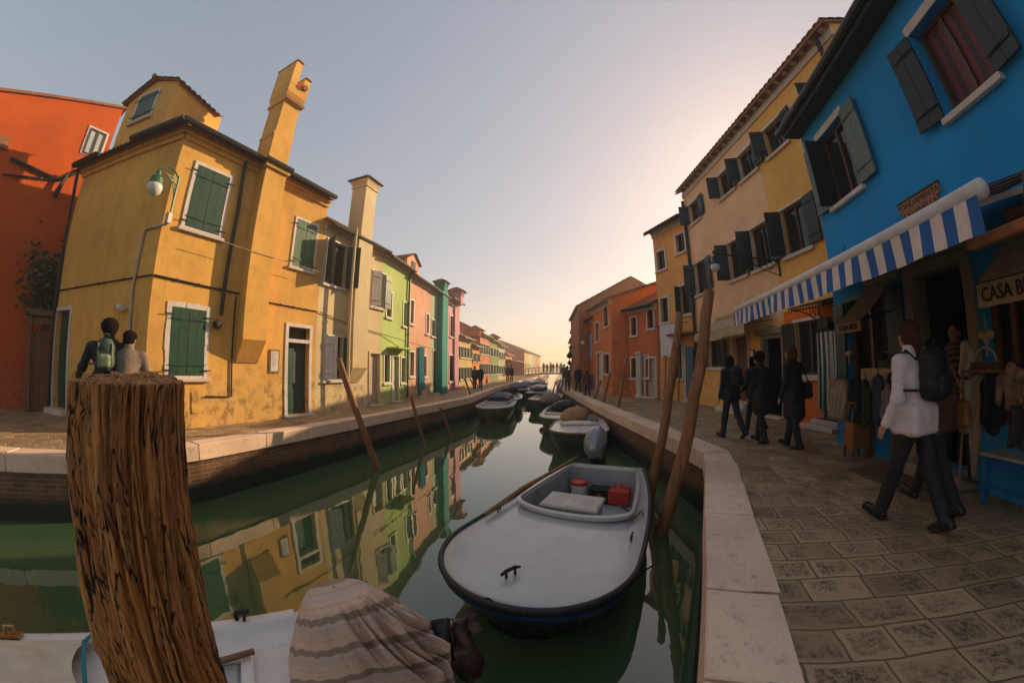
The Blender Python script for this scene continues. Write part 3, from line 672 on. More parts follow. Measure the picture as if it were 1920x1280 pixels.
build('printed_lines', b, M['iron'], nb)
# security camera
sx, sz_ = LS.sz(228, 577, .1); t = thing('security_camera', 'small security camera on the alley side of the yellow house above two people', 'camera', LS.pt(sx, sz_, 0))
b = MB(); b.lathe(LS.pt(sx, sz_, 0), [(.06, 0), (.06, .03), (.03, .04), (.03, .1)], 10, LS.n); build('mount', b, M['frame'], t)
b = MB(); b.tube([LS.pt(sx-.1, sz_, .14), LS.pt(sx+.1, sz_+.01, .14)], [.07, .075], 10); build('housing', b, M['frame'], t)
b = MB(); b.tube([LS.pt(sx+.101, sz_+.01, .14), LS.pt(sx+.15, sz_+.01, .14)], [.076, .07], 10); build('lens', b, M['black'], t)
# wall lamp with conduit on the alley side
lx, lz = LS.sz(290, 352, .55); P0 = LS.pt(lx, lz, .55); wl = LS.sz(312, 350, 0)
t = thing('wall_lamp', 'green bracket wall lamp with a white globe on the corner of the yellow house', 'street lamp', LS.pt(wl[0], lz, 0))
b = MB(); b.tube([LS.pt(lx, lz-.35, .02), LS.pt(lx, lz+.5, .02)], .03, 6)
ar = [LS.pt(lx, lz+.45 - .0*k + .15*sin(k*pi/8), .02+.53*k/8) for k in range(9)]; b.tube(ar, .02, 6)
for k in range(7): b.tube([LS.pt(lx, lz-.3+.12*k, .02), LS.pt(lx, lz+.30+.02*k, .02+.06*k)], .012, 5)
build('bracket', b, plain('lamp green', (.03, .13, .05), .4), t)
b = MB(); b.lathe(LS.pt(lx, lz, .55), [(.02, .42), (.05, .38), (.06, .30), (.13, .22), (.15, .10), (.155, .08)], 14); build('lamp_hood', b, plain('lamp green', (.03, .13, .05), .4), t)
b = MB(); b.smooth = True; b.lathe(LS.pt(lx, lz, .55), [(.15, .079), (.165, .0), (.14, -.10), (.07, -.16), (0, -.175)], 16)
n = NT('lamp globe'); n.p.inputs['Transmission Weight'].default_value = .25; M['globe'] = n.done((.75, .75, .72), .12, None, 0, .6); build('globe', b, M['globe'], t)
b = MB(); b.fbox(LS, lx-.06, lx+.06, lz-.60, lz-.36, .002, .10, .01); b.tube([LS.pt(lx, lz-.6, .04), LS.pt(*LS.sz(272, 430, .04), .04), LS.pt(*LS.sz(256, 500, .04), .04), LS.pt(*LS.sz(248, 545, .04), .04), LS.pt(*LS.sz(242, 625, .04), .04)], .032, 7); build('conduit', b, M['pipe'], t)
M['skypane'] = plain('pale curtained pane', (.42, .46, .48), .3, .1, 4)
# ------------------------------------------------------------------ red building beyond the alley
RP = V(-13.2, 5.98, 0); ra_ = R(14); rd_ = V(sin(ra_), cos(ra_), 0)
LR = Facade(RP.x - rd_.x*8, RP.y - rd_.y*8, 14, True)
zr = zat(232, 206, RP.x, RP.y); slp = .35
H = thing('red_building', 'tall red orange gable wall across the alley beside the yellow corner house', 'house', LR.pt(4, 0))
b = MB(); wz = lambda s_: zr - slp*(8-s_)
b.poly([LR.pt(0, -.03), LR.pt(8, -.03), LR.pt(8, wz(8)), LR.pt(0, wz(0))])
for s_ in (0, 8): b.quad(LR.pt(s_, -.03), LR.pt(s_, wz(s_)), LR.pt(s_, wz(s_), -7), LR.pt(s_, -.03, -7))
b.poly([LR.pt(0, -.03, -7), LR.pt(8, -.03, -7), LR.pt(8, wz(8), -7), LR.pt(0, wz(0), -7)]); build('wall', b, M['p_redorange'], H)
b = MB(); b.hexa([LR.pt(-.1, wz(-.1)+.005, .10), LR.pt(8.12, wz(8.12)+.005, .10), LR.pt(8.12, wz(8.12)+.005, -7), LR.pt(-.1, wz(-.1)+.005, -7), LR.pt(-.1, wz(-.1)+.10, .10), LR.pt(8.12, wz(8.12)+.10, .10), LR.pt(8.12, wz(8.12)+.10, -7), LR.pt(-.1, wz(-.1)+.10, -7)]); build('roof', b, M['tile'], H)
r = LR.rect((168, 241), (199, 251), (187, 297), (155, 290)); window(H, LR, r, 'bare', fw=.07, frame='frame', shut=None, pane='skypane', depth=-.012, sill=False)
pipe(H, LR, [(20, 297), (110, 338), (155, 318)], .06, .08, 'iron', 'cable'); pipe(H, LR, [(5, 327), (100, 337)], .03, .08, 'iron', 'cable')
b = MB(); q = LR.sz(120, 352, .2); b.tube([LR.pt(q[0], q[1]+.5, .2), LR.pt(q[0]-.2, q[1]-.35, .2)], [.04, .09], 6); build('bracket', b, M['iron'], H)
b = MB(); q = LR.rect((0, 255), (19, 262), (15, 284), (0, 277)); b.fbox(LR, q[0]-1, q[1], q[2], q[3], .001, .10); build('vent_box', b, M['tile'], H)
# old gate at the alley end
G0, G1 = ray(48, 700), ray(97, 700); rg0 = 13.3; ga = V(G0.x, G0.y, 0).normalized()*13.55; gb = V(G1.x, G1.y, 0).normalized()*13.45
t = thing('alley_gate', 'dark brown wooden alley gate with posts beside the red building', 'gate', (ga+gb)/2)
gd = (gb-ga).normalized(); gn = V(gd.y, -gd.x, 0); gl = (gb-ga).length; hz = zat(70, 585, *((ga+gb)/2).to_2d())
M['oldwood'] = wood('old brown wood', (.10, .045, .02), (.20, .10, .05))
b = MB()
for k in (0, .97): b.box(ga+gd*gl*k, gd*.12, gn*.14, V(0, 0, hz-.1), .01)
build('post', b, M['oldwood'], t); b = MB(); b.box(ga-gd*.1+V(0, 0, hz-.1+.002), gd*(gl+.3), gn*.22, V(0, 0, .16), .015); b.box(ga-gd*.05+V(0, 0, hz-.32), gd*(gl+.15), gn*.10, V(0, 0, .2), .01); build('lintel', b, M['oldwood'], t)
b = MB()
for k in range(6): b.box(ga+gd*(.14+(gl-.2)*k/6)-gn*.05, gd*((gl-.2)/6-.02), gn*.04, V(0, 0, hz-.5), .006)
b.box(ga+gd*.14+V(0, 0, .9), gd*(gl-.2), gn*.03, V(0, 0, .12)); build('gate_leaf', b, M['oldwood'], t)
# ivy hanging over the gate
def leaves(name, label, cat, pts, size, col, n, spread):
    b = MB(); rs = random.Random(5)
    for i in range(n):
        p = Vector(rs.choice(pts)) + V(rs.gauss(0, spread), rs.gauss(0, spread), rs.gauss(0, spread*1.3)); a = rs.random()*6.28; u = V(cos(a), sin(a), rs.uniform(-.6, .4)).normalized(); v = u.cross(V(rs.uniform(-1, 1), rs.uniform(-1, 1), .6)).normalized(); s_ = size*rs.uniform(.6, 1.3)
        b.add([p, p+u*s_*.5+v*s_*.4, p+u*s_, p+u*s_*.5-v*s_*.4], [(0, 1, 2, 3)])
    return b
nlf = NT('ivy leaf'); g_ = nlf.noise(nlf.coord(), 5, 3); M['leaf'] = nlf.done(nlf.mix(g_, (.02, .05, .015), (.07, .11, .03)), .5)
mid = (ga+gb)/2; pts = [mid + gd*random.uniform(-gl*.5, gl*.5) + V(0, 0, hz+random.uniform(.1, 1.6)) - gn*.5 for _ in range(14)]
iv = thing('ivy_bush', 'dark green ivy bush hanging over the alley gate', 'plant', mid - gn*.5)
build('foliage', leaves('', '', '', pts, .16, None, 1500, .26), M['leaf'], iv); b = MB()
for p in pts[:6]: b.tube([mid-gn*.5 + V(0, 0, .0), mid-gn*.5+V(0,0,hz*.6)+(p-mid)*.1*V(1,1,0).length*0, p], [.05, .04, .012], 6)
build('stem', b, M['oldwood'], iv)
# ------------------------------------------------------------------ row of houses on the left quay
LB = Facade(*LA.pt(s1, 0).to_2d(), 16.0, True)
s2 = LB.sz(713, 660)[0]
LC = Facade(*LB.pt(s2, 0).to_2d(), 7.6, True)
def sC(px, py=700): return LC.sz(px, py)[0]
# cream house
zc_ = 6.02
ws = dict(u1=LB.rect((614, 448), (652, 464), (645, 540), (609, 530)), g1=LB.rect((609, 630), (643, 632), (641, 710), (608, 712)), u2=LB.rect((699, 508), (722, 514), (719, 578), (695, 572)))
dr = LB.rect((694, 663), (712, 663), (711, 758), (694, 761)); dr = (dr[0], dr[1], .05, dr[3])
H = house('cream_house', 'cream house with a square chimney between the yellow and the light green house', LB, 0, s2, zc_, DL, 5, 'p_cream', [ws['u1'], ws['g1'], ws['u2'], dr], cornice=.25, rise=1.5)
window(H, LB, ws['u1'], 'open', shut='black', fw=.05, ang=(120, 110)); window(H, LB, ws['g1'], 'open', shut=('frame', 'green'), fw=.05, ang=(178, 30)); window(H, LB, ws['u2'], 'open', shut=('frame', 'green'), fw=.06, ang=(178, 25)); door(H, LB, dr, 'pipe', fw=.09, frame='p_cream')
cl, cr = LB.sz(664, 560, .3)[0], LB.sz(691, 560, .3)[0]; zb = LB.sz(670, 690, .3)[1]
b = MB(); b.fbox(LB, cl, cr, zb, zc_-.1, .002, .34, .01); b.hexa([LB.pt(cl+.1, zb-.5, .002), LB.pt(cr-.1, zb-.5, .002), LB.pt(cr-.1, zb-.5, .03), LB.pt(cl+.1, zb-.5, .03), LB.pt(cl, zb, .002), LB.pt(cr, zb, .002), LB.pt(cr, zb, .34), LB.pt(cl, zb, .34)]); build('chimney_breast', b, M['p_cream'], H)
cp = LB.pt((cl+cr)/2, 0, 0.0); chimney(H, cp, (.66), .62, zc_-.2, zat(680, 345, *cp.to_2d()), 16, 'p_cream', flare=1.3, head=.28)
pipe(H, LB, [(669, 428), (653, 765)], .05, .40, 'p_cream'); pipe(H, LB, [(600, 585), (655, 608), (815, 655)], .015, .05, 'iron', 'cable')
# light green house
dC = DL
sg = sC(763, 640); zg = LC.sz(725, 470)[1]
def wbox(F, *a): return F.box(*a)
wg = [wbox(LC, 725, 734, 547, 594), wbox(LC, 757, 764.5, 568, 611), wbox(LC, 720, 730, 665, 716), wbox(LC, 752, 759, 671, 716)]
wg[1] = (wg[1][0]-.05, min(wg[1][1], sg-.12), wg[1][2], wg[1][3])
dr = wbox(LC, 736, 747, 668, 745); dr = (dr[0], dr[1], .05, dr[3])
H = house('light_green_house', 'light green house next to the cream house', LC, 0, sg, zc_-.1, dC, 5, 'p_lime', wg+[dr], rise=1.5, cornice=.3)
for q in wg: window(H, LC, q, 'bare', fw=.07)
door(H, LC, dr, 'frame', fw=.08)
b = MB(); b.fbox(LC, dr[0]-.45, dr[1]+.45, dr[3]+.3, dr[3]+.36, .002, .5); build('door_hood', b, M['p_lime'], H)
pipe(H, LC, [(sg-.06, zc_-.3), (sg-.06, .1)], .05, .08, 'green2', 'downpipe', False)
# pink house with dormer
sp = sC(806, 640); wp = [wbox(LC, 769, 775, 563, 606), wbox(LC, 799, 803.5, 589, 625), wbox(LC, 768, 775.5, 660, 704), wbox(LC, 793, 799, 668, 705)]
wp[1] = (wp[1][0], min(wp[1][1], sp-.15), wp[1][2], wp[1][3])
dr = (sC(782.5), sC(790), .05, 2.3)
H = house('salmon_pink_house', 'salmon pink house with a gabled dormer and a turquoise door curtain', LC, sg, sp, zc_-.25, dC, 5, 'p_pink', wp+[dr], rise=1.5, cornice=.3)
for q in wp: window(H, LC, q, 'bare', fw=.07)
door(H, LC, dr, None, fw=.07)
cu = MB(); cu.grid(lambda u, v: LC.pt(dr[0]-.05+(dr[1]-dr[0]+.2)*u*(1-.12*sin(v*3)), .35+2.1*v, .08+.035*sin(u*26)+.04*(1-v)), 30, 6); M['turq'] = plain('turquoise cloth', (.03, .33, .36), .8, .25, 6)
o = build('door_curtain', cu, M['turq'], None, True, loc=LC.pt(dr[0], 0, .08)); tagx(o, 'turquoise door curtain hanging in front of the salmon pink house', 'curtain')
pd = LC.pt(sC(792, 560), 0, -.7); zd0 = zc_-.2; zd1 = zat(792, 478, *pd.to_2d()); b = MB(); hw = .75
e0, e1 = LC.pt((sg+sp)/2-hw+.3, 0, -.6), LC.pt((sg+sp)/2+hw+.3, 0, -.6); mdz = zd1; b.quad(e0+V(0,0,zd0), e1+V(0,0,zd0), e1+V(0,0,mdz-.4), e0+V(0,0,mdz-.4)); b.poly([e0+V(0,0,mdz-.4), e1+V(0,0,mdz-.4), (e0+e1)/2+V(0,0,mdz)])
for e_ in (e0, e1): b.quad(e_+V(0,0,zd0), e_+V(0,0,mdz-.4), e_+dC*2+V(0,0,mdz-.4), e_+dC*2+V(0,0,zd0))
dm = build('dormer', b, M['p_pink'], H); t = MB()
for e_, sg_ in ((e0, -1), (e1, 1)): A_ = e_+LC.d*sg_*.1 - dC*.12+V(0,0,mdz-.46); tiles(t, A_, A_+dC*2.1, (e0+e1)/2-dC*.12+V(0,0,mdz+.04)-A_, 0, 0, .2, .3, .035)
build('dormer_roof', t, M['tile'], dm); b = MB(); m_ = (e0+e1)/2; b.box(m_-LC.d*.22+V(0,0,mdz-1.15)-dC*.02, LC.d*.44, -dC*.02, V(0,0,.75)); build('dormer_window', b, M['glass'], dm)
# teal house
stl = sC(834, 640); wt = [wbox(LC, 809, 816, 600, 630)]; wt[0] = (wt[0][0], wt[0][1], wt[0][2], wt[0][3]); dr = (sC(811), sC(820), .05, 2.35)
H = house('teal_house', 'mint and teal house with a teal chimney between two pink houses', LC, sp, stl, zc_-.3, dC, 5, 'p_mint', wt+[dr], rise=1.4, cornice=.2)
window(H, LC, wt[0], 'bare', fw=.06); door(H, LC, dr, 'black', fw=.07)
c0_, c1_ = sC(818), sC(828.5); b = MB(); b.fbox(LC, c0_, c1_, .0, zc_-.25, .002, .34, .01); build('chimney_breast', b, M['p_teal'], H)
cp = LC.pt((c0_+c1_)/2, 0, .05); chimney(H, cp, (c1_-c0_)*.62, .6, zc_-.4, zat(824, 531, *cp.to_2d()), 7.6, 'p_teal', head=.2, flare=1.25)
# mustard sliver
sm2 = sC(839.5, 640); H = house('mustard_house', 'narrow mustard house squeezed between the teal and the lilac house', LC, stl, sm2, 5.3, dC, 5, 'p_olive', [], rise=1.3)
b = MB(); b.fbox(LC, stl+.15, sm2-.15, 2.9, 3.9, .002, .03); build('shutter', b, M['green'], H)
# lilac pink tall house
sl = sC(861.5, 640); zl = LC.sz(850, 541)[1]; wl_ = [wbox(LC, 841, 845, 580, 610), wbox(LC, 856, 860, 590, 612), wbox(LC, 841, 845.5, 635, 668), wbox(LC, 853, 857, 642, 672)]
zl = zat(850, 562, *LC.pt((sm2+sl)/2, 0).to_2d())
wl_ = [(sm2+.4, sm2+1.1, 3.4, 4.7), (sl-1.3, sl-.7, 3.4, 4.6), (sm2+.3, sm2+1.5, .6, 2.2), (sl-1.2, sl-.6, 1.2, 2.2)]
H = house('lilac_house', 'tall lilac pink house with a brick topped chimney beyond the teal house', LC, sm2, sl, zl, dC, 5, 'p_lilac', wl_, rise=1.3, cornice=.2)
for q in wl_: window(H, LC, q, 'bare', fw=.07)
c0_, c1_ = sC(849), sC(856); cp = LC.pt((c0_+c1_)/2, 0, .05); chimney(H, cp, .8, .6, zl-.3, zat(849, 548, *cp.to_2d()), 7.6, 'p_lilac', head=.25, flare=1.35)
b = MB(); b.fbox(LC, (c0_+c1_)/2-.4, (c0_+c1_)/2+.4, 0, zl-.05, .002, .12); build('chimney_breast', b, M['p_lilac'], H)
# far row
far = [('straw_yellow_house', 'low straw yellow house with dark shutters beyond the lilac house', 884, 'p_straw', (861, 633), (884, 647), None, 4),
 ('orange_house', 'small bright orange house beyond the straw yellow house', 900, 'p_orange', (892, 648), None, None, 2),
 ('coral_house', 'tall coral house with a dark chimney far along the left quay', 918, 'p_coral', (908, 628), None, (903, 620), 4),
 ('leaf_green_house', 'leaf green house with a brick chimney far along the left quay', 934, 'p_leafgreen', (925, 638), None, (934, 633), 3),
 ('sage_house', 'pale sage house between the leaf green house and the small far orange house', 946.5, 'p_sage', (940, 648), None, None, 3),
 ('far_orange_house', 'small orange house with a pink awning beside the long brick red building', 960, 'p_orange', (952, 664), None, None, 2)]
sa = sl
for nm, lab, px, mt, tp, _, chp, nw in far:
    sb = sC(px, 690); mid_ = LC.pt((sa+sb)/2, 0); zt_ = zat(*tp, *mid_.to_2d()); Ls = sb-sa; wn = []
    for k in range(nw):
        x = sa + Ls*(k+.5)/nw
        for (z0, z1) in ((zt_*.60, zt_*.80), (zt_*.18, zt_*.40)): wn.append((x-Ls*.10/max(1, nw/3), x+Ls*.10/max(1, nw/3), z0, z1))
    H = house(nm, lab, LC, sa, sb, zt_, dC, 6, mt, wn, rise=1.5, cornice=.2, rpitch=.4)
    for q in wn: window(H, LC, q, 'open', fw=.06, shut='green', ang=(179, 179), bars=False, planks=1)
    if chp: cp = LC.pt(LC.sz(*chp)[0]-.8, 0, -.4); chimney(H, cp, 1.0, .9, zt_-.3, zat(chp[0], chp[1], *cp.to_2d()), 7.6, mt if chp[0] < 910 else 'p_red', head=.3)
    sa = sb
# tall dark red house behind the straw house
p0 = LC.pt(sC(872, 690), 0, -7); zq = zat(880, 622, *p0.to_2d()); FB = Facade(p0.x, p0.y, 7.6, True)
H = house('dark_red_house', 'dark red house with a chimney rising behind the straw yellow house', FB, -3.5, 9, zq, dC, 6, 'p_darkred', [], rise=1.6, gutter=False, rpitch=.4); cp = FB.pt(4.5, 0, -.5); chimney(H, cp, .9, .9, zq-.2, zat(886, 613, *cp.to_2d()), 7.6, 'p_red', head=.3)
# long brick red building at the end of the canal
q0 = ray(983, 695); lz_ = 62.0; e0 = V(q0.x, q0.y, 0)*(lz_/math.hypot(q0.x, q0.y)); FE = Facade(e0.x, e0.y, 10.5, True)
eL = FE.sz(1013.5, 695)[0]; zE = zat(983, 657, e0.x, e0.y)
wn = []
for k in range(9):
    x = eL*(k+.5)/9
    for z0 in (.9, 3.1, 5.1): wn.append((x-.5, x+.5, z0, z0+1.2))
wn = [q for q in wn if q[3] < zE-.2]
H = house('long_red_building', 'long brick red building with a hipped roof at the far end of the canal', FE, 0, eL, zE, V(-.98, .19, 0), 10.5, 'p_red', wn, rise=2.2, hip0=4.5, hip1=4.5, cornice=.3, rpitch=.6)
for q in wn: window(H, FE, q, 'bare', fw=.1, bars=False)
cols = ['p_straw', 'p_cream', 'p_mint', 'p_coral', 'p_straw']
for k in range(5):
    a_, c_ = eL*k/5, eL*(k+1)/5; b = MB(); wall_holes(b, FE, a_+.02, c_-.02, 0, zE-.35, [q for q in wn if a_ < q[0] and q[1] < c_], .02, .02); build('painted_bay', b, M[cols[k]], H)
FS = Facade(e0.x, e0.y, 0, True); FS.d = V(-.98, .19, 0); FS.n = V(-.19, -.98, 0)
for q in ((3.2, 4.4, 4.6, 6.2), (3.2, 4.4, 1.6, 3.2), (7, 8.2, 4.6, 6.2)):
    if q[3] < zE: window(H, FS, q, 'bare', fw=.12, depth=-.005, bars=False)
b = MB(); p = LC.pt(sC(949, 697), 2.3, .1); b.hexa([p, p+LC.d*14, p+LC.d*14+LC.n*.1, p+LC.n*.1, p+V(0,0,.1), p+LC.d*14+V(0,0,.1), p+LC.d*14+LC.n*.1+V(0,0,.1), p+LC.n*.1+V(0,0,.1)]); b.quad(p+V(0,0,.25), p+LC.d*14+V(0,0,.25), p+LC.d*14+LC.n*2.6-V(0,0,.3), p+LC.n*2.6-V(0,0,.3))
o = build('pink_awning', b, plain('pale pink canvas', (.55, .30, .26), .8), None, loc=p); tagx(o, 'pale pink awning in front of the small far orange house', 'awning')
# ------------------------------------------------------------------ right side
Q_ = dict(blue=plaster('cobalt blue plaster', (.016, .27, .60), .30, .30, (.05, .25, .5), .28), yel=plaster('sunflower plaster', (.84, .45, .12), .25, .3, None, .12), peach=plaster('peach plaster', (.84, .51, .30), .25, .3, None, .15),
 orangeg=plaster('deep orange plaster', (.74, .17, .014), .2, .4, None, .1), amber=plaster('amber plaster', (.80, .39, .12), .3, .4), rust=plaster('rust red plaster', (.60, .16, .06), .3, .5), terra=plaster('terracotta plaster', (.68, .21, .06), .3, .5), brown=plaster('brown plaster', (.38, .15, .065), .45, .5))
M.update({'q_'+k: v for k, v in Q_.items()})
# blue shop house
RB = Facade(5.75, 4.7, 16.0, False)          # s grows away from the camera; the house runs from s=-7 to 0
zb = 6.0
def rb(tl, tr, br, bl): return RB.rect(tl, tr, br, bl)
b1 = rb((1534, 259), (1577, 216), (1620, 343), (1562, 394)); b2 = rb((1699, 49), (1790, -12), (1868, 146), (1774, 225))
dq = rb((1705, 521), (1797, 489), (1824, 868), (1724, 872)); dq = (dq[0], dq[1], .16, dq[3])
wq = rb((1588, 566), (1662, 545), (1668, 700), (1590, 705)); wq2 = rb((1846, 520), (1930, 500), (1930, 690), (1850, 690)); wq2 = (wq2[0], wq2[1], .95, min(wq2[3], 2.45)); wq = (wq[0], min(wq[1], -.12), .95, min(wq[3], 2.45))
s_n = min(-6.5, wq2[0]-.6)
H = thing('blue_shop', 'cobalt blue shop house with a striped awning at the right edge', 'house', RB.pt(-3, 0))
b = MB(); holes = [b1, b2, dq, wq, wq2]; wall_holes(b, RB, s_n, 0, -.03, zb, holes, .2)
N0 = RB.pt(0, 0); N1 = V(6.72, 4.42, 0); N2 = V(6.72, 3.5, 0); N3 = V(13, 3.3, 0); S0 = RB.pt(s_n, 0); S1 = S0 + V(8, -2, 0)
for p, q in ((N0, N1), (N1, N2), (N2, N3), (N3, S1), (S1, S0)): b.quad(p-V(0,0,.03), q-V(0,0,.03), q+V(0,0,zb), p+V(0,0,zb))
build('wall', b, M['q_blue'], H)
r = MB(); up = V(3.4, -.97, 1.3); A_ = RB.pt(s_n-.1, zb+.0, .34); B_ = RB.pt(.10, zb+.0, .34); tiles(r, A_, B_, up, 0, 0, .2, .36, .045)
r.quad(A_-V(0,0,.05), B_-V(0,0,.05), B_+up-V(0,0,.05), A_+up-V(0,0,.05)); r.quad(A_+up, B_+up, B_+up*2-V(0,0,2.6), A_+up*2-V(0,0,2.6)); build('roof', r, M['tile'], H)
g = MB(); g.tube([RB.pt(s_n, zb+.0, .40), RB.pt(.16, zb+.0, .40)], .075, 8); g.fbox(RB, s_n, .05, zb-.16, zb-.06, .001, .36); build('gutter', g, M['gutter'], H)
M['redcurt'] = stripes('red curtain', (.16, .02, .014), (.035, .012, .010), 0, (sin(R(16)), cos(R(16)), 0), .16, .5, .6)
window(H, RB, b1, 'open', shut=('greyshut', 'greyshut'), fw=0, fold=False, ang=(178, 176), planks=2, sill=True); window(H, RB, b2, 'open', shut=('black', 'black'), fw=0, ang=(172, 172), planks=2, pane='redcurt', depth=.2)
b = MB(); b.fbox(RB, b1[1]-.03, b1[1]+.0-.001, b1[2]+.01, b1[3]-.01, -.12, .30); build('inner_shutter', b, M['black'], H)
for q in (b1, b2): b = MB(); b.fbox(RB, q[0]-.04, q[1]+.04, q[3]+.001, q[3]+.13, .001, .02); build('lintel', b, M['stone'], H)
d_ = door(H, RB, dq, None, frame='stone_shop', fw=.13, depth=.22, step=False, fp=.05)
b = MB(); b.fbox(RB, dq[0]-.2, dq[1]+.2, dq[3]+.131, dq[3]+.21, .001, .14, .01); build('door_cornice', b, M['stone_shop'], H)
b = MB(); b.fbox(RB, dq[0]-.12, dq[1]+.12, .0, .155, .0515, .34, .015); build('doorstep', b, M['stone_shop'], H)
M['winecloth'] = plain('shop goods', (.05, .03, .022), .8, .6, 4)
for q in (wq, wq2):
    wn_ = window(H, RB, q, 'bare', frame='stone_shop', fw=.0, sill=True, sillmat='stone_shop', pane='dark', depth=.2, bars=False); b = MB(); b.fbox(RB, q[0], q[0]+.07, q[2], q[3], -.15, -.09); b.fbox(RB, (q[0]+q[1])/2-.03, (q[0]+q[1])/2+.03, q[2], q[3], -.15, -.09); b.fbox(RB, q[1]-.07, q[1], q[2], q[3], -.15, -.09); build('sash', b, plain('shop wood', (.17, .065, .028), .5), wn_)
b = MB(); shutter_leaf(b, RB.pt(wq[0]-.02, 0, .02), -RB.d, .34, wq[2], wq[3], .035, 2, RB.n); build('shutter', b, plain('olive shutter', (.045, .07, .045), .5), H); b = MB(); shutter_leaf(b, RB.pt(wq[1]+.02, 0, .02), RB.d, min(.3, -wq[1]-.03), wq[2], wq[3], .035, 2, RB.n); build('shutter', b, plain('olive shutter', (.045, .07, .045), .5), H)
b = MB(); q = RB.sz(1580, 462); b.lathe(RB.pt(q[0], q[1], 0), [(.075, .001), (.075, .02), (.05, .025)], 14, RB.n); build('wall_vent', b, M['q_blue'], H)
# street name plate
q = RB.rect((1686, 386), (1764, 340), (1766, 378), (1694, 420)); sg = thing('street_sign', 'terracotta street name plate reading FONDAMENTA CAVANELLA above the striped awning', 'sign', RB.pt((q[0]+q[1])/2, q[2], 0))
zt_ = q[3]; b = MB(); m_ = (q[0]+q[1])/2; hw = (q[1]-q[0])/2; b.fbox(RB, m_-hw, m_+hw, zt_-.135, zt_, .001, .03, .006); b.fbox(RB, m_-hw*.84, m_+hw*.84, zt_-.29, zt_-.136, .001, .03, .006); build('plate', b, plain('plate terracotta', (.34, .15, .07), .7, .3, 12), sg)
b = MB(); b.fbox(RB, m_-hw-.012, m_+hw+.012, zt_+.001, zt_+.018, .001, .04); build('plate_rim', b, M['iron'], sg)
lettering(sg, 'FONDAMENTA', .115, RB.pt(m_, zt_-.07, .031), -RB.d, (0, 0, 1), RB.n, M['iron'], sx=hw*2*.92/.72); lettering(sg, 'CAVANELLA', .115, RB.pt(m_, zt_-.20, .031), -RB.d, (0, 0, 1), RB.n, M['iron'], sx=hw*2*.76/.58)
# big blue and white awning
off = 1.96; q0, q1 = RB.sz(1379, 588, off), RB.sz(1838, 338, off); sa_, sb_ = q1[0], q0[0]; zb_ = (q0[1]+q1[1])/2
aw = thing('striped_awning', 'long blue and white striped awning of the blue shop', 'awning', RB.pt((sa_+sb_)/2, zb_, off))
awd = tuple(RB.d)
pm = RB.pt(sa_, 0).dot(RB.d)
M['bw'] = stripes('blue and white canvas', (.010, .10, .34), (.74, .62, .55), -pm, awd, .205, .5, .8, True)
b = MB(); b.smooth = True; b.tube([RB.pt(sa_, zb_, off), RB.pt(sb_, zb_, off)], .062, 14); build('front_bar', b, M['frame'], aw)
b = MB(); nn_ = 92
b.grid(lambda u, v: RB.pt(sa_+.02+(sb_-sa_-.04)*u, zb_-.03-.235*v, off+.045+.012*sin(u*70)*v + .02*v*sin(u*23)), nn_, 4); build('valance', b, M['bw'], aw, True)
b = MB(); b.quad(RB.pt(sa_+.05, zb_+.03, off-.05), RB.pt(sb_-.05, zb_+.03, off-.05), RB.pt(-.05, zb_+.62, .04), RB.pt(sa_+.05, zb_+.62, .04)); build('canopy', b, M['bw'], aw)
for s_ in (sa_+.5, -.6): b = MB(); b.tube([RB.pt(s_, zb_+.45, .05), RB.pt(s_-.4, zb_+.2, off*.5), RB.pt(s_, zb_-.0, off-.06)], .025, 6); build('arm', b, M['frame'], aw)
# brown awning cassette next to it
t = thing('brown_awning', 'folded brown canvas awning with a wooden front bar at the right edge', 'awning', RB.pt(sa_-1, zb_, 1.0)); M['brownc'] = plain('brown canvas', (.13, .065, .04), .85, .25, 5); M['barwood'] = plain('varnished bar', (.42, .17, .07), .5, .25, 7)
q0 = RB.sz(1848, 345, 1.6); q2 = RB.sz(1920, 300, 1.6); 
b = MB(); b.hexa([RB.pt(sa_-2.4, zb_-.18, 1.72), RB.pt(sa_-.06, zb_-.18, 1.72), RB.pt(sa_-.06, zb_-.14, 1.70), RB.pt(sa_-2.4, zb_-.14, 1.70), RB.pt(sa_-2.4, zb_+.12, 1.60), RB.pt(sa_-.06, zb_+.12, 1.60), RB.pt(sa_-.06, zb_+.14, 1.56), RB.pt(sa_-2.4, zb_+.14, 1.56)]); b.quad(RB.pt(sa_-2.4, zb_+.12, 1.58), RB.pt(sa_-.06, zb_+.12, 1.58), RB.pt(sa_-.06, zb_+.62, .04), RB.pt(sa_-2.4, zb_+.62, .04)); build('canvas', b, M['brownc'], t)
b = MB(); b.fbox(RB, sa_-2.4, sa_+.35, zb_-.26, zb_-.19, 1.70, 1.78, .01); build('front_bar', b, M['barwood'], t)
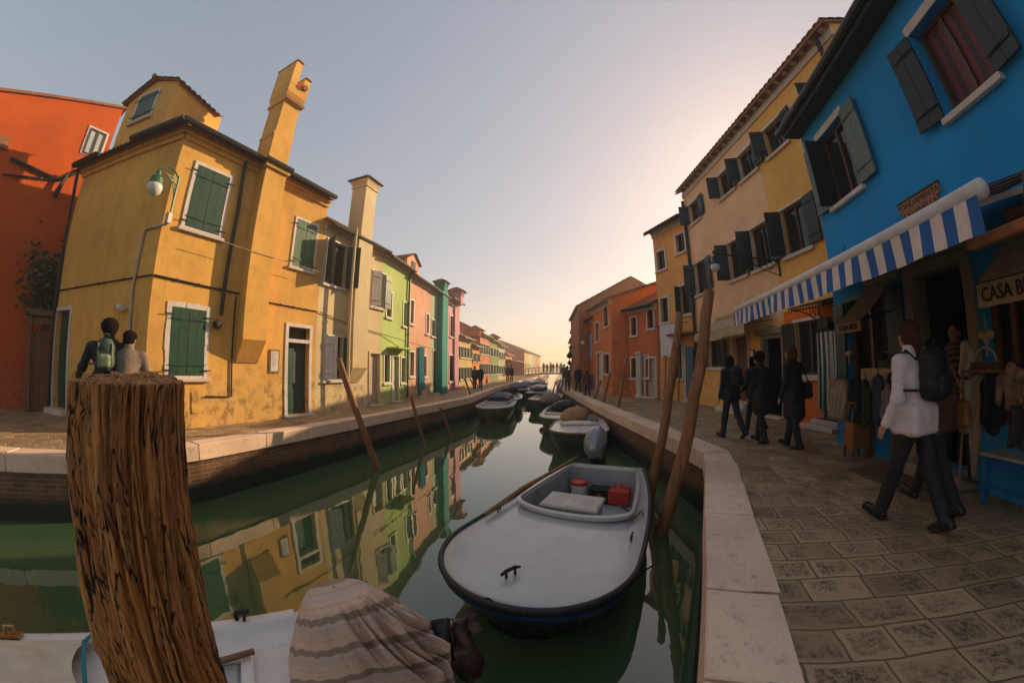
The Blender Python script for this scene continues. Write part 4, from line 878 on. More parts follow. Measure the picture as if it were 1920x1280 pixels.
# small CASA BLU awnings over the shop windows
M['beigec'] = plain('beige canvas', (.42, .31, .18), .85, .18, 6); M['ink'] = plain('dark brown lettering', (.03, .02, .014), .7)
def window_awning(lab, s0, s1, ztop, zfront, proj, val, txt, size, sx, mat='beigec', scallop=False, F=RB, wood_=False, inkm='ink'):
    t = thing('window_awning', lab, 'awning', F.pt((s0+s1)/2, ztop, 0)); b = MB(); b.fbox(F, s0-.03, s1+.03, ztop, ztop+.10, .002, .16, .012); build('cassette', b, M['barwood' if wood_ else 'beigec'], t)
    b = MB(); b.grid(lambda u, v: F.pt(s0+(s1-s0)*u, ztop+(zfront-ztop)*v - .03*sin(pi*v), .12+(proj-.12)*v), 6, 6)
    nseg = 60
    b.grid(lambda u, v: F.pt(s0+(s1-s0)*u, zfront - v*(val + (.05*abs(sin(u*(s1-s0)/.16*pi)) if scallop else 0)), proj+.004+.008*sin(u*20)*v), nseg if scallop else 12, 2); build('canopy', b, M[mat], t, True)
    b = MB(); b.tube([F.pt(s0, zfront, proj-.01), F.pt(s1, zfront, proj-.01)], .014, 6)
    for s_ in (s0+.03, s1-.03): b.tube([F.pt(s_, zfront, proj-.02), F.pt(s_, zfront+.15, .01)], .012, 6)
    build('frame', b, M['iron'], t)
    if txt: lettering(t, txt, size, F.pt((s0+s1)/2, zfront-val*.52, proj+.016), -F.d, (0, 0, 1), F.n, M[inkm], sx=sx)
    return t
q = RB.sz(1612, 577, .0); fz = RB.rect((1567, 608), (1613, 600), (1616, 620), (1571, 626), off=.75)
window_awning('small beige window awning lettered CASA BLU left of the shop door', fz[0], fz[1], 2.62 if False else RB.sz(1640, 532, .1)[1], fz[3], .75, fz[3]-fz[2], 'CASA BLU', .12, .8)
fz2 = RB.rect((1829, 541), (1935, 500), (1940, 540), (1838, 565), off=.85); zt2 = RB.sz(1860, 430, .1)[1]
window_awning('larger beige window awning lettered CASA BLU at the right edge', fz2[0]-.1, fz2[1], zt2, fz2[3], .85, .20, 'CASA BLU', .17, .72, wood_=True)
# ------------------------------------------------------------------ sunflower yellow and peach houses
RY = Facade(6.80, 3.68, 1.6, False); zy = 8.55
def ry(*a): return RY.rect(*a)
c_ = lambda x, y, k=2.6667, ox=1200, oy=0: (ox+x/k, oy+y/k)
sy = 3.61; se = RY.sz(1294, 480)[0]
W2 = [ry(c_(860,390), c_(940,300), c_(975,370), c_(905,460)), ry(c_(635,640), c_(672,575), c_(712,700), c_(665,760)), ry(c_(512,770), c_(555,715), c_(578,840), c_(530,890)), ry(c_(400,885), c_(440,830), c_(458,950), c_(420,990)), ry(c_(250,1035), c_(290,1000), c_(300,1105), c_(258,1140))]
W1 = [ry(c_(725,1015), c_(785,950), c_(835,1200), c_(765,1270)), (0,)*4, (0,)*4, (0,)*4]
zA = sum(q[2] for q in W2[1:4])/3; zB = sum(q[3] for q in W2[1:4])/3
def m7(x, y): return (1300+x/2.6667, 400+y/2.6667)
W1[0] = ry(m7(475, 15), m7(525, -35), m7(555, 155), m7(490, 225)); W1[1] = ry(m7(310, 75), m7(350, 30), m7(378, 235), m7(330, 290)); W1[2] = ry(m7(190, 155), m7(225, 115), m7(245, 285), m7(205, 325)); W1[3] = ry((1304, 495), (1322, 484), (1326, 545), (1307, 556))
def even(L, wd): 
    z0, z1 = np.median([q[2] for q in L]), np.median([q[3] for q in L]); return [((q[0]+q[1])/2-wd/2, (q[0]+q[1])/2+wd/2, z0, z1) for q in L]
W2 = even(W2, .80); W1 = even(W1, .86)
zg = 2.72
yd = ry((1432, 637), (1471, 630), (1470, 750), (1432, 745)); yd = (max(3.74, yd[0]), yd[1], .05, min(2.3, yd[3])); ow = ry((1494, 603), (1538, 594), (1538, 703), (1494, 703)); ow = (ow[0], ow[1], ow[2], min(ow[3], 2.4)); od = ry((1545, 606), (1572, 602), (1576, 795), (1545, 785)); od = (max(od[0], ow[1]*0+od[0]), od[1], .2, 2.3)
lo_, hi_ = min(od[0], ow[0]), 0
allw = W2 + W1; wy = [q for q in allw if q[1] < sy-.1]; wp_ = [q for q in allw if q[0] > sy+.1]
for q in allw:                                # a window on the party line goes wholly to the house that holds most of it
    if q in wy or q in wp_: continue
    w_ = q[1]-q[0]
    if (q[0]+q[1])/2 < sy: wy.append((sy-.12-w_, sy-.12, q[2], q[3]))
    else: wp_.append((sy+.12, sy+.12+w_, q[2], q[3]))
H = house('sunflower_house', 'three storey sunflower yellow house with an orange ground floor and dark shutters', RY, 0, sy, zy, V(1, -.03, 0), 7, 'q_yel', wy+[ow, od], rise=1.6, over=.30, cornice=.0, gutter=False)
def dentils(H, F, a, c, z):
    b = MB(); b.fbox(F, a, c, z-.36, z-.14, .001, .05, .01); b.fbox(F, a, c, z-.05, z+.02, .001, .28, .01); build('cornice', b, M['stone'], H); n_ = max(2, int((c-a)/.36))
    for k in range(n_): b = MB(); x = a+(c-a)*(k+.5)/n_; b.fbox(F, x-.055, x+.055, z-.139, z-.051, .001, .22, .012); build('cornice_bracket', b, M['stone'], H)
dentils(H, RY, 0, sy, zy)
for q in wy: window(H, RY, q, 'open', shut='black', fw=.06, ang=(112, 174), planks=2)
# painted orange ground floor on the right part and the stone framed doorway
ox = ow[1]+.42 if ow[1] > ow[0] else 0; b = MB(); wall_holes(b, RY, .02, ow[1]+.40, 0, zg, [q for q in (ow, od)], .01, .012); b.fbox(RY, .02, ow[1]+.4, zg-.02, zg, .012, .02); build('ground_floor_wall', b, M['q_orangeg'], H)
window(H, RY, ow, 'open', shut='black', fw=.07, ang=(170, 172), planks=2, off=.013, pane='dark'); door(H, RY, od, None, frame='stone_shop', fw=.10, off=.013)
HY = H
b = MB(); q = ry((1420, 632), (1474, 623), (1475, 632), (1421, 641)); dcq = (q[0], q[1])
q = ry((1438, 611), (1455, 607), (1456, 623), (1439, 626)); t = MB(); t.fbox(RY, q[0], q[1], q[2], q[3], .001, .025, .005); o = build('wall_plaque', t, M['stone'], None, loc=RY.pt(q[0], q[2])); tagx(o, 'small pale plaque over the stone lintel of the dark doorway behind the walkers', 'plaque'); t = MB()
for k in range(4): t.fbox(RY, q[0]+.04, q[1]-.04, q[3]-.06-.07*k, q[3]-.035-.07*k, .0255, .028)
build('engraved_lines', t, M['iron'], o)
b = MB(); b.fbox(RY, od[0]-.25, od[1]+.25, .0, .10, .05, .55, .012); b.fbox(RY, od[0]-.15, od[1]+.15, .101, .2, .05, .3, .012); build('doorstep', b, M['stone'], H)
# iron canopy
cq = ry((1503, 577), (1568, 566), (1568, 575), (1503, 583)); zc_ = RY.sz(1535, 572, .5)[1]; a0, a1 = RY.sz(1503, 577, .5)[0], RY.sz(1567, 565, .5)[0]; a0, a1 = min(a0, a1), max(a0, a1)
t = thing('iron_canopy', 'small wrought iron door canopy on the orange ground floor wall', 'canopy', RY.pt((a0+a1)/2, zc_)); b = MB(); b.hexa([RY.pt(a0, zc_-.04, .9), RY.pt(a1, zc_-.04, .9), RY.pt(a1, zc_+.16, .02), RY.pt(a0, zc_+.16, .02), RY.pt(a0, zc_, .9), RY.pt(a1, zc_, .9), RY.pt(a1, zc_+.2, .02), RY.pt(a0, zc_+.2, .02)]); build('roof', b, M['iron'], t)
for s_ in (a0+.04, a1-.04):
    b = MB(); b.tube([RY.pt(s_, zc_-.05, .85), RY.pt(s_, zc_+.05, .03), RY.pt(s_, zc_-.4, .03)], .014, 5); b.tube([RY.pt(s_, zc_-.4, .03)] + [RY.pt(s_, zc_-.4+.35*sin(k*pi/12), .03+.8*(1-cos(k*pi/12))) for k in range(1, 7)], .012, 5); b.tube([RY.pt(s_, zc_-.12+.08*sin(k), .2+.08*cos(k)) for k in [j*.7 for j in range(10)]], .01, 5); build('bracket', b, M['iron'], t)
b = MB()
for k in range(12): s_ = a0+(a1-a0)*k/11; b.tube([RY.pt(s_, zc_-.03, .9), RY.pt(s_, zc_-.12, .9)], .012, 4)
b.fbox(RY, a0, a1, zc_-.035, zc_-.02, .885, .912); build('fringe', b, M['iron'], t)
pd = ry((1375, 633), (1402, 628), (1403, 738), (1376, 732)); pd = (pd[0], pd[1], .32, min(2.4, pd[3])); pw = ry((1329, 640), (1354, 635), (1354, 688), (1329, 688))
H = house('peach_house', 'three storey peach house with a yellow ground floor next to the sunflower yellow house', RY, sy, se, zy, V(1, -.03, 0), 7, 'q_peach', wp_+[yd, pd, pw], band=2.55, bandmat='q_yel', rise=1.6, over=.30, gutter=False)
dentils(H, RY, sy, se, zy)
for q in wp_: window(H, RY, q, 'open', shut='black', fw=.06, ang=(112, 174), planks=2)
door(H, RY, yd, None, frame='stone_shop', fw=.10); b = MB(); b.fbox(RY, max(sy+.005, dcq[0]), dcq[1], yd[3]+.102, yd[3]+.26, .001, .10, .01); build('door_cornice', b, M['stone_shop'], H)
window(H, RY, pw, 'open', shut='black', fw=.06, ang=(165, 165), planks=2); door(H, RY, pd, 'oldwood', frame='pipe', fw=.10, step=False)
b = MB()
for k, (z0, z1) in enumerate(((0, .15), (.151, .30))): b.fbox(RY, pd[0]-.2+.05*k, pd[1]+.2-.05*k, z0, z1, .032, .60-.28*k, .012)
build('doorstep', b, M['stone'], H)
pipe(H, RY, [(se-.06, zy-.5), (se-.06, .1)], .06, .09, 'gutter', 'downpipe', False); pipe(H, RY, [(.35, zy-.2), (.35, zy-.9)], .05, .2, 'gutter', 'downpipe', False)
b = MB(); q = ry((1407, 656), (1416, 654), (1416, 671), (1407, 673)); b.fbox(RY, *q, .001, .04, .005); o = build('menu_case', b, M['oldwood'], None, loc=RY.pt(q[0], q[2])); tagx(o, 'small framed menu case on the wall between the two doorways of the yellow ground floor', 'menu case'); b = MB(); b.fbox(RY, q[0]+.04, q[1]-.04, q[2]+.04, q[3]-.04, .041, .045); build('paper', b, M['frame'], o)
fz = RY.rect((1302, 632), (1394, 602), (1396, 622), (1302, 645), off=1.0)
window_awning('cream scalloped awning over the peach house window', fz[0], fz[1], RY.sz(1345, 612, .1)[1]+.2, fz[3], 1.0, .20, 'RISTORANTE' if False else None, .1, 1, scallop=True, F=RY)
# iron lamp on the sunflower house
ls, lz = RY.sz(1462, 500); tip = RY.pt(*RY.sz(1462, 490)); P1 = ray(1336, 474); 
arm = 1.55; q = RY.sz(1338, 475, arm); t = thing('wall_lamp', 'black scrolled iron wall lamp on a long arm against the peach house', 'street lamp', RY.pt(ls, lz)); L0 = RY.pt(ls, RY.sz(1460, 490)[1], .02); L1 = RY.pt(q[0], q[1], arm)
b = MB(); b.tube([L0, L1 + (L1-L0)*.02], .022, 6); b.tube([L0+V(0,0,.25), L0-V(0,0,.4)], .025, 6); dv = (L1-L0)
for sc_, c_0 in ((.16, .16), (.11, .36), (.08, .5)):
    for sg_ in (1, -1): b.tube([L0 + dv*(c_0) + dv.normalized()*sc_*(1-.06*k)*cos(k*.6) + V(0,0,-.14)*0 + V(0, 0, sg_*0 + -.16+sc_*(1-.06*k)*sin(k*.6)) for k in range(13)], .012, 5)
b.tube([L0-V(0,0,.38), L0+dv*.25-V(0,0,.28), L0+dv*.55-V(0,0,.03)], .014, 5); build('bracket', b, M['iron'], t)
b = MB(); b.lathe(L1, [(.012, 0), (.012, -.06), (.05, -.08), (.06, -.20), (.12, -.28), (.13, -.32)], 12); b.lathe(L1, [(.02, .0), (.03, .05), (.0, .10)], 8); build('lamp_hood', b, M['iron'], t)
b = MB(); b.smooth = True; b.lathe(L1, [(.125, -.321), (.13, -.36), (.11, -.45), (.05, -.50), (0, -.505)], 14); build('globe', b, M['globe'], t)
# ------------------------------------------------------------------ amber house
ra0 = RY.pt(se, 0); RA = Facade(ra0.x, ra0.y, -15, False); sA = RA.sz(1229.5, 520)[0]; zA_ = 7.55
wa = [RA.rect((1232, 477), (1246, 464), (1247, 500), (1233, 510)), RA.rect((1267, 447), (1281, 432), (1285, 465), (1270, 478)), RA.rect((1239, 563), (1252, 555), (1254, 600), (1240, 607)), RA.rect((1275, 540), (1292, 530), (1294, 586), (1278, 590))]
ad = RA.rect((1288, 658), (1304, 652), (1303, 745), (1287, 752)); ad = (ad[0], ad[1], .1, min(2.4, ad[3])); wg_ = RA.box(1270, 1281, 664, 709); wg_ = (max(wg_[0], ad[1]+.25), max(wg_[1], ad[1]+.9), max(.9, wg_[2]), 2.3)
H = house('amber_house', 'three storey amber house with a white sheet hanging on its front', RA, 0, sA, zA_, V(1, -.03, 0), 6, 'q_amber', wa+[ad, wg_], rise=1.5, over=.4, cornice=.35)
for k, q in enumerate(wa): window(H, RA, q, 'open', shut='green' if k == 3 else None, fw=.08, ang=(100, 165), planks=2)
window(H, RA, wg_, 'bare', fw=.07); door(H, RA, ad, None, frame='frame', fw=.10)
cu = MB(); cu.grid(lambda u, v: RA.pt(ad[0]+(ad[1]-ad[0])*(.05+.9*u), .2+2.0*v, .09+.03*sin(u*22)), 24, 5); M['slate'] = plain('slate blue cloth', (.10, .18, .22), .85, .25, 6)
o = build('door_curtain', cu, M['slate'], None, True, loc=RA.pt(ad[0], 0, .09)); tagx(o, 'slate blue door curtain in the doorway of the amber house', 'curtain')
b = MB(); b.fbox(RA, ad[0]-.4, ad[1]+.5, 2.62, 2.70, .002, .6); build('door_hood', b, M['brownc'], H)
q = RA.rect((1237, 611), (1269, 604), (1266, 668), (1239, 676), off=.45)
sh = MB(); sh.grid(lambda u, v: RA.pt(q[0]+(q[1]-q[0])*u, q[3]+(q[2]-q[3])*v*(1 - .10*abs(sin(u*5.5+.6))) , .45+.035*sin(u*17+v*1.5)*(.3+v)), 40, 14); M['linen'] = plain('white linen', (.62, .56, .60), .9, .08, 5)
o = build('hanging_sheet', sh, M['linen'], None, True, loc=RA.pt(q[0], q[2], .45)); tagx(o, 'white bed sheet hung to dry on the amber house', 'laundry')
b = MB(); b.tube([RA.pt(q[0]-.3, q[3]+.01, .45), RA.pt(q[1]+.3, q[3]+.01, .45)], .012, 5)
for s_ in (q[0]-.28, q[1]+.28): b.tube([RA.pt(s_, q[3], .46), RA.pt(s_, q[3], .0)], .015, 5)
build('clothes_line', b, M['iron'], H)
M['polew'] = wood('mooring pole wood', (.20, .10, .04), (.33, .19, .09))
for k in range(4):
    s_ = q[0]+.15+.42*k; b = MB(); b.tube([RA.pt(s_, -.0, .25), RA.pt(s_+.05, 2.55+.1*(k % 2), .12)], [.04, .03], 7); o = build('wooden_pole', b, M['polew'], None, loc=RA.pt(s_, 0, .25)); tagx(o, ('thin wooden pole leaning on the amber house wall under the white sheet'), 'pole', 'poles under the sheet')
# ------------------------------------------------------------------ rust red low house
pA = RA.pt(sA, 0); e1 = gp(1183, 743); v_ = V(5.72-pA.x, 16.1-pA.y, 0); azr = math.degrees(math.atan2(v_.x, v_.y)); RR = Facade(pA.x-.06, pA.y, azr, False); sR = v_.length
zr_ = 4.25; wr = [RR.rect((1184, 598), (1193, 592), (1194, 625), (1184, 631)), RR.rect((1213, 575), (1224, 566), (1226, 612), (1215, 618)), RR.rect((1184, 672), (1194, 670), (1194, 708), (1184, 708)), RR.rect((1205, 668), (1216, 666), (1216, 706), (1205, 708))]
wr = [(max(a, .05), min(c, sR-.05), e, g) for a, c, e, g in wr]
dr = RR.rect((1221, 673), (1229, 671), (1229, 745), (1221, 747)); dr = (max(dr[0], .1), max(dr[1], .8), .08, dr[3])
H = house('rust_red_house', 'low rust red house with white stone door columns beyond the amber house', RR, 0, sR, zr_, V(1, .1, 0), 5, 'q_rust', wr+[dr], rise=1.2, cornice=.3, over=.35)
for q in wr: window(H, RR, q, 'open', shut=None, fw=.06, pane='glass')
door(H, RR, dr, 'pipe', fw=.10, frame='stone')
for px in (1199, 1203.5):
    s_ = RR.sz(px, 700)[0]; b = MB(); b.lathe(RR.pt(s_, 0, .12), [(.13, .0), (.13, .12), (.085, .16), (.075, 1.95), (.12, 2.02), (.12, 2.12)], 12); build('column', b, M['stone'], H)
# terracotta house jutting forward
c0 = V(4.88, 16.35, 0); RT = Facade(c0.x, c0.y, -2.5, False); sT = RT.sz(1113, 680)[0]; zT = zat(1148, 566, c0.x, c0.y)
FT = Facade(c0.x, c0.y, 0, False); FT.d = V(1, 0, 0); FT.n = V(0, -1, 0)
zT = zat(1148, 560, c0.x, c0.y)
wt = [RT.box(1132, 1140, 568, 612), RT.box(1117, 1123, 605, 640), RT.box(1132, 1143, 664, 700)]; wt = [(a, c, max(.9, e), min(zT-.3, g)) for a, c, e, g in wt]
dt = RT.box(1120, 1130, 680, 738); dt = (dt[0], dt[1], .05, 2.2)
H = house('terracotta_house', 'terracotta house whose end wall juts out past the rust red house', RT, 0, sT, zT, V(1, 0, 0), 6.5, 'q_terra', wt+[dt], rise=1.1, cornice=.3, over=.3)
for q in wt: window(H, RT, q, 'bare', fw=.08)
door(H, RT, dt, 'frame', fw=.08)
b = MB(); q = FT.sz(1156, 644); b.fbox(FT, q[0]-.18, q[0]+.18, q[1]-.15, q[1]+.15, .001, .02, .004); build('meter_hatch', b, M['q_rust'], H)
# pale blue strip house
sS = .0; p1 = RT.pt(sT, 0, -.05); RS = Facade(p1.x, p1.y, -3.5, False); LSs = 2.6
H = house('pale_blue_house', 'narrow pale blue and rust house front between the terracotta house and the tall brown house', RS, 0, LSs, zT-.5, V(1, 0, 0), 5, 'q_rust', [], rise=1.0, band=None, cornice=.25)
b = MB(); b.fbox(RS, .3, LSs-.3, 1.9, 3.4, .002, .03); build('painted_panel', b, plain('powder blue', (.25, .36, .55), .8), H); b = MB(); b.fbox(RS, .2, LSs-.4, .2, 1.0, .002, .04); build('low_door', b, plain('deep blue', (.03, .10, .25), .6), H)
# tall brown house
cB = V(4.06, 20.45, 0); RX = Facade(cB.x, cB.y, 5.5, False); zX = zat(1085, 574, cB.x, cB.y); FX = Facade(cB.x, cB.y, 0, False); FX.d = V(.995, -.0, 0); FX.n = V(0, -1, 0)
H = house('brown_house', 'tall dark brown house end wall closing the row behind the terracotta house', RX, 0, 6.5, zX, V(1, 0, 0), 7, 'q_brown', [], rise=1.9, over=.15, gutter=False)
b = MB(); q = FX.sz(1092, 642); b.lathe(FX.pt(max(.2, q[0]), q[1], 0), [(.12, 0), (.12, .1), (.05, .12)], 10, FX.n); build('wall_light', b, M['frame'], H)
# further low houses on the right quay
px_ = RX.pt(6.5, 0); az_ = 8.0; RF = Facade(px_.x+.5, px_.y, az_, False); s_ = 0
for nm, lab, ln, h_, mt in (('ochre_far_house', 'far ochre house on the right quay behind the hanging street lamps', 7, 4.9, 'q_amber'), ('rose_far_house', 'far rose house at the very end of the right quay', 8, 4.4, 'p_coral')):
    wn = [(s_+ln*(k+.5)/4-.35, s_+ln*(k+.5)/4+.35, z0, z0+1.1) for k in range(4) for z0 in (.9, 2.9)]
    Hh = house(nm, lab, RF, s_, s_+ln, h_, V(1, -.1, 0), 6, mt, wn, rise=1.2, cornice=.2, rpitch=.4); s_ += ln
    for q in wn: window(Hh, RF, q, 'open', fw=.06, shut='black', ang=(150, 150), bars=False, planks=1)
# hanging street lamps on brackets, far right quay
for k, (px, py, Y) in enumerate(((1068, 666, 23.2), (1068, 680, 31), (1070, 689, 40))):
    d = ray(px, py); tp = CAM + d*(Y/d.y); t = thing('bracket_lamp', ('nearest and largest of the three lamps hanging over the far right quay', 'middle one of the three lamps hanging over the far right quay', 'smallest and farthest of the three lamps hanging over the far right quay')[k], 'street lamp', tp, 'lamps over the far right quay')
    wx = RX.P.x + (tp.y-RX.P.y)*tan(R(5.5)) if k == 0 else RF.P.x + (tp.y-RF.P.y)*tan(R(8)); b = MB(); b.tube([tp+V(-.1,0,.55), V(max(wx, tp.x+.6), tp.y, tp.z+.55)], .03, 5); b.tube([tp+V(0,0,.55), tp+V(0,0,.2)], .02, 5); build('bracket', b, M['iron'], t); b = MB(); b.lathe(tp, [(.05, .25), (.1, .15), (.22, 0), (.2, -.12), (.05, -.22), (0, -.23)], 10); build('lantern', b, M['iron'], t)
# ------------------------------------------------------------------ boats
def hullw(u, L, Bh, bow=1.2, st=.67, pw=2.2):
    """half width at distance u from the bow"""
    if u < bow: return Bh*max(0, 1-((bow-u)/bow)**pw)**(1/2.0)
    t = (u-bow)/(L-bow); return Bh*(1-(1-st)*t**2.4)
def boat(name, label, bow, az, L, Bh, zg, sheer, m, group=None, bowr=1.2, st=.67, freeb=None, motor=None, cover=None, cockpit=None, stripe=None, zb=W_Z-.12, wood_rail=True, rake=.35, extra=None):
    """bow = world xy of the bow tip, az = direction from bow to stern"""
    a = R(az); ax = V(sin(a), cos(a), 0); rt = V(cos(a), -sin(a), 0); Bw = V(bow[0], bow[1], 0)
    T = thing(name, label, 'boat', Bw + ax*L/2 + V(0, 0, W_Z), group)
    us = [bowr*(1-cos(pi/2*i/18)) for i in range(18)] + [bowr+(L-bowr)*i/21 for i in range(22)]; N = len(us)
    zs = lambda u: zg + sheer*max(0, 1-u/(L*.6))**2
    P = lambda u, l, z: Bw + ax*u + rt*l + V(0, 0, z)
    hw = lambda u: hullw(u, L, Bh, bowr, st)
    b = MB(); b.smooth = True; rings = []
    for u in us:
        w = hw(u); ul = min(L, u + rake*(1-u/L)); zk = zb
        row = []
        for s in (-1, 1):
            pts = [P(u, s*w, zs(u)), P(u, s*(w+.008), zs(u)-.06), P(u*.6+ul*.4, s*w*.94, zs(u)*.55+zk*.45), P(ul, s*w*.80, zk*.85+zs(u)*.15), P(ul, s*w*.55, zk-.03)]
            row.append(pts if s < 0 else pts[::-1])
        rings.append(row[0]+row[1])
    b.loft(rings, False, False); b.poly(rings[-1]); hull = build('hull', b, m['hull'], T)
    if stripe:
        s = MB()
        for sd in (-1, 1):
            L1 = [P(u, sd*(hw(u)+.012), zs(u)-.065) for u in us]; L2 = [P(u, sd*(hw(u)+.016), zs(u)-.10) for u in us]
            for i in range(N-1): s.quad(L1[i], L1[i+1], L2[i+1], L2[i])
        build('hull_stripe', s, stripe, hull)
    # deck with cockpit opening
    cu0, cu1, cw = cockpit if cockpit else (L*.35, L*.92, .70)
    d = MB(); d.smooth = True; NL = 17; MU = 46
    uu = sorted(set([min(x, L-.01) for x in us] + [cu0+(cu1-cu0)*t**2*.3 for t in [k/14 for k in range(15)]] + [cu1-(cu1-cu0)*t**2*.15 for t in [k/8 for k in range(9)]]))
    def inner(u):
        if u <= cu0 or u >= cu1: return 0.
        t = (u-cu0)/(cu1-cu0); k = min(1, (t/.16)) ; k = math.sqrt(max(0, 1-(1-k)**2)); k2 = min(1, (1-t)/.06)
        return min(hw(u)-.14, cw*(hw(u)/Bh)*(k)*(math.sqrt(max(0, 1-(1-k2)**2))*.25+.75))
    cam = lambda u, l: .05*(1-(l/max(hw(u), .05))**2)
    for i in range(len(uu)-1):
        for sd in (-1, 1):
            for j in range(NL-1):
                q = []
                for (u, t) in ((uu[i], j/(NL-1)), (uu[i+1], j/(NL-1)), (uu[i+1], (j+1)/(NL-1)), (uu[i], (j+1)/(NL-1))):
                    l = sd*(inner(u) + (hw(u)-inner(u))*t); q.append(P(u, l, zs(u)+cam(u, l)+.002))
                if uu[i] >= cu0-1e-6 and uu[i+1] <= cu1+1e-6 or True: d.quad(*q)
    deck = build('deck', d, m['deck'], T)
    # coaming + inside
    cs = [u for u in uu if cu0 < u < cu1]; ring = [P(u, -inner(u), 0) for u in cs] + [P(u, inner(u), 0) for u in cs[::-1]]
    us2 = cs + cs[::-1]; n = len(ring)
    c = MB(); c.smooth = True
    cen = sum(ring, V(0, 0, 0))/n; R_ = []
    for (o, dz) in ((-.002, -.015), (.05, .03), (.055, .075), (.0, .085), (-.015, .02)):
        R_.append([p + (p-cen).normalized()*o + V(0, 0, zs(u)+.05+dz) for p, u in zip(ring, us2)])
    for k in range(4):
        for i in range(n): j = (i+1) % n; c.quad(R_[k][i], R_[k][j], R_[k+1][j], R_[k+1][i])
    build('coaming', c, m.get('coaming', m['deck']), T)
    fz = max(zg-.50, W_Z+.10); s = MB()
    for i in range(n): j = (i+1) % n; s.quad(R_[4][i], R_[4][j], V(ring[j].x, ring[j].y, fz), V(ring[i].x, ring[i].y, fz))
    s.poly([V(p.x, p.y, fz) for p in ring]); build('cockpit', s, m.get('inside', m['deck']), T)
    # rubbing rail all round
    r = MB(); r.smooth = True; path = [P(u, -hw(u)-.004, zs(u)) for u in us[::-1]] + [P(u, hw(u)+.004, zs(u)) for u in us[1:]]; rings_ = []
    for i, p in enumerate(path):
        tg = path[min(i+1, len(path)-1)] - path[max(i-1, 0)]; o_ = V(tg.y, -tg.x, 0).normalized(); o_ = o_ if o_.dot(p - (Bw + ax*L*.5)) > 0 else -o_
        rings_.append([p + o_*(.012+.030*cos(k*pi/4)) + V(0, 0, .036*sin(k*pi/4)) for k in range(8)])
    r.loft(rings_)
    build('rubbing_rail', r, m['rail'], T)
    k = MB(); k.box(P(L-.06, -hw(L), zs(L)-.02), rt*(2*hw(L)), ax*.07, V(0, 0, .06), .01); build('transom_board', k, m.get('coaming', m['deck']), T)
    return T, P, zs, hw, ax, rt, fz, inner
def outboard(T, P, L, z, ax, rt, m, size=1.0, tilt=.0, lat=0, covered=False):
    b0 = P(L+.12*size, lat, z)
    Rm = lambda v: b0 + ax*(v[1]*cos(tilt)-v[2]*sin(tilt))*size + V(0, 0, (v[1]*sin(tilt)+v[2]*cos(tilt))*size) + rt*v[0]*size
    xf = lambda v: np.array([Rm(q) for q in v])
    o = sdf_part('motor_cowl', [E((0, -.02, .42), (.19, .33, .22)), E((0, .08, .33), (.17, .28, .17)), B((0, .02, .2), (.13, .2, .06), .04)], m['cowl'], T, xf, .022, .05)
    q = MB(); q.tube([Rm((0, .06, .2)), Rm((0, .08, -.25)), Rm((0, .1, -.6))], [.085*size, .06*size, .05*size], 8); q.box(Rm((-.12, -.14, -.12)), rt*.24*size, (Rm((0, 0, 0))-Rm((0, -.16, 0))), (Rm((0, 0, .3))-Rm((0, 0, 0))))
    q.tube([Rm((0, -.1, -.68)), Rm((0, .0, -.68)), Rm((0, .28, -.68))], [.02*size, .06*size, .03*size], 8); build('motor_leg', q, m['leg'], T)
    t = MB(); t.tube([Rm((.05, -.15, .2)), Rm((.07, -.32, .24))], .02*size, 6); build('tiller', t, m['leg'], T); return o
M['hullblack'] = plain('dark hull paint', (.010, .016, .014), .25, .3, 3, .002, 0, .5); 
def m_gel():
    n = NT('grey white gelcoat'); co = n.coord(); a = n.noise(co, 1.4, 5); b = n.noise(n.coord((6, 1.2, 1), .47), 5, 6, .7); c = n.noise(co, 22, 4, .7)
    col = n.mix(n.ramp(a, .3, .7), (.40, .385, .38), (.50, .48, .465)); col = n.mix(n.ramp(b, .55, .75, 0, .35), col, (.26, .24, .215)); col = n.mix(n.ramp(c, .62, .72, 0, .5), col, (.22, .20, .175))
    return n.done(col, n.ramp(b, .3, .75, .10, .34), n.bump(a, .01, .15), 0, .6)
M['gel'] = m_gel(); M['gelw'] = plain('white gelcoat', (.70, .64, .60), .3, .1, 2, .001, 0, .5)
M['rubber'] = plain('dark rubbing strake', (.028, .022, .018), .6, .4, 9, .004); M['bluep'] = plain('blue hull stripe', (.010, .035, .12), .4); M['cowl'] = plain('silver grey cowling', (.24, .25, .28), .22, .15, 3, .001, .35, .5); M['blackm'] = plain('black motor metal', (.015, .013, .013), .4, .4, 12, .003, .2)
M['inside'] = plain('pale boat floor', (.34, .36, .36), .5, .25, 4, .003); M['oakrail'] = plain('varnished gunwale', (.22, .11, .05), .4, .3, 8); M['creamg'] = plain('cream gelcoat', (.66, .60, .50), .35, .12, 3)
mA = dict(hull=M['hullblack'], deck=M['gel'], coaming=M['gel'], rail=M['rubber'], inside=M['inside'], cowl=M['cowl'], leg=M['blackm'])
bowp = gp(928, 1132, -.42); T, P, zs, hw, ax, rt, fz, inn = boat('motorboat', 'large open motorboat with a broad grey white deck and a dark hull', (bowp.x-.05, bowp.y+.02), 27.0, 4.45, 1.0, -.50, .08, mA, stripe=M['bluep'], cockpit=(1.85, 4.12, .78), zb=W_Z-.05)
outboard(T, P, 4.45, -.36, ax, rt, mA, 1.12, .55, -.22)
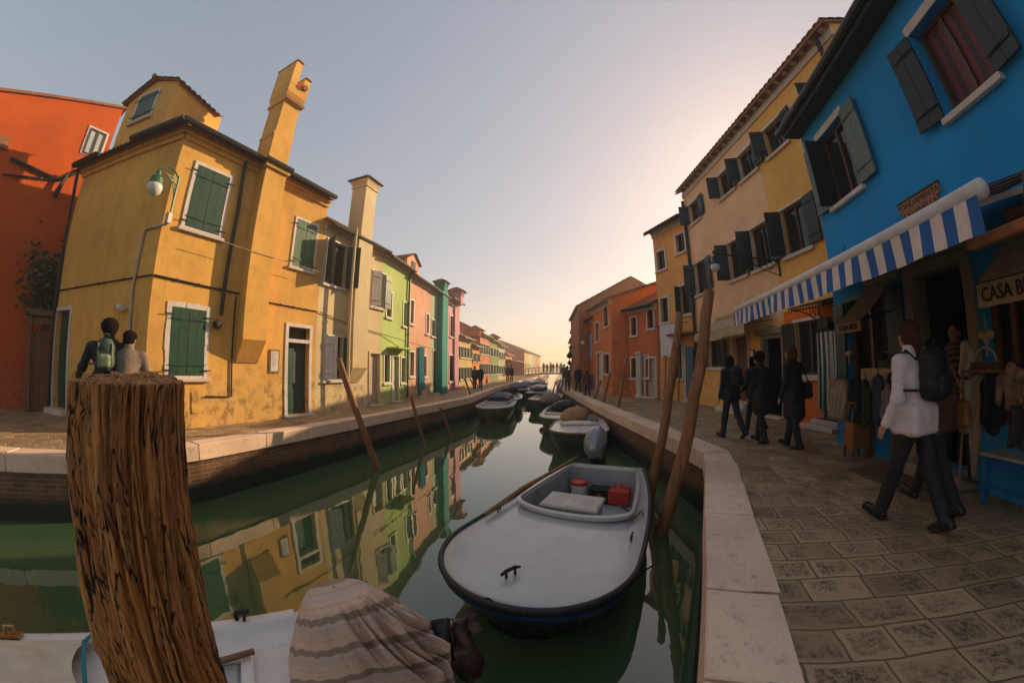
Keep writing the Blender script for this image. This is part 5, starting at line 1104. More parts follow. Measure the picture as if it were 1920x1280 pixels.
# bow cleat, seat box, rope, pole on the side deck
b = MB(); q = P(.38, -.0, zs(.38)+.055); dv = (ax*.92+rt*.39).normalized(); b.tube([q-dv*.11+V(0,0,.05), q-dv*.05+V(0,0,.07), q+dv*.05+V(0,0,.07), q+dv*.11+V(0,0,.05)], [.012, .018, .018, .012], 6); b.tube([q-dv*.05, q-dv*.05+V(0,0,.07)], .014, 6); b.tube([q+dv*.05, q+dv*.05+V(0,0,.07)], .014, 6); build('cleat', b, M['iron'], T)
for u_, l_ in ((1.6, .86), (4.2, .6), (1.75, -.88)):
    b = MB(); q = P(u_, l_, zs(u_)+.02); b.tube([q-ax*.07+V(0,0,.06), q+ax*.07+V(0,0,.06)], .012, 6); b.tube([q-ax*.03, q-ax*.03+V(0,0,.06)], .01, 5); b.tube([q+ax*.03, q+ax*.03+V(0,0,.06)], .01, 5); build('cleat', b, M['iron'], T)
sb = MB(); sb.box(P(2.12, -.42, fz+.004), rt*.74, ax*.44, V(0, 0, .50), .015); sb.box(P(2.08, -.45, fz+.506), rt*.80, ax*.52, V(0, 0, .06), .02); build('seat_box', sb, plain('worn seat box', (.52, .44, .38), .5, .2, 6), T)
p = P(3.72, -.36, fz); t = thing('bucket', 'white and red bucket under the stern deck of the large motorboat', 'bucket', p); b = MB(); b.lathe(p, [(.12, 0.004), (.15, .32), (.152, .32), (.14, .30)], 12); build('body', b, M['frame'], t); b = MB(); b.lathe(p, [(.155, .321), (.155, .38), (.02, .39)], 12); build('lid', b, plain('red plastic', (.50, .035, .02), .4, .1), t)
p = P(3.78, .36, fz); t = thing('fuel_can', 'red fuel can lying in the stern of the large motorboat', 'fuel can', p); b = MB(); b.box(p-rt*.18-ax*.12+V(0,0,.004), rt*.36, ax*.24, V(0, 0, .30), .04); b.lathe(p+rt*.1+V(0,0,.29), [(.035, 0), (.035, .05), (0, .05)], 10); build('body', b, plain('red plastic', (.50, .035, .02), .4, .1), t); b = MB(); b.tube([p-rt*.1+V(0,0,.28), p-rt*.08+V(0,0,.38), p+rt*.02+V(0,0,.38), p+rt*.04+V(0,0,.28)], .018, 6); build('handle', b, plain('red plastic', (.50, .035, .02), .4, .1), t)
p = P(3.8, .0, fz); t = thing('battery_box', 'black box with a red badge between the bucket and the fuel can', 'box', p); b = MB(); b.box(p-rt*.17-ax*.11+V(0,0,.004), rt*.36, ax*.22, V(0, 0, .22), .015); b.box(p-rt*.18-ax*.12+V(0,0,.225), rt*.38, ax*.24, V(0, 0, .05), .015); build('body', b, M['blackm'], t); b = MB(); b.box(p-rt*.02-ax*.118+V(0,0,.1), rt*.07, -ax*.006, V(0,0,.09)); build('badge', b, plain('red plastic', (.5, .035, .02), .4, .1), t)
b = MB(); b.smooth = True; b.tube([P(1.5, -.93, zs(1.5)+.07), P(2.6, -.92, zs(2)+.09), P(4.2, -.74, zs(4)+.09), P(4.75, -.70, zs(4)+.08)], [.03, .034, .03, .024], 8); o = build('boat_pole', b, M['polew'], None, loc=P(2.6, -.92, zs(2)+.09)); tagx(o, 'long wooden pole lying along the left side deck of the large motorboat', 'pole')
# boat behind it, with white cover
mB = dict(hull=plain('green grey hull', (.05, .06, .045), .4, .4, 3), deck=M['gelw'], coaming=M['oakrail'], rail=M['oakrail'], inside=M['inside'], cowl=M['blackm'], leg=M['blackm'])
def small(name, label, bowpx, z, az, L, Bh, m, **k):
    q = gp(*bowpx, z); return boat(name, label, (q.x, q.y), az, L, Bh, z, .07, m, **k)
r2 = small('white_deck_boat', 'white decked boat moored just behind the large motorboat', (1085, 818), -.45, 12, 4.2, .88, mB, bowr=1.0, cockpit=(1.6, 3.7, .6), st=.8)
q = r2[1]; b = MB(); b.smooth = True; b.tube([q(1.45, -.62, -.33), q(1.4, -.2, -.30), q(1.4, .2, -.30), q(1.45, .62, -.33)], [.05, .075, .075, .05], 8); build('rolled_cover', b, M['gelw'], r2[0])
M['tan'] = plain('tan canvas cover', (.36, .20, .10), .85, .2, 5, .006); M['bluetarp'] = plain('blue grey tarp', (.10, .13, .20), .7, .3, 4, .006); M['stripetarp'] = stripes('striped tarp', (.30, .22, .16), (.10, .10, .13), 0, (.8, .6, 0), .12, .5)
mC = dict(hull=plain('dull green hull', (.10, .11, .07), .45, .4, 3), deck=M['creamg'], coaming=M['creamg'], rail=M['creamg'], inside=M['inside'], cowl=M['blackm'], leg=M['blackm'])
r3 = small('cream_rowing_boat', 'cream boat with a tan covered outboard motor', (1052, 788), -.45, 10, 4.2, .85, mC, bowr=1.3, cockpit=(.9, 3.9, .7), st=.8)
def lump(T, name, mat, c, s, k=.1): return sdf_part(name, [E(c + V(0, 0, 0), s), E(c + V(s[0]*.35, s[1]*.2, s[2]*.25), tuple(x*.7 for x in s)), E(c + V(-s[0]*.4, -s[1]*.1, -s[2]*.2), tuple(x*.75 for x in s))], mat, T, None, .035, k, lambda X, Y, Z: .012*np.sin(X*19+Z*11)*np.cos(Y*15+Z*7))
cc = gp(1078, 778, -.12); lump(r3[0], 'motor_cover', M['tan'], cc, (.42, .34, .27))
r4 = small('dark_tarp_boat', 'pale boat with a black motor and a striped tarp bundle', (1014, 752), -.45, 14, 5.0, .9, mC, bowr=1.4, cockpit=(.9, 4.4, .7), st=.8)
cc = gp(1032, 748, -.2); lump(r4[0], 'tarp_bundle', M['stripetarp'], cc, (.5, .6, .3)); cc = gp(1058, 762, -.25); lump(r4[0], 'motor_cover', M['blackm'], cc, (.5, .4, .28))
# far moored boats
def far_boat(label, px, py, az, L, Bh, deckm, cov=None, grp='far moored boats'):
    m = dict(hull=M['hullblack'], deck=deckm, coaming=deckm, rail=M['rubber'], inside=M['inside'], cowl=M['blackm'], leg=M['blackm'])
    r = small('moored_boat', label, (px, py), -.45, az, L, Bh, m, bowr=1.3, group=grp, st=.8)
    if cov: lump(r[0], 'cover', cov, r[1](L*.55, 0, -.2), (Bh*.75, L*.28, .3))
    return r
far_boat('pale boat with a black bundle beyond the striped tarp boat, right side of the canal', 1003, 739, 10, 5, .85, M['gelw'], M['hullblack'])
far_boat('small far boat under a dark cover on the right side of the canal', 1004, 727, 10, 5, .9, M['creamg'], M['blackm'])
far_boat('small far boat with a rust brown cover, farthest on the right side of the canal', 1008, 719, 10, 6, 1.0, M['creamg'], M['tan'])
# left side boats
mD = dict(hull=plain('olive hull', (.12, .10, .05), .4, .4, 3), deck=plain('grey painted deck', (.22, .22, .24), .4, .2, 4), coaming=M['creamg'], rail=M['creamg'], inside=M['inside'], cowl=M['blackm'], leg=M['blackm'])
l1 = small('cabin_boat', 'grey decked boat with a dark blue canopy moored at the left quay', (918, 768), -.42, 6, 5.2, .85, mD, bowr=1.6, st=.85, cockpit=(2.2, 4.9, .6))
q = l1[1]; b = MB(); pr = [(-.6, 0), (-.55, .30), (-.3, .42), (.3, .42), (.55, .30), (.6, 0)]; b.loft([[q(2.6, x, -.38+z*.75) for x, z in pr], [q(3.0, x, -.38+z) for x, z in pr], [q(4.7, x, -.38+z) for x, z in pr]]); build('canopy', b, plain('navy canopy', (.02, .035, .07), .6, .2), l1[0])
b = MB(); b.box(q(1.3, -.62, -.32), rt*0+V(1.24, 0, 0), V(0, .06, 0), V(0, 0, .04)); build('cross_bar', b, M['creamg'], l1[0])
mE = dict(mD); mE['deck'] = M['gelw']; l2 = small('white_skiff', 'white skiff with a turquoise cover beyond the grey cabin boat', (947, 751), -.42, 6, 4.6, .8, mE, bowr=1.3, cockpit=(1.2, 4.2, .6)); lump(l2[0], 'cover', M['turq'], l2[1](.9, -.1, -.3), (.35, .5, .14)); lump(l2[0], 'motor_cover', M['blackm'], l2[1](4.2, 0, -.1), (.35, .4, .3))
far_boat('small far boat with a pale cover moored first beyond the white skiff', 966, 733, 8, 5.5, 1.0, M['gelw'], M['bluetarp']); far_boat('small far boat with a grey cover at the left quay below the bridge ramp', 980, 724, 12, 5.5, 1.0, M['gelw'], M['cowl']); far_boat('dark small far boat in the middle of the canal before the bridge', 993, 722, 8, 5, .9, M['gelw'], M['hullblack'])
# ------------------------------------------------------------------ foreground boat with covered outboard
a54 = R(52); axf = V(sin(a54), cos(a54), 0); nf = V(cos(a54), -sin(a54), 0)      # axis towards the stern, and towards the camera side
st_ = gp(552, 1150, -.45); T = thing('white_boat', 'white boat in the foreground with a striped cloth over its tilted outboard motor', 'boat', st_ + nf*.8 + V(0, 0, W_Z+.45))
PF = lambda u, l, z: V(st_.x, st_.y, 0) - axf*u + nf*l + V(0, 0, z)         # u forward from the transom, l from the far gunwale
b = MB(); b.smooth = True; Ls = [0, .3, .8, 1.6, 2.4, 3.2, 4.0, 4.6]
wid = lambda u: 1.62 if u < 3 else 1.62*max(.06, 1-((u-3)/1.75)**2)
rings = []
for u in Ls:
    m_ = .81; w2 = wid(u)/2; rings.append([PF(u, m_-w2-.02, -.45), PF(u, m_-w2+.02, -.72), PF(u, m_-w2*.85, -1.2), PF(u, m_+w2*.85, -1.2), PF(u, m_+w2-.02, -.72), PF(u, m_+w2+.02, -.45)])
b.loft(rings, False, False); b.poly(rings[0]); build('hull', b, M['gelw'], T)
b = MB(); b.smooth = True
for side in (-1, 1):
    prof = [(-.03, -.47), (-.03, -.43), (.0, -.40), (.07, -.395), (.10, -.41), (.12, -.45), (.30, -.475)]
    rr_ = [[PF(u, .81 + side*(-(wid(u)/2) + o)*(-1 if side > 0 else 1)*( -1 if side > 0 else 1) if False else (.81 - wid(u)/2 + o if side < 0 else .81 + wid(u)/2 - o), z) for o, z in prof] for u in Ls]
    b.loft(rr_, False, False)
build('gunwale', b, M['gelw'], T)
b = MB(); b.box(PF(.0, .05, -.47), nf*1.5, axf*.04, V(0, 0, .08), .012); b.quad(PF(.0, .28, -.476), PF(1.15, .28, -.476), PF(1.15, 1.34, -.476), PF(.0, 1.34, -.476)); build('stern_deck', b, M['gelw'], T)
b = MB()
for (u0, u1, l0, l1) in ((.32, .40, .34, 1.3), (.98, 1.06, .34, 1.3), (.40, .98, .34, .42), (.40, .98, 1.22, 1.3)): b.box(PF(u1, l0, -.472), axf*(u1-u0), nf*(l1-l0), V(0, 0, .05), .015)
build('hatch_coaming', b, M['gelw'], T)
b = MB(); b.box(PF(.96, .43, -.468), axf*.54, nf*.78, V(0, 0, .025), .01); h_ = build('hatch_lid', b, plain('grey hatch lid', (.40, .40, .41), .4, .15, 4), T)
b = MB(); b.box(PF(.60, .44, -.44), axf*.05, nf*.14, V(0, 0, .012), .004); b.tube([PF(.575, .50, -.425), PF(.575, .58, -.42)], .016, 6); build('latch', b, M['cowl'], h_)
b = MB(); b.smooth = True; b.tube([PF(.62, .45, -.40), PF(.30, .42, -.38)], .022, 8); o = build('oar_handle', b, M['oakrail'], None, loc=PF(.46, .45, -.4)); tagx(o, 'short wooden oar handle lying by the hatch of the foreground white boat', 'oar')
b = MB(); b.quad(PF(1.15, .28, -.476), PF(4.3, .28, -.476), PF(4.3, 1.3, -.476), PF(1.15, 1.3, -.476)); build('fore_deck', b, M['gelw'], T)
# tarp over the fore part
def tarp(u, v):
    U = 1.36+2.2*u; l = .10+1.34*v
    edge = .10*sin(v*9)*(1-u); z = -.385 + .17*sin(pi*min(1, v*1.05))**.7*(.35+.65*min(1, u*2.2)) + (.030*abs(sin(u*11+v*7+1.3*sin(v*9)))-.012 + .020*sin(v*17-u*9) + .012*abs(sin(u*27+v*19+2*sin(u*9)))) * min(1, v*6)
    return PF(U+edge, l, z - (.07 if v > .96 else 0))
b = MB(); b.grid(tarp, 90, 70); M['tarp'] = plain('beige tarpaulin', (.60, .50, .38), .8, .2, 5, .006); build('tarpaulin', b, M['tarp'], T, True)
b = MB(); b.smooth = True; b.tube([PF(1.42, .06, -.36), PF(1.44, .2, -.33), PF(1.38, .4, -.36), PF(1.33, .55, -.40), PF(1.25, .72, -.44), PF(1.16, .80, -.45)], .014, 7); b.tube([PF(1.42, .06, -.36), PF(1.45, -.02, -.385), PF(1.47, -.05, -.5)], .014, 7); o = build('mooring_rope', b, plain('turquoise rope', (.03, .22, .26), .8), None, loc=PF(1.42, .06, -.36)); tagx(o, 'turquoise rope tied over the gunwale of the foreground white boat', 'rope')
b = MB(); b.tube([PF(2.08, .06, -.375), PF(2.08, .06, -.30), PF(2.01, .06, -.30), PF(2.01, .06, -.375)], .011, 6); b.box(PF(2.13, .03, -.393), axf*.16, nf*.06, V(0,0,.03)); build('cleat', b, plain('brass', (.45, .28, .10), .3, .2, 9, .001, .8), T)
b = MB(); b.tube([PF(.42, .02, -.395), PF(.42, .02, -.34), PF(.32, .03, -.335)], .02, 6); b.tube([PF(.36, .04, -.36), PF(.36, .1, -.36)], .012, 6); build('rowlock', b, M['iron'], T)
# covered motor: draped cloth
q_ = gp(655, 1200, -.15); c0 = V(q_.x, q_.y, 0)
NUc, NVc = 260, 90; rsC = random.Random(4); wob_ = [(rsC.uniform(8, 40), rsC.uniform(0, 6.28), rsC.uniform(.3, 1)) for _ in range(7)]
def sheet(u, v, full=False):
    th = 2*pi*u; D_ = .24; vv = max(0, (v-D_*.6)/(1-D_*.6)); t_ = min(1, v/D_); dome = math.sqrt(max(0, 1-(1-t_)**2.2))
    amin = -.22-.22*vv**.8; amax = .15 + .43*min(1, vv/.62)**.85; lw = .17+.22*vv**.8; ctr = (amin+amax)/2; hl = (amax-amin)/2
    cx = math.copysign(abs(cos(th))**.85, cos(th)); sx_ = math.copysign(abs(sin(th))**.85, sin(th))
    wv = sum(k_*sin(f_*th*.55+p_+v*2.2) for f_, p_, k_ in wob_)/3.2
    q_ = th if th < pi*1.25 else th-2*pi; dg = q_ + 1.35*v; w_ = min(1, max(0, (2.5-dg)*1.6))*min(1, max(0, v-.08)*3.2)*min(1, max(0, q_+.9)*1.5)
    fo = w_*(.19*((abs(sin(dg*3.7+1.3*wv))**.6)-.5) + .05*sin(dg*11.3+wv*2.6)*(.5+.5*sin(dg*2.3)))
    wv *= min(1, v*5); lf = .020*vv*sin(th*3+vv*4+.5) + .010*sin(vv*9+th*2) + .010*wv
    a_ = ctr + hl*cx*dome*(1+fo*.5) + lf; l_ = lw*sx_*dome*(1+fo*2.6) + lf*.5
    z = .19 + .045*(1-t_)**2 - .86*vv - .10*max(0, a_)*(1-vv) - .12*max(0, -a_-.1)*(1-vv) + fo*.42 + .012*sin(a_*13+l_*7)*min(1, v*6)
    if full: return .62 - z + .45*l_ - .16*max(0, a_)*2.2*w_ + .30*fo + .05*a_ + .012*wv
    return c0 + axf*a_ + nf*l_ + V(0, 0, z)
n = NT('striped cover cloth'); uv = n.n('ShaderNodeUVMap').outputs[0]; sp = n.n('ShaderNodeSeparateXYZ'); n.l(uv, sp.inputs[0]); co = sp.outputs[1]
f1 = n.math('FRACT', n.math('DIVIDE', co, .185)); f2 = n.math('FRACT', n.math('DIVIDE', n.math('ADD', co, .03), .0617)); no = n.noise(n.coord(), 6, 5)
col = n.mix(n.math('GREATER_THAN', f1, .78), (.66, .43, .31), (.30, .205, .14)); col = n.mix(n.math('MULTIPLY', n.math('LESS_THAN', f1, .36), .55), col, (.50, .39, .36)); col = n.mix(n.math('MULTIPLY', n.math('GREATER_THAN', f2, .94), .6), col, (.36, .20, .14)); col = n.mix(n.ramp(no, .45, .75, 0, .3), col, (.36, .26, .19))
M['covercloth'] = n.done(col, .62, n.bump(n.noise(n.coord(), 70, 3), .0015, .4, n.bump(no, .01, .3)), 0, .35)
b = MB(); b.smooth = True; b.grid(lambda u, v: sheet(0 if u >= 1 else u, v), NUc, NVc); o = build('motor_cover', b, M['covercloth'], T); uvl = o.data.uv_layers.new(name='UVMap')
for lp in o.data.loops: k_ = lp.vertex_index; u_, v_ = (k_ % (NUc+1))/NUc, (k_//(NUc+1))/NVc; uvl.data[lp.index].uv = (u_, sheet(u_, v_, True))
lu = MB(); lu.smooth = True; q0 = gp(826, 1160, -.22); q1 = gp(838, 1240, -.42); lu.tube([q0, q0.lerp(q1, .5), q1], [.062, .055, .06], 10); build('motor_leg', lu, M['blackm'], T)
q2 = gp(860, 1175, -.34); q3 = gp(876, 1235, -.50); M['bronze'] = plain('worn bronze drive', (.06, .028, .022), .45, .6, 7, .006, .4)
sdf_part('gearcase', [C(tuple(q1), tuple(q3), .055, .075), C(tuple(q2), tuple(q3), .05, .10), E(tuple(q3+V(.01,.0,-.05)), (.10, .12, .12)), C(tuple(q2+V(.05,.03,.05)), tuple(q2), .02, .04)], M['bronze'], T, None, .012, .03, lambda X, Y, Z: .008*np.sin(X*50+Z*40)*np.sin(Y*45))
pp = MB()
for k in range(3):
    a_ = k*2.09+.5; c_q = q2 + V(.06, .03, .03); u_ = V(.2, -.1, 1).normalized(); e1_ = u_.orthogonal().normalized(); e2_ = u_.cross(e1_); dq_ = e1_*cos(a_)+e2_*sin(a_); pq = u_.cross(dq_)
    pp.add([c_q + pq*.02, c_q + dq_*.06 + pq*.05 + u_*.02, c_q + dq_*.13 + pq*.02 + u_*.03, c_q + dq_*.11 - pq*.03, c_q + dq_*.04 - pq*.03 - u_*.01], [(0, 1, 2, 3, 4)])
build('propeller', pp, M['bronze'], T)
# ------------------------------------------------------------------ mooring poles
M['wetwood'] = wood('weathered mooring pole', (.15, .06, .022), (.37, .16, .06), (16, 16, 1.0), .7, .01)
def pole(base, top, r0, r1, label, group=None, mat='wetwood', name='mooring_pole'):
    b = MB(); b.smooth = True; base, top = Vector(base), Vector(top); n_ = 9; d = (top-base); rs = random.Random(int(base.x*91+base.y*37)); sd = d.cross(V(0, 0, 1)); sd = sd.normalized() if sd.length > .01 else V(1, 0, 0)
    pts = [base - d.normalized()*1.0] + [base + d*(k/n_) + sd*rs.uniform(-.25, .25)*r0 for k in range(n_)] + [top, top + d.normalized()*.004]; rad = [r0*1.02] + [r0+(r1-r0)*k/n_ + rs.uniform(-.04, .04)*r0 for k in range(n_)] + [r1, r1*.7]
    b.tube(pts, rad, 10); o = build(name, b, M[mat], None, loc=base); tagx(o, label, 'mooring pole', group); return o
def pole_px(bpx, tpx, z, r0, r1, label, group=None, lean=0., rise_y=None):
    bq = gp(*bpx, z); tq = vp(tpx[0], tpx[1], bq.x, bq.y) if rise_y is None else None
    d = ray(*tpx); a = V(bq.x, bq.y, 0).normalized(); t = (V(bq.x, bq.y, 0).dot(a) + lean)/d.dot(a); tq = CAM + d*t
    return pole(bq, tq, r0, r1, label, group)
pole_px((1240, 1000), (1330, 545), W_Z, .105, .085, 'thick brown mooring pole leaning right, nearest to the paved quay corner', 'pair of thick poles', .5)
pole_px((1216, 940), (1274, 586), W_Z, .095, .07, 'dark mooring pole standing just left of the thick leaning pole behind the large motorboat', 'pair of thick poles', .5)
for k, (bx, by, tx, ty) in enumerate(((1153, 800, 1174, 672), (1124, 787, 1144, 698), (1105, 777, 1127, 713), (1086, 768, 1104, 713), (1071, 754, 1088, 705), (1061, 748, 1073, 704), (1046, 745, 1056, 716), (1042, 744, 1051, 713), (1035, 742, 1042, 715))):
    pole_px((bx, by), (tx, ty), -.72, .062, .05, ('nearest', 'second nearest', 'third nearest', 'fourth nearest', 'fifth nearest', 'sixth nearest', 'seventh nearest', 'eighth nearest', 'farthest')[k] + ' slim leaning pole in the row along the right quay kerb', 'slim mooring poles along the right quay', .25)
for k, (bx, by, tx, ty, r) in enumerate(((708, 877, 635, 672, .085), (795, 832, 770, 741, .055), (846, 819, 825, 763, .05))):
    pole_px((bx, by), (tx, ty), W_Z, r, r*.85, ('tall dark pole leaning left in front of the cream house', 'short thin pole leaning left in front of the pink house', 'shortest pole leaning left, standing at the sunlit brick canal wall')[k], 'leaning poles on the left', -.2)
for k, (bx, by, tx, ty) in enumerate(((896, 775, 871, 709), (903, 752, 881, 709), (905, 745, 890, 709), (915, 728, 909, 713), (926, 730, 919, 713))):
    pole_px((bx, by), (tx, ty), W_Z if k == 0 else -.8, .05, .045, ('nearest', 'second', 'third', 'fourth', 'farthest')[k] + ' of the poles leaning left beside the grey cabin boat at the left quay', 'mooring poles by the cabin boat', -.2)
# the big weathered post in the foreground
def m_post():
    n = NT('weathered post wood'); tc = n.n('ShaderNodeTexCoord').outputs['Object']
    wv = n.n('ShaderNodeTexNoise', Scale=2.6, Detail=4); n.l(tc, wv.inputs['Vector']); md = n.n('ShaderNodeVectorMath', operation='MULTIPLY_ADD'); n.l(wv.outputs['Color'], md.inputs[0]); md.inputs[1].default_value = (.09, .09, .0); n.l(tc, md.inputs[2])
    def cc(scale):
        mp = n.n('ShaderNodeMapping'); mp.inputs['Scale'].default_value = scale; n.l(md.outputs[0], mp.inputs['Vector']); return mp.outputs[0]
    f = n.noise(cc((13, 13, .8)), 2.4, 9, .68); fine = n.noise(cc((46, 46, 2.6)), 2, 7, .7); g = n.noise(cc((1, 1, .5)), 4.5, 7, .6); chip = n.noise(cc((5, 5, 1.1)), 1.3, 3, .5)
    col = n.mix(n.ramp(f, .36, .64), (.34, .12, .032), (.90, .36, .085)); col = n.mix(n.ramp(fine, .46, .62, 0, .6), col, (.74, .38, .14)); col = n.mix(n.ramp(g, .54, .74, 0, .7), col, (.45, .19, .07))
    c1_ = n.noise(cc((7, 7, .55)), 1.9, 4, .55); c2_ = n.noise(cc((15, 15, 1.0)), 1.7, 3, .5)
    crk = n.math('MAXIMUM', n.ramp(n.math('ABSOLUTE', n.math('SUBTRACT', c1_, .5)), .013, .003), n.ramp(n.math('ABSOLUTE', n.math('SUBTRACT', c2_, .47)), .008, .002, 0, .75))
    col = n.mix(n.ramp(chip, .60, .66, 0, .75), col, (.70, .28, .08)); col = n.mix(n.ramp(f, .37, .31), col, (.03, .014, .007)); col = n.mix(crk, col, (.008, .005, .003))
    return n.done(col, .55, n.bump(n.math('SUBTRACT', f, n.math('MULTIPLY', crk, .5)), .035, 1.0, n.bump(fine, .009, .9)), 0, .5)
M['post'] = m_post()
d0, d1 = ray(245, 700), ray(312, 1262); D0 = V(d0.x, d0.y, 0).normalized()*1.17; D1 = V(d1.x, d1.y, 0).normalized()*1.10
topc = V(D0.x, D0.y, 1.40); lowp = V(D1.x, D1.y, .53); dirp = (lowp-topc)/(topc.z-lowp.z)
from mathutils import noise as MN
def post_pt(u, v):
    a = 2*pi*u; z = topc.z - v*2.55; c = topc + dirp*(topc.z-z)
    rv = V(cos(a), sin(a), 0); q = V(cos(a)*2.1, sin(a)*2.1, z*.30)
    r = .150 + .018*MN.noise(V(cos(a)*1.1, sin(a)*1.1, z*.8))
    rid = MN.fractal(V(cos(a)*4.2, sin(a)*4.2, z*.75), .9, 2.1, 5); crack = abs(MN.noise(V(cos(a)*3.3+5, sin(a)*3.3, z*.5+.25*MN.noise(V(cos(a)*2, sin(a)*2, z*3)))))
    wv = .5*MN.noise(V(cos(a)*1.3, sin(a)*1.3, z*2.1)); cr2 = abs(MN.noise(V(cos(a+wv*.35)*6.5+2, sin(a+wv*.35)*6.5, z*.9+7)))
    r += .013*rid - .034*max(0, .13-crack)/.13 - .022*max(0, .10-cr2)/.10 + .006*MN.fractal(V(cos(a)*13, sin(a)*13, z*6), .8, 2.2, 3)
    chip = MN.noise(V(cos(a)*2.2+9, sin(a)*2.2, z*3.5)); r -= .030*max(0, chip-.05)*max(0, 1-v*5.5) + .012*max(0, MN.noise(V(cos(a)*2.4, sin(a)*2.4, z*2.0+4))-.18)
    p = c + rv*r
    if v == 0: p.z += .012*MN.noise(V(cos(a)*3, sin(a)*3, 1)) + .014*cos(a-2.4)
    return p
b = MB(); b.smooth = True; NU, NV = 300, 380; b.grid(lambda u, v: post_pt(0 if u >= 1 else u, v**1.05), NU, NV)
top = [post_pt(i/NU, 0) for i in range(NU)]; ct = sum(top, V(0, 0, 0))/NU
for k in range(6):
    f0, f1 = 1-k/6, 1-(k+1)/6
    for i in range(NU):
        j = (i+1) % NU; sh = lambda p, f: ct + (p-ct)*f + V(0, 0, .010*MN.noise(V(p.x*40*f, p.y*40*f, 2))*(1 if 0 < f < 1 else 0) + .006*(1-f)); b.quad(sh(top[i], f0), sh(top[j], f0), sh(top[j], f1), sh(top[i], f1))
o = build('mooring_post', b, M['post'], None, loc=V(lowp.x, lowp.y, W_Z)); tagx(o, 'huge weathered wooden mooring post with cracked bark like grain in the left foreground', 'mooring post')
# mooring ropes of the large motorboat
T0 = P
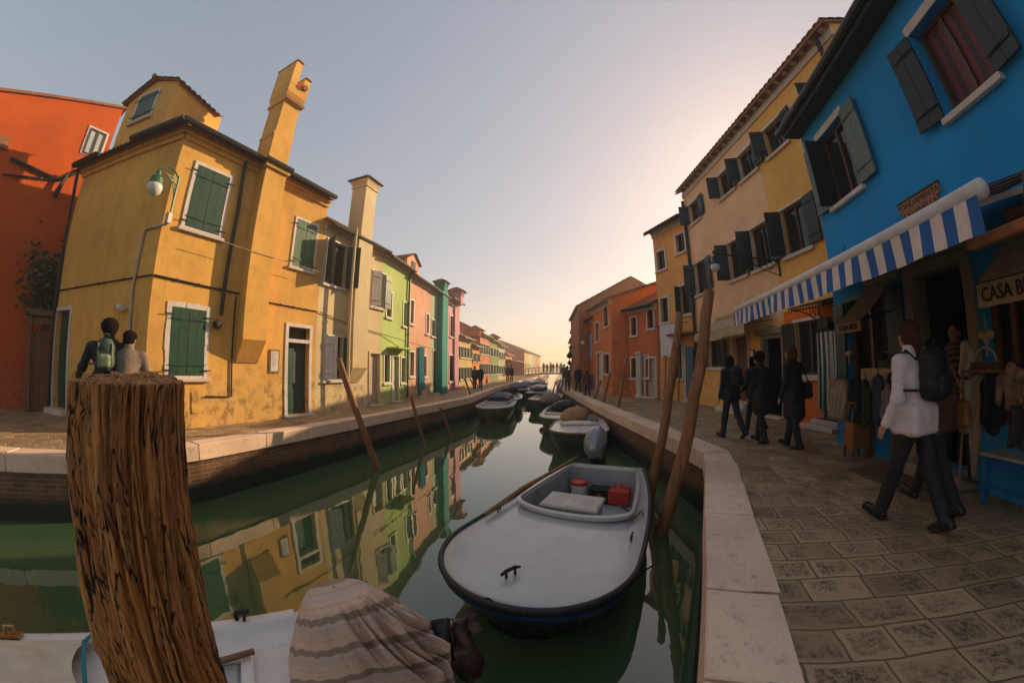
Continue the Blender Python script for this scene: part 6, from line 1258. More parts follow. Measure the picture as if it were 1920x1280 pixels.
# ------------------------------------------------------------------ people
def person(label, pos, yaw, h, legs=((18, 5), (-20, 25)), arms=((10, 25), (-10, 20)), top=None, trousers=None, shoes=None, hair=None, hairstyle='short', res=.016, coat=0., head=(0, 0), group=None, bag=None, bagmat=None, scarf=None, girth=1.0, hood=False, fingers=True, lean=3, name='person', armout=(6, 6), collar=True, noise_=.004):
    """faces local +Y rotated by yaw (clockwise from +Y); pos on the ground"""
    s = h/1.70; ya = R(yaw); cs, sn = cos(ya), sin(ya); pos = Vector(pos)
    def xf(v):
        v = np.asarray(v)*s; return np.stack([v[:, 0]*cs + v[:, 1]*sn + pos.x, -v[:, 0]*sn + v[:, 1]*cs + pos.y, v[:, 2] + pos.z], 1)
    T = thing(name, label, 'person', pos, group)
    ln = R(lean); hip = V(0, 0, .90); chest = hip + V(0, sin(ln)*.38, cos(ln)*.38); neck = hip + V(0, sin(ln)*.56+.0, cos(ln)*.56); hd = neck + V(0, .025+sin(R(head[1]))*.06, .128)
    J = {}
    # legs; drop the whole figure so the lower foot meets the ground
    for k, sx in ((0, -1), (1, 1)):
        f, kb = legs[k]; a = hip + V(sx*.085, 0, -.02); d1 = V(0, sin(R(f)), -cos(R(f))); kn = a + d1*.42; f2 = f-kb; an = kn + V(0, sin(R(f2)), -cos(R(f2)))*.40; J[k] = (a, kn, an, f2)
    low = min(J[k][2].z for k in (0, 1)) - .075; up = V(0, 0, -low)
    for k in (0, 1): J[k] = tuple(q+up for q in J[k][:3]) + (J[k][3],)
    hip, chest, neck, hd = hip+up, chest+up, neck+up, hd+up
    A = {}
    for k, sx in ((0, -1), (1, 1)):
        f, eb = arms[k][:2]; sh = neck + V(sx*.175*girth, -.005, -.075); o = R(armout[k]); d1 = V(sx*sin(o), sin(R(f))*cos(o), -cos(R(f))*cos(o)); el = sh + d1*.29; inn = arms[k][2] if len(arms[k]) > 2 else 0; d2 = V(sx*sin(o)*.5 - sx*sin(R(inn)), sin(R(f+eb))*cos(R(inn)), -cos(R(f+eb))*cos(R(inn))).normalized(); wr = el + d2*.25; A[k] = (sh, el, wr, d2)
    t_ = lambda q: tuple(q)
    hy = R(head[0]); hx = V(cos(hy), -sin(hy), 0); hf = V(sin(hy), cos(hy), 0)
    hp = lambda x, y, z: t_(hd + hx*x + hf*y + V(0, 0, z))
    rotm = np.array([[hx.x, hf.x, 0], [hx.y, hf.y, 0], [0, 0, 1]])
    pr = [E(hp(0, -.008, .035), (.074, .092, .088), rotm, .03), E(hp(0, .022, -.035), (.056, .066, .075), rotm, .03), C(hp(0, .085, .01), hp(0, .103, -.022), .011, .015, .015), C(hp(-.02, .083, -.065), hp(.02, .083, -.065), .008, .008, .01),
          E(hp(-.03, .082, .015), (.012, .008, .008), None, .01), E(hp(.03, .082, .015), (.012, .008, .008), None, .01), E(hp(-.077, -.005, .0), (.012, .022, .03), rotm, .012), E(hp(.077, -.005, .0), (.012, .022, .03), rotm, .012),
          C(t_(neck - V(0, .0, .03)), t_(hd + V(0, -.012, -.06)), .055, .05)]
    pr += [E(t_(hip + V(0, 0, .02)), (.145*girth, .105, .12)), E(t_(chest), (.150*girth, .100, .17)), C(t_(hip), t_(chest), .105*girth, .11*girth), C(t_(neck + V(-.12, -.0, -.075)), t_(neck + V(.12, 0, -.075)), .055)]
    for k, sx in ((0, -1), (1, 1)):
        a, kn, an, f2 = J[k]; pr += [C(t_(a), t_(kn), .078, .052), C(t_(kn), t_(an), .052, .036)]
        fw = V(0, cos(R(max(-35, min(20, f2*.8)))), sin(R(max(-35, min(20, f2*.8))))*.9); pr += [C(t_(an + V(0, -.02, -.04)), t_(an + V(sx*.015, 0, -.045) + fw*.14), .035, .03)]
        sh, el, wr, d2 = A[k]; pr += [C(t_(sh), t_(el), .045, .037), C(t_(el), t_(wr), .037, .026)]
        # palm, four fingers of unequal length, thumb from the side of the palm
        sd = V(0, 1, 0) - d2*d2.y; sd = sd.normalized() if sd.length > .1 else V(1, 0, 0); nr = d2.cross(sd).normalized()*(-sx); pr += [C(t_(wr + d2*.02), t_(wr + d2*.075), .024, .027, .012)]
        for i, (lf, o_) in enumerate(((.062, .024), (.072, .008), (.066, -.008), (.05, -.023))):
            b0 = wr + d2*.085 + sd*o_; b1 = b0 + d2*lf*.55 + nr*.006; b2 = b1 + d2*lf*.35 + nr*.022; pr += [C(t_(b0), t_(b1), .0095, .009, .004), C(t_(b1), t_(b2), .009, .008, .004)]
        b0 = wr + d2*.035 + sd*.022; pr += [C(t_(b0), t_(b0 + sd*.024 + d2*.03 + nr*.01), .011, .010, .006), C(t_(b0 + sd*.024 + d2*.03 + nr*.01), t_(b0 + sd*.026 + d2*.055 + nr*.02), .010, .008, .005)]
    sdf_part('body', pr, M['skin'], T, xf, res if fingers is True else res, .022)
    # eyes: small dark inset discs would be lost at this size; brows come from the hair part
    wob = lambda X, Y, Z: noise_*(1.1*np.sin(Z*38+X*33+2.2*np.sin(Y*19+Z*9))*np.sin(Y*27+X*14+1.7*np.sin(Z*23)) + .9*np.abs(np.sin(Z*61+Y*44+2.5*np.sin(X*21))) - .5)
    tp = []
    for k, sx in ((0, -1), (1, 1)):
        a, kn, an, f2 = J[k]; tp += [C(t_(a + V(0, 0, .0)), t_(kn), .090, .066), C(t_(kn), t_(an + V(0, 0, -.02)), .070, .058)]
    tp += [E(t_(hip + V(0, 0, .0)), (.140*girth, .105, .11))]
    sdf_part('trousers', tp, trousers, T, xf, res, .03, wob)
    jk = [E(t_(chest), (.168*girth, .125, .20)), C(t_(hip + V(0, 0, .06)), t_(chest), .128*girth, .132*girth), C(t_(neck + V(-.135*girth, -.005, -.085)), t_(neck + V(.135*girth, -.005, -.085)), .075, .075), B(t_(hip + V(0, .010, .015-coat*.15)), (.176*girth, .140, .13), .05)]
    if collar: jk += [C(t_(neck + V(0, -.01, -.02)), t_(neck + V(0, -.005, .035)), .082, .074, .02)]
    if coat: jk += [C(t_(hip), t_(hip + V(0, -.01, -coat)), .165*girth, .19*girth)]
    for k, sx in ((0, -1), (1, 1)):
        sh, el, wr, d2 = A[k]; jk += [C(t_(sh), t_(el), .064, .053), C(t_(el), t_(wr - d2*.005), .054, .042)]
    if hood: jk += [E(t_(neck + V(0, -.10, -.02)), (.11, .06, .08))]
    sdf_part('jacket', jk, top, T, xf, res, .035, wob)
    for k, sx in ((0, -1), (1, 1)):
        a, kn, an, f2 = J[k]; g = max(-45, min(20, f2*.9)); fw = V(0, cos(R(g)), sin(R(g))); fn = V(0, -fw.z, fw.y)
        sdf_part('shoe', [C(t_(an + fw*-.03 - fn*.025), t_(an - fn*.035 + fw*.15 + V(sx*.012, 0, 0)), .046, .036), C(t_(an + V(0, 0, .02)), t_(an - V(0, 0, .02)), .05), B(t_(an + fw*.055 - fn*.062), (.042, .125, .012), .01, np.array([[1, 0, 0], [0, fw.y, fn.y], [0, fw.z, fn.z]]).T.T, .01)], shoes or M['blackm'], T, xf, res, .02)
    if hair is not None:
        hr = [E(hp(0, -.022, .05), (.090, .096, .092), rotm), E(hp(0, -.05, .0), (.083, .07, .09), rotm)]
        if hairstyle == 'pony': hr += [C(hp(0, -.115, .02), hp(0, -.135, -.06), .035, .032), C(hp(0, -.135, -.06), hp(.01, -.125, -.20), .034, .012)]
        if hairstyle == 'long': hr += [C(hp(-.06, -.04, -.02), hp(-.065, -.055, -.20), .045, .04), C(hp(.06, -.04, -.02), hp(.065, -.055, -.20), .045, .04), C(hp(0, -.07, -.02), hp(0, -.08, -.22), .055, .045)]
        if hairstyle == 'bob': hr += [C(hp(-.065, -.02, -.0), hp(-.07, -.02, -.10), .042, .036), C(hp(.065, -.02, -.0), hp(.07, -.02, -.10), .042, .036), E(hp(0, -.06, -.05), (.08, .06, .08), rotm)]
        if hairstyle == 'bushy': hr += [E(hp(0, -.03, .06), (.118, .118, .112), rotm)]
        if hairstyle == 'cap': hr += [E(hp(0, -.005, .07), (.10, .11, .07), rotm), C(hp(-.04, .10, .05), hp(.04, .10, .05), .02)]
        sdf_part('hair', hr, hair, T, xf, res, .025, lambda X, Y, Z: .0045*np.sin(X*120+Y*95+2*np.sin(Z*30)) + .003*np.sin(X*210-Y*170))
    back = chest + V(0, -.16, .02)
    def strap(pts, r, mat, nm='strap', par=None):
        b = MB(); b.smooth = True; b.tube([Vector(q) for q in xf([tuple(p) for p in pts])], r*s, 6); build(nm, b, mat, par or T)
    if bag == 'backpack':
        bp = thing('backpack', bagmat[1], 'backpack', Vector(xf([t_(back)])[0])); rb = .05
        k_ = bagmat[2] if len(bagmat) > 2 else 1.
        m_ = sdf_part('pack', [B(t_(back + V(0, -.035, -.03)), (.135*k_, .075, .19*k_), .06), E(t_(back + V(0, -.04, .09)), (.115*k_, .075, .12*k_)), E(t_(back + V(0, -.05, -.11)), (.140*k_, .10, .12))], bagmat[0], bp, xf, res, .03, lambda X, Y, Z: .005*np.sin(X*37+Z*20)*np.sin(Z*35+Y*20))
        sdf_part('front_pocket', [B(t_(back + V(0, -.135, -.10)), (.095*k_, .035, .085), .03)], bagmat[3] if len(bagmat) > 3 else bagmat[0], bp, xf, res, .02)
        for sx in (-1, 1):
            b = MB(); b.tube([Vector(q) for q in xf([t_(back + V(sx*.105*k_, -.105+.02*abs(z_), z_)) for z_ in (.15*k_, .08, 0, -.08, -.17)])], .008*s, 5); build('piping', b, bagmat[3] if len(bagmat) > 3 else M['iron'], bp)
        for sx in (-1, 1):
            b = MB(); b.smooth = True; pts = [back + V(sx*.05, -.02, .17), neck + V(sx*.075, -.092, -.06), neck + V(sx*.10, -.02, .012), neck + V(sx*.115, .075, -.07)]; b.tube([Vector(q) for q in xf([t_(p) for p in pts])], .017*s, 6); build('strap', b, bagmat[0], bp)
            b = MB(); pts = [back + V(sx*.11, -.04, -.14), chest + V(sx*.195*girth, -.04, -.12), chest + V(sx*.19*girth, .06, -.05)]; b.tube([Vector(q) for q in xf([t_(p) for p in pts])], .013*s, 6); build('strap', b, bagmat[0], bp)
        b = MB(); b.smooth = True; pts = [back + V(-.03, -.06, .19), back + V(-.025, -.06, .235), back + V(.025, -.06, .235), back + V(.03, -.06, .19)]; b.tube([Vector(q) for q in xf([t_(p) for p in pts])], .009*s, 5); build('handle', b, bagmat[0], bp)
        b = MB(); zp = [back + V(.088*cos(k*pi/12), -.150+.03*abs(cos(k*pi/12)), -.10+.075*sin(k*pi/12)) for k in range(0, 13)]; b.tube([Vector(q) for q in xf([t_(p) for p in zp])], .005*s, 4); build('zip', b, M['iron'], bp)
        return T, bp, xf, dict(neck=neck, chest=chest, hip=hip, A=A, back=back)
    if bag == 'shoulder':
        c_ = hip + V(.27, -.02, .06); bp = thing('shoulder_bag', bagmat[1], 'bag', Vector(xf([t_(c_)])[0])); sdf_part('bag_body', [B(t_(c_), (.055, .17, .13), .04), E(t_(c_ - V(0, 0, .08)), (.07, .19, .07))], bagmat[0], bp, xf, res, .04)
        b = MB(); b.smooth = True; pts = [c_ + V(0, .12, .11), neck + V(.17, .06, -.02), neck + V(.17, -.06, -.02), c_ + V(0, -.12, .11)]; b.tube([Vector(q) for q in xf([t_(p) for p in pts])], .012*s, 6); build('strap', b, bagmat[0], bp)
    return T, None, xf, dict(neck=neck, chest=chest, hip=hip, A=A, back=back)
M['hairdk'] = plain('dark brown hair', (.012, .008, .006), .9, .5, 60, .004, 0, .08); M['hairbr'] = plain('chestnut hair', (.075, .03, .014), .85, .6, 70, .004, 0, .12); M['hairgr'] = plain('light brown hair', (.13, .065, .03), .85, .6, 70, .004, 0, .12)
M['whitejk'] = plain('white jacket cloth', (.66, .56, .57), .65, .08, 5, .004); M['blackcl'] = plain('black cloth', (.012, .012, .013), .75, .3, 6, .004); M['navycl'] = plain('navy cloth', (.013, .017, .026), .75, .3, 6, .004); M['greycl'] = plain('taupe cloth', (.17, .125, .095), .8, .25, 5, .004); M['jeans'] = plain('dark jeans', (.018, .024, .035), .8, .3, 6, .004)
M['packblk'] = plain('black backpack cloth', (.010, .010, .012), .6, .3, 8, .003); M['packgrn'] = plain('green backpack cloth', (.05, .075, .05), .65, .3, 8, .003); M['tanlea'] = plain('tan leather', (.30, .105, .03), .5, .2, 8, .003); M['browncl'] = plain('brown cloth', (.09, .045, .025), .8, .3, 6)
f0 = gp(1715, 985); WX, WY = f0.x-.06, f0.y+.03
g_ = gp(1722, 985)
HW = 1.76
person('woman in a white jacket and black trousers walking past the blue shop door', (3.40, 1.90, 0), 4, HW, legs=((17, 3), (-17, 12)), arms=((0, 26), (16, 30)), top=M['whitejk'], trousers=M['blackcl'], hair=M['hairbr'], hairstyle='pony', res=.0105, head=(22, 0), noise_=.0032, bag='backpack', bagmat=(M['packblk'], 'black backpack worn by the woman in the white jacket'), girth=1.02, lean=4)
person('person with a tan shoulder bag walking hidden beyond the woman in the white jacket', (4.02, 2.0, 0), 8, 1.66, legs=((-20, 12), (24, 6)), arms=((6, 20), (-10, 25)), top=M['browncl'], trousers=M['blackcl'], hair=M['hairdk'], hairstyle='short', res=.016, bag='shoulder', bagmat=(M['tanlea'], 'tan leather bag on the far side of the woman in the white jacket'))
dq_ = RB.pt((dq[0]+dq[1])/2+.05, .16, -.28)
person('shopkeeper in a striped scarf standing in the dark shop doorway', dq_, -110, 1.66, legs=((2, 3), (-3, 4)), arms=((12, 60, 25), (12, 60, 25)), top=stripes('scarf stripes', (.19, .13, .07), (.02, .02, .02), 0, (.4, .2, .9), .07, .5), trousers=M['blackcl'], hair=M['hairdk'], hairstyle='short', res=.014, head=(20, 0))
for (fx, fy, yw, hh, lab, tm, hr, hs, lg, cw, bg_) in (
  (1369, 820, -6, 1.60, 'leading walker in a dark jacket with a navy backpack in front of the peach house', M['blackcl'], M['hairdk'], 'bob', ((11, 2), (-16, 22)), 0, 'bp'),
  (1425, 828, -10, 1.63, 'walker in a long black coat between the navy backpack and the shoulder bag', M['blackcl'], M['hairdk'], 'bushy', ((-10, 8), (11, 2)), .22, None),
  (1486, 838, -14, 1.72, 'woman with light brown hair and a large shoulder bag before the orange wall', M['blackcl'], M['hairgr'], 'bob', ((-10, 6), (14, 4)), .30, 'sb')):
    p = gp(fx, fy); person(lab, (p.x, p.y, 0), yw, hh, legs=lg, arms=((6, 16), (-5, 14)), armout=(1, 1), top=tm, trousers=M['navycl'], hair=hr, hairstyle=hs, res=.018, coat=cw, bag={'bp': 'backpack', 'sb': 'shoulder', None: None}[bg_], bagmat=(M['navycl'], 'navy backpack worn by the leading walker') if bg_ == 'bp' else (M['blackcl'], 'large black shoulder bag carried before the orange wall'), group='walkers on the right quay')
p = gp(1412, 812); person('walker in black half hidden behind the one in the long black coat', (p.x+.25, p.y+.3, 0), -8, 1.58, legs=((10, 2), (-12, 16)), top=M['blackcl'], trousers=M['blackcl'], hair=M['hairdk'], hairstyle='bob', res=.022, coat=.1, group='walkers on the right quay')
d = ray(207, 598); k = 6.95/math.hypot(d.x, d.y); hh = CAM.z + d.z*k - .0
person('man in black with a green backpack seen over the big wooden post', (d.x*k, d.y*k, 0), -52, min(2.02, hh), legs=((12, 4), (-12, 14)), arms=((-4, 62, -12), (4, 55, 10)), armout=(20, 12), top=M['blackcl'], trousers=M['blackcl'], hair=M['hairdk'], hairstyle='bushy', res=.018, bag='backpack', bagmat=(M['packgrn'], 'green and grey backpack of the man in black on the left quay', .82, plain('pale green trim', (.20, .25, .15), .7)), girth=1.28)
d = ray(240, 622); k = 6.75/math.hypot(d.x, d.y); hh = CAM.z + d.z*k
person('person in a taupe coat and dark cap beside the man with the green backpack', (d.x*k, d.y*k, 0), -44, min(1.9, hh), legs=((10, 4), (-10, 14)), arms=((8, 40), (4, 30)), armout=(8, 12), girth=1.2, lean=10, head=(10, 20), top=M['greycl'], trousers=M['jeans'], hair=M['hairdk'], hairstyle='cap', res=.016, coat=.12, collar=True, noise_=.003)
# far walkers
n0 = 0
def far_person(px, py, h, mat, yaw, lab, z=0.0, res=.035, group='far walkers', fixed=None):
    p = gp(px, py, z) if fixed is None else Vector(fixed); return person(lab, (p.x, p.y, z), yaw, h, legs=((14, 4), (-16, 18)), top=mat, trousers=M['jeans'], hair=M['hairdk'], res=res, coat=.1, group=group, noise_=0)
far_person(1064, 733, 1.52, M['browncl'], 5, 'nearest far walker in brown on the right quay among the slim leaning poles'); far_person(1084, 735, 1.5, M['blackcl'], 180, 'far walker in black by the tall brown house'); far_person(1101, 742, 1.25, plain('wine cloth', (.12, .02, .02), .8), 0, 'small far walker in wine red beside the slim leaning poles'); far_person(1078, 733, 1.68, M['greycl'], 0, 'far walker in taupe behind the one in black at the brown house', fixed=(4.2, 27.5, 0))
far_person(890, 728, 1.52, M['blackcl'], 0, 'far walker in black on the left quay in front of the orange house'); far_person(901, 729, 1.55, M['navycl'], 180, 'far walker in navy on the left quay in front of the coral house'); far_person(952, 716, 1.7, M['blackcl'], 0, 'far walker in black under the pink awning', res=.05); far_person(959, 716, 1.7, M['navycl'], 0, 'far walker in navy under the pink awning', res=.05)
# bridge with people at the end
by = 58.0; d = ray(1030, 700); b = MB(); xb0, xb1 = 2.2, 11.5; zb_ = lambda x: .22 + .28*max(0, sin(pi*(x-xb0)/(xb1-xb0)))**.7
t = thing('footbridge', 'low wooden footbridge with railings crossing the far end of the canal', 'bridge', ((xb0+xb1)/2, by, 0))
N_ = 16; b = MB()
for k in range(N_):
    xa, xc = xb0+(xb1-xb0)*k/N_, xb0+(xb1-xb0)*(k+1)/N_; za, zc2 = zb_(xa), zb_(xc); b.hexa([V(xa, by-.9, za-.22), V(xc, by-.9, zc2-.22), V(xc, by+.9, zc2-.22), V(xa, by+.9, za-.22), V(xa, by-.9, za), V(xc, by-.9, zc2), V(xc, by+.9, zc2), V(xa, by+.9, za)])
build('bridge_deck', b, M['oldwood'], t)
for yy in (by-.9, by+.9):
    b = MB(); pts = [V(xb0+(xb1-xb0)*k/N_, yy, zb_(xb0+(xb1-xb0)*k/N_)+.95) for k in range(N_+1)]; b.tube(pts, .05, 5); b.tube([p-V(0,0,.45) for p in pts], .03, 5)
    for p in pts: b.tube([p, p-V(0,0,1.0)], .035, 5)
    build('railing', b, M['oldwood'], t)
proto = person('small dark figure standing on the far footbridge', (0, 0, 0), 180, 1.7, legs=((3, 2), (-3, 2)), top=M['blackcl'], trousers=M['jeans'], hair=M['hairdk'], res=.05, group="people on the far footbridge", noise_=0)[0]
for k, (px, yw) in enumerate(((1019, 10), (1026, 170), (1031, 90), (1033.5, 30), (1037, 200), (1044, 150), (1050, 60), (1053, 10))):
    c = proto if k == 0 else copy_tree(proto); d = ray(px, 692); x = d.x*(by/d.y); c.location = (x, by+random.uniform(-.5, .5), zb_(x)); c.rotation_euler = (0, 0, R(yw)); c.scale = (1, 1, random.uniform(.92, 1.06))
# ------------------------------------------------------------------ shop goods on the right
def cloth(fn, nu, nv, name, label, cat, mat, loc, group=None, thick=0.):
    b = MB(); b.grid(fn, nu, nv); o = build(name, b, mat, None, True, loc=loc); tagx(o, label, cat, group); return o
# striped green and white curtain in front of the doorway of the orange wall
q = RY.rect((1529, 625), (1567, 618), (1573, 770), (1537, 768), off=.45)
M['greenstr'] = stripes('green and white stripes', (.60, .53, .47), (.018, .10, .08), -RY.pt(q[0], 0).dot(RY.d), tuple(RY.d), (q[1]-q[0])/4.2, .55, .85, True)
cloth(lambda u, v: RY.pt(q[0]+(q[1]-q[0])*u, q[2]+(q[3]-q[2])*v, .45+.03*sin(u*20)*(1.2-v)), 30, 8, 'striped_curtain', 'green and white striped cloth hanging beside the blue shop wall', 'curtain', M['greenstr'], RY.pt(q[0], q[2], .45))
o = bpy.context.scene.objects['striped_curtain']; b = MB(); b.tube([RY.pt(q[0]-.1, q[3]+.02, .46), RY.pt(q[1]+.1, q[3]+.02, .46)], .015, 6)
for s_ in (q[0]-.06, q[1]+.06): b.tube([RY.pt(s_, q[3]+.02, .46), RY.pt(s_, q[3]+.12, .0)], .012, 5)
build('curtain_rod', b, M['iron'], o)
M['check'] = stripes('checked blanket', (.30, .22, .16), (.42, .33, .25), 0, (.3, .9, .2), .10, .5); M['lace'] = plain('cream lace', (.46, .34, .20), .9, .3, 26, .006); M['bluegrey'] = plain('blue grey knit', (.045, .06, .075), .9, .3, 14, .006); M['mauve'] = plain('mauve knit', (.24, .19, .22), .9, .25, 14, .006); M['darkknit'] = plain('black knit', (.012, .013, .017), .9, .3, 10, .006); M['patterned'] = plain('patterned knit', (.26, .15, .09), .9, .75, 11, .006)
# a rail with blankets standing before the shop window: position from the ground line of the blue wall
def garment(sc_, top, bot, w, off, label, mat, kind='jacket', cat='garment', F=RB, ang=0, group=None):
    """hanging garment as a closed soft shell on a hanger, facing along the wall"""
    T = thing('hanging_jacket' if kind == 'jacket' else 'hanging_cloth', label, cat, F.pt(sc_, bot, off), group); c = F.pt(sc_, 0, off); u = F.d*cos(R(ang)) + F.n*sin(R(ang)); n_ = F.n*cos(R(ang)) - F.d*sin(R(ang)); L = top-bot
    w2 = w/2; pr = []; P3 = lambda x, y, z: tuple(c + u*x + n_*y + V(0, 0, z))
    if kind == 'jacket':
        rm_ = np.array([list(u), list(n_), [0, 0, 1]]).T
        pr = [B(P3(0, 0, bot+L*.43), (w2*.60, .05, L*.43), .035, rm_), C(P3(-w2*.12, 0, top-.03), P3(-w2*.72, 0, top-.11), .04, .045), C(P3(w2*.12, 0, top-.03), P3(w2*.72, 0, top-.11), .04, .045), C(P3(-w2*.78, .0, top-.13), P3(-w2*.92, .02, top-L*.80), .042, .034, .015), C(P3(w2*.78, 0, top-.13), P3(w2*.92, .02, top-L*.80), .042, .034, .015), C(P3(-w2*.1, .02, top-.02), P3(w2*.1, .02, top-.02), .04)]
    else: pr = [B(P3(0, 0, (top+bot)/2), (w2, .045, L/2), .03, np.array([list(u), list(n_), [0, 0, 1]]).T)]
    sdf_part('cloth', pr, mat, T, None, .014, .025, lambda X, Y, Z: (.018 if kind == 'cloth' else .012)*np.sin((X*u.x+Y*u.y)*52+Z*3+1.5*np.sin(Z*9)) + .005*np.sin(Z*25+X*9))
    b = MB(); p = F.pt(sc_, top, off); b.tube([p-u*w2*.7-V(0,0,.03), p+V(0,0,.04), p+u*w2*.7-V(0,0,.03)], .010, 5); b.tube([p+V(0,0,.04), p+V(0,0,.09), p+u*.03+V(0,0,.12), p+u*.0+V(0,0,.15)], .006, 5); build('hanger', b, M['iron'], T); return T
def g_px(x0, x1, y0, y1, off, *a, **k):
    s0, s1, z0, z1 = RB.box(x0, x1, y0, y1, off); return garment((s0+s1)/2, z1, max(z0, .12), abs(s1-s0)*.8, off, *a, **k)
g_px(1554, 1590, 712, 785, .55, 'checked beige blanket hanging at the left end of the shop display', M['check'], 'cloth', 'blanket')
g_px(1592, 1618, 712, 792, .50, 'dark cloth hanging between the checked blanket and the small cabinet', M['darkknit'], 'cloth', 'cloth')
g_px(1634, 1660, 705, 800, .40, 'blue grey knitted jacket on a hanger beside the white jacket walker', M['bluegrey'], 'jacket', 'jacket')
g_px(1656, 1678, 722, 800, .46, 'mauve knitted jacket on a hanger next to the blue grey one', M['mauve'], 'jacket', 'jacket')
s0, s1, z0, z1 = RB.box(1602, 1665, 692, 740, .42); t = thing('lace_table', 'narrow trestle table under a cream lace cloth below the left shop window', 'table', RB.pt((s0+s1)/2, 0, .42)); b = MB(); b.fbox(RB, s0, s1, z1-.03, z1, .09, .26, .01); build('tabletop', b, M['oldwood'], t)
for s_ in (s0+.05, s1-.1):
    for o_ in (.095, .20): b = MB(); b.fbox(RB, s_, s_+.05, 0, z1-.031, o_, o_+.05); build('leg', b, M['oldwood'], t)
cl = MB(); cl.grid(lambda u, v: RB.pt(s0-.02+(s1-s0+.04)*u, z1+.006 - max(0, (v-.4)/.6)*(.28+.03*abs(sin(u*28))), .10+.18*min(1, v/.4)+.012*sin(u*32)*max(0, v-.4)), 50, 14); o = build('lace_cloth', cl, M['lace'], None, True, loc=RB.pt(s0, z1, .4)); tagx(o, 'cream lace cloth with a scalloped hem draped over the table below the left shop window', 'tablecloth')
p = RB.pt((s0+s1)/2-.05, z1+.012, .17); b = MB(); b.smooth = False; bk = thing('green_basket', 'low green basket on the lace covered table', 'basket', p); b.lathe(p, [(.09, 0.002), (.12, .10), (.115, .10), (.08, .03)], 14); build('body', b, plain('green wicker', (.06, .08, .03), .8, .4, 30, .006), bk); b = MB(); b.tube([p+RB.d*.115*cos(k*pi/8)+V(0,0,.095+.13*sin(k*pi/8)) for k in range(9)], .012, 5); build('handle', b, M['oldwood'], bk)
# small painted cabinet
c0 = gp(1616, 856); sc_, _ = RB.sz(1616, 856), 0; so = (c0-RB.P).dot(RB.d); oo = .54; zt_ = zat(1616, 752, c0.x, c0.y)
t = thing('small_cabinet', 'small wooden cabinet with a blue drawer standing before the blue shop wall', 'cabinet', RB.pt(so, 0, oo)); wd = .26
b = MB(); b.fbox(RB, so-wd/2, so+wd/2, .16, zt_-.02, oo-.30, oo-.012, .006); b.fbox(RB, so-wd/2-.02, so+wd/2+.02, zt_-.018, zt_+.01, oo-.32, oo+.02, .008); build('case', b, plain('honey wood', (.24, .105, .03), .5, .3, 6), t)
for a_ in (so-wd/2, so+wd/2-.035):
    for o_ in (oo-.30, oo-.045): b = MB(); b.fbox(RB, a_, a_+.035, 0, .159, o_, o_+.035); build('leg', b, M['oldwood'], t)
b = MB(); b.fbox(RB, so-wd/2+.02, so+wd/2-.02, zt_-.26, zt_-.06, oo-.011, oo+.006, .006); dw_ = build('drawer', b, plain('slate blue paint', (.06, .12, .17), .5, .3, 8), t); b = MB(); b.lathe(RB.pt(so, zt_-.16, oo+.006), [(.008, 0), (.008, .015), (.018, .022), (0, .03)], 8, RB.n); build('knob', b, M['iron'], dw_)
b = MB(); b.fbox(RB, so-wd/2+.02, so+wd/2-.02, .19, zt_-.29, oo-.011, oo+.004, .006); dd_ = build('door', b, plain('orange wood', (.30, .12, .03), .5, .3, 6), t); b = MB(); b.lathe(RB.pt(so+wd*.3, .4, oo+.004), [(.008, 0), (.008, .015), (.016, .022), (0, .03)], 8, RB.n); build('knob', b, M['iron'], dd_)
p = RB.pt(so, zt_+.012, oo-.14); sdo = sdf_part('folded_scarf', [B(tuple(p+V(0,0,.05)), (.11, .11, .045), .03), E(tuple(p+V(.02,.02,.12)), (.10, .10, .07))], M['lace'], None, None, .014, .03, lambda X, Y, Z: .006*np.sin(X*50+Z*40), loc=p); tagx(sdo, 'cream folded scarf on top of the small cabinet', 'scarf')
# right part of the display: coats, rolled mat, bench, basket
g_px(1838, 1888, 700, 815, .50, 'long black coat hanging right of the shop door', M['darkknit'], 'jacket', 'coat')
g_px(1868, 1935, 684, 770, .62, 'brown patterned knitted jumper hanging at the right edge', M['patterned'], 'jacket', 'jumper')
g_px(1888, 1950, 765, 842, .75, 'dark grey cloth hanging over the blue bench', plain('charcoal cloth', (.03, .028, .032), .9, .3, 8), 'cloth', 'cloth')
g_px(1884, 1912, 700, 800, .46, 'wine red knitted jacket half hidden at the right edge rail', plain('wine knit', (.10, .018, .02), .9, .3, 10), 'jacket', 'jacket')
g_px(1612, 1634, 716, 800, .46, 'dark green knitted jacket hanging behind the small cabinet', plain('forest knit', (.02, .04, .03), .9, .3, 10), 'jacket', 'jacket')
g_px(1664, 1690, 700, 800, .44, 'black knitted cardigan hanging left of the shop door', M['darkknit'], 'jacket', 'cardigan')
g_px(1800, 1826, 640, 705, .24, 'grey striped shawl hanging on the right door jamb', M['check'], 'cloth', 'shawl')
s0, s1, z0, z1 = RB.box(1805, 1822, 712, 810, .42); t = thing('rolled_mat', 'pale rolled mat standing at the right jamb of the shop door', 'mat', RB.pt((s0+s1)/2, z0, .42)); c_ = RB.pt((s0+s1)/2, 0, .42); b = MB(); b.smooth = True; b.lathe(c_, [(.072, z0), (.072, z1), (.055, z1-.002), (.055, z1-.2), (0, z1-.2)], 18); build('roll', b, plain('pale mat', (.45, .37, .29), .85, .15, 10), t); b = MB(); b.tube([RB.pt((s0+s1)/2, z0-.005, .42), RB.pt((s0+s1)/2, .16, .3)], .02, 6); b.tube([RB.pt((s0+s1)/2-.1, .17, .3), RB.pt((s0+s1)/2+.1, .17, .3)], .02, 6); build('stand', b, M['iron'], t)
b0 = gp(1868, 935); so = (b0-RB.P).dot(RB.d); oo = .34; zb2 = zat(1873, 842, b0.x, b0.y)
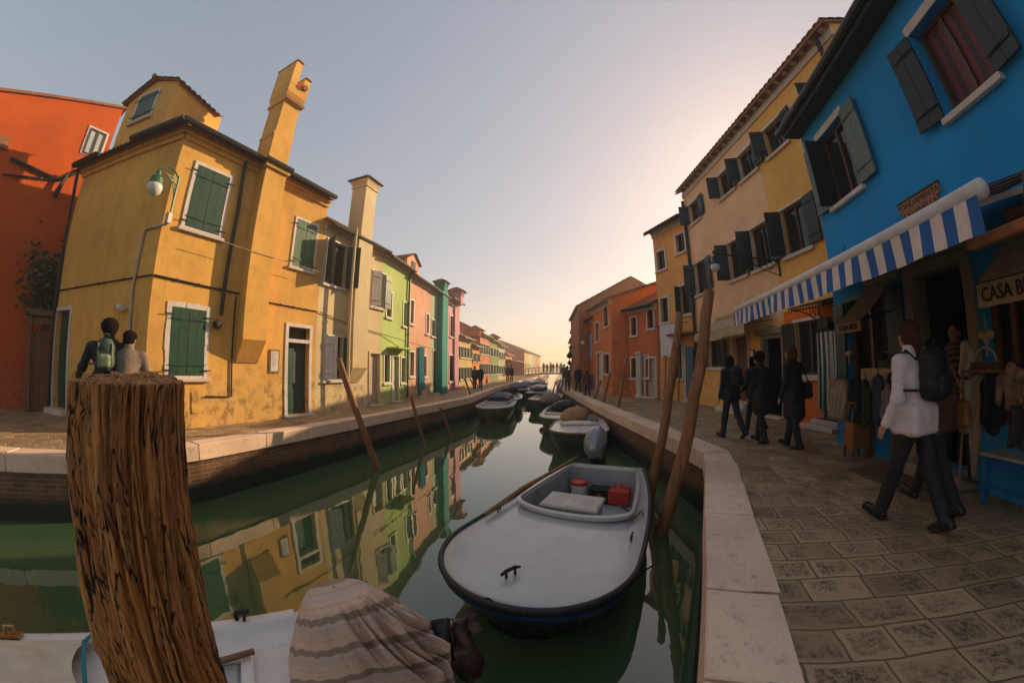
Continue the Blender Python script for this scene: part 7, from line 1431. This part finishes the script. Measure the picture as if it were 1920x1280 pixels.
t = thing('blue_bench', 'bright blue wooden bench with a pale seat at the right edge', 'bench', RB.pt(so-.5, 0, oo-.2)); bm_ = plain('bright blue paint', (.006, .11, .34), .45, .2, 6)
for a_ in (so-.04, so-1.2):
    for o_ in (oo-.42, oo-.05): b = MB(); b.fbox(RB, a_, a_+.05, 0, zb2-.035, o_, o_+.05, .005); build('leg', b, bm_, t)
b = MB(); b.fbox(RB, so-1.15, so-.04, zb2-.13, zb2-.04, oo-.03, oo-.005); b.fbox(RB, so-1.15, so-.04, .16, .20, oo-.03, oo-.005); build('apron', b, bm_, t); b = MB(); b.fbox(RB, so-1.25, so+.05, zb2-.034, zb2, oo-.45, oo+.03, .008); build('seat', b, M['pipe'], t)
s_, z_ = RB.sz(1848, 690, .35); bk = thing('wicker_basket', 'small brown wicker basket with a pale handle right of the shop door', 'basket', RB.pt(s_, z_, .35)); p = RB.pt(s_, z_-.06, .35); b = MB(); b.lathe(p, [(.10, 0), (.14, .12), (.135, .12), (.09, .02)], 14); build('body', b, plain('brown wicker', (.13, .06, .025), .8, .5, 30, .006), bk); b = MB(); b.tube([p+RB.d*.135*cos(k*pi/8)+V(0,0,.12+.14*sin(k*pi/8)) for k in range(9)], .010, 5); build('handle', b, M['pipe'], bk)
b = MB(); b.tube([RB.pt(s_-.9, z_-.02, .60), RB.pt(s_+.1, z_-.02, .60)], .018, 6); b.tube([RB.pt(s_+.08, z_-.02, .60), RB.pt(s_+.08, .0, .60)], .015, 6); b.tube([RB.pt(s_-.88, z_-.02, .60), RB.pt(s_-.88, .0, .60)], .015, 6); o = build('clothes_rail', b, M['oakrail'], None, loc=RB.pt(s_-.4, 0, .6)); tagx(o, 'wooden clothes rail right of the shop door', 'clothes rail')
for k, (px, py, lab) in enumerate(((1849, 633, 'pale heart shaped lace ornament hanging right of the shop door'), (1592, 665, 'pale heart shaped lace ornament hanging in the left shop window'))):
    s_, z_ = RB.sz(px, py, .06); t = thing('hanging_ornament', lab, 'ornament', RB.pt(s_, z_, .06)); r_ = .10 if k == 0 else .075; pr = [E(tuple(RB.pt(s_+sg*r_*.45, z_+r_*.3, .06)), (r_*.55, r_*.55, r_*.55)) for sg in (-1, 1)] + [C(tuple(RB.pt(s_, z_+.1*r_, .06)), tuple(RB.pt(s_, z_-r_, .06)), r_*.5, r_*.1)]
    sdf_part('heart', pr, M['beigec'], t, None, .010, .02); b = MB(); b.tube([RB.pt(s_, z_-r_, .06), RB.pt(s_, z_-r_*1.9, .06)], .014, 5); build('tassel', b, M['beigec'], t); b = MB(); b.tube([RB.pt(s_, z_+r_*.6, .06), RB.pt(s_, z_+r_*2.4, .06)], .005, 4); build('string', b, M['beigec'], t)
# door mat
p = gp(1690, 885); b = MB(); m = gp(1700, 888); mm = (m-RB.P).dot(RB.d); mo = (m-RB.P).dot(RB.n); b.fbox(RB, mm-.6, mm+.45, .006, .022, max(.36, mo-.25), max(.36, mo-.25)+.55, .006); o = build('door_mat', b, plain('coir mat', (.14, .075, .035), .95, .35, 16, .01), None, loc=RB.pt(mm, 0, mo)); tagx(o, 'brown coir door mat in front of the blue shop door', 'mat')
# ropes of the large motorboat
M['rope'] = plain('weathered rope', (.16, .09, .05), .9, .3, 40, .004)
def rope(a, c, sag, r, lab, n_=14):
    b = MB(); b.smooth = True; a, c = Vector(a), Vector(c); b.tube([a.lerp(c, k/n_) - V(0, 0, sag*sin(pi*k/n_)) for k in range(n_+1)], r, 6); o = build('mooring_rope', b, M['rope'], None, loc=a); tagx(o, lab, 'rope')
pb = gp(1242, 985, -.8); rope(gp(1160, 947, -.36), gp(1243, 975, -.72), .05, .014, 'brown rope from the cockpit of the large motorboat to the thick leaning pole'); rope(gp(1178, 975, -.40), gp(1204, 955, -.42), .03, .012, 'short brown rope looped round the side cleat of the large motorboat'); rope(gp(1205, 960, -.44), gp(1210, 1022, -.98), .0, .010, 'brown rope end hanging into the water beside the large motorboat')
# ------------------------------------------------------------------ thin golden evening haze: one closed box round the scene
n_ = bpy.data.materials.new('evening haze'); n_.use_nodes = True; nt_ = n_.node_tree; nt_.nodes.clear()
ou = nt_.nodes.new('ShaderNodeOutputMaterial'); pv = nt_.nodes.new('ShaderNodeVolumePrincipled'); pv.inputs['Color'].default_value = (1, .90, .76, 1); pv.inputs['Density'].default_value = .0048; pv.inputs['Anisotropy'].default_value = .45
nt_.links.new(pv.outputs[0], ou.inputs['Volume'])
b = MB(); b.box((-258, -72, -3.4), (516, 0, 0), (0, 490, 0), (0, 0, 16.5)); o = build('haze', b, n_); tagx(o, kind='stuff')
SC.cycles.volume_bounces = 0; SC.cycles.volume_step_rate = 4
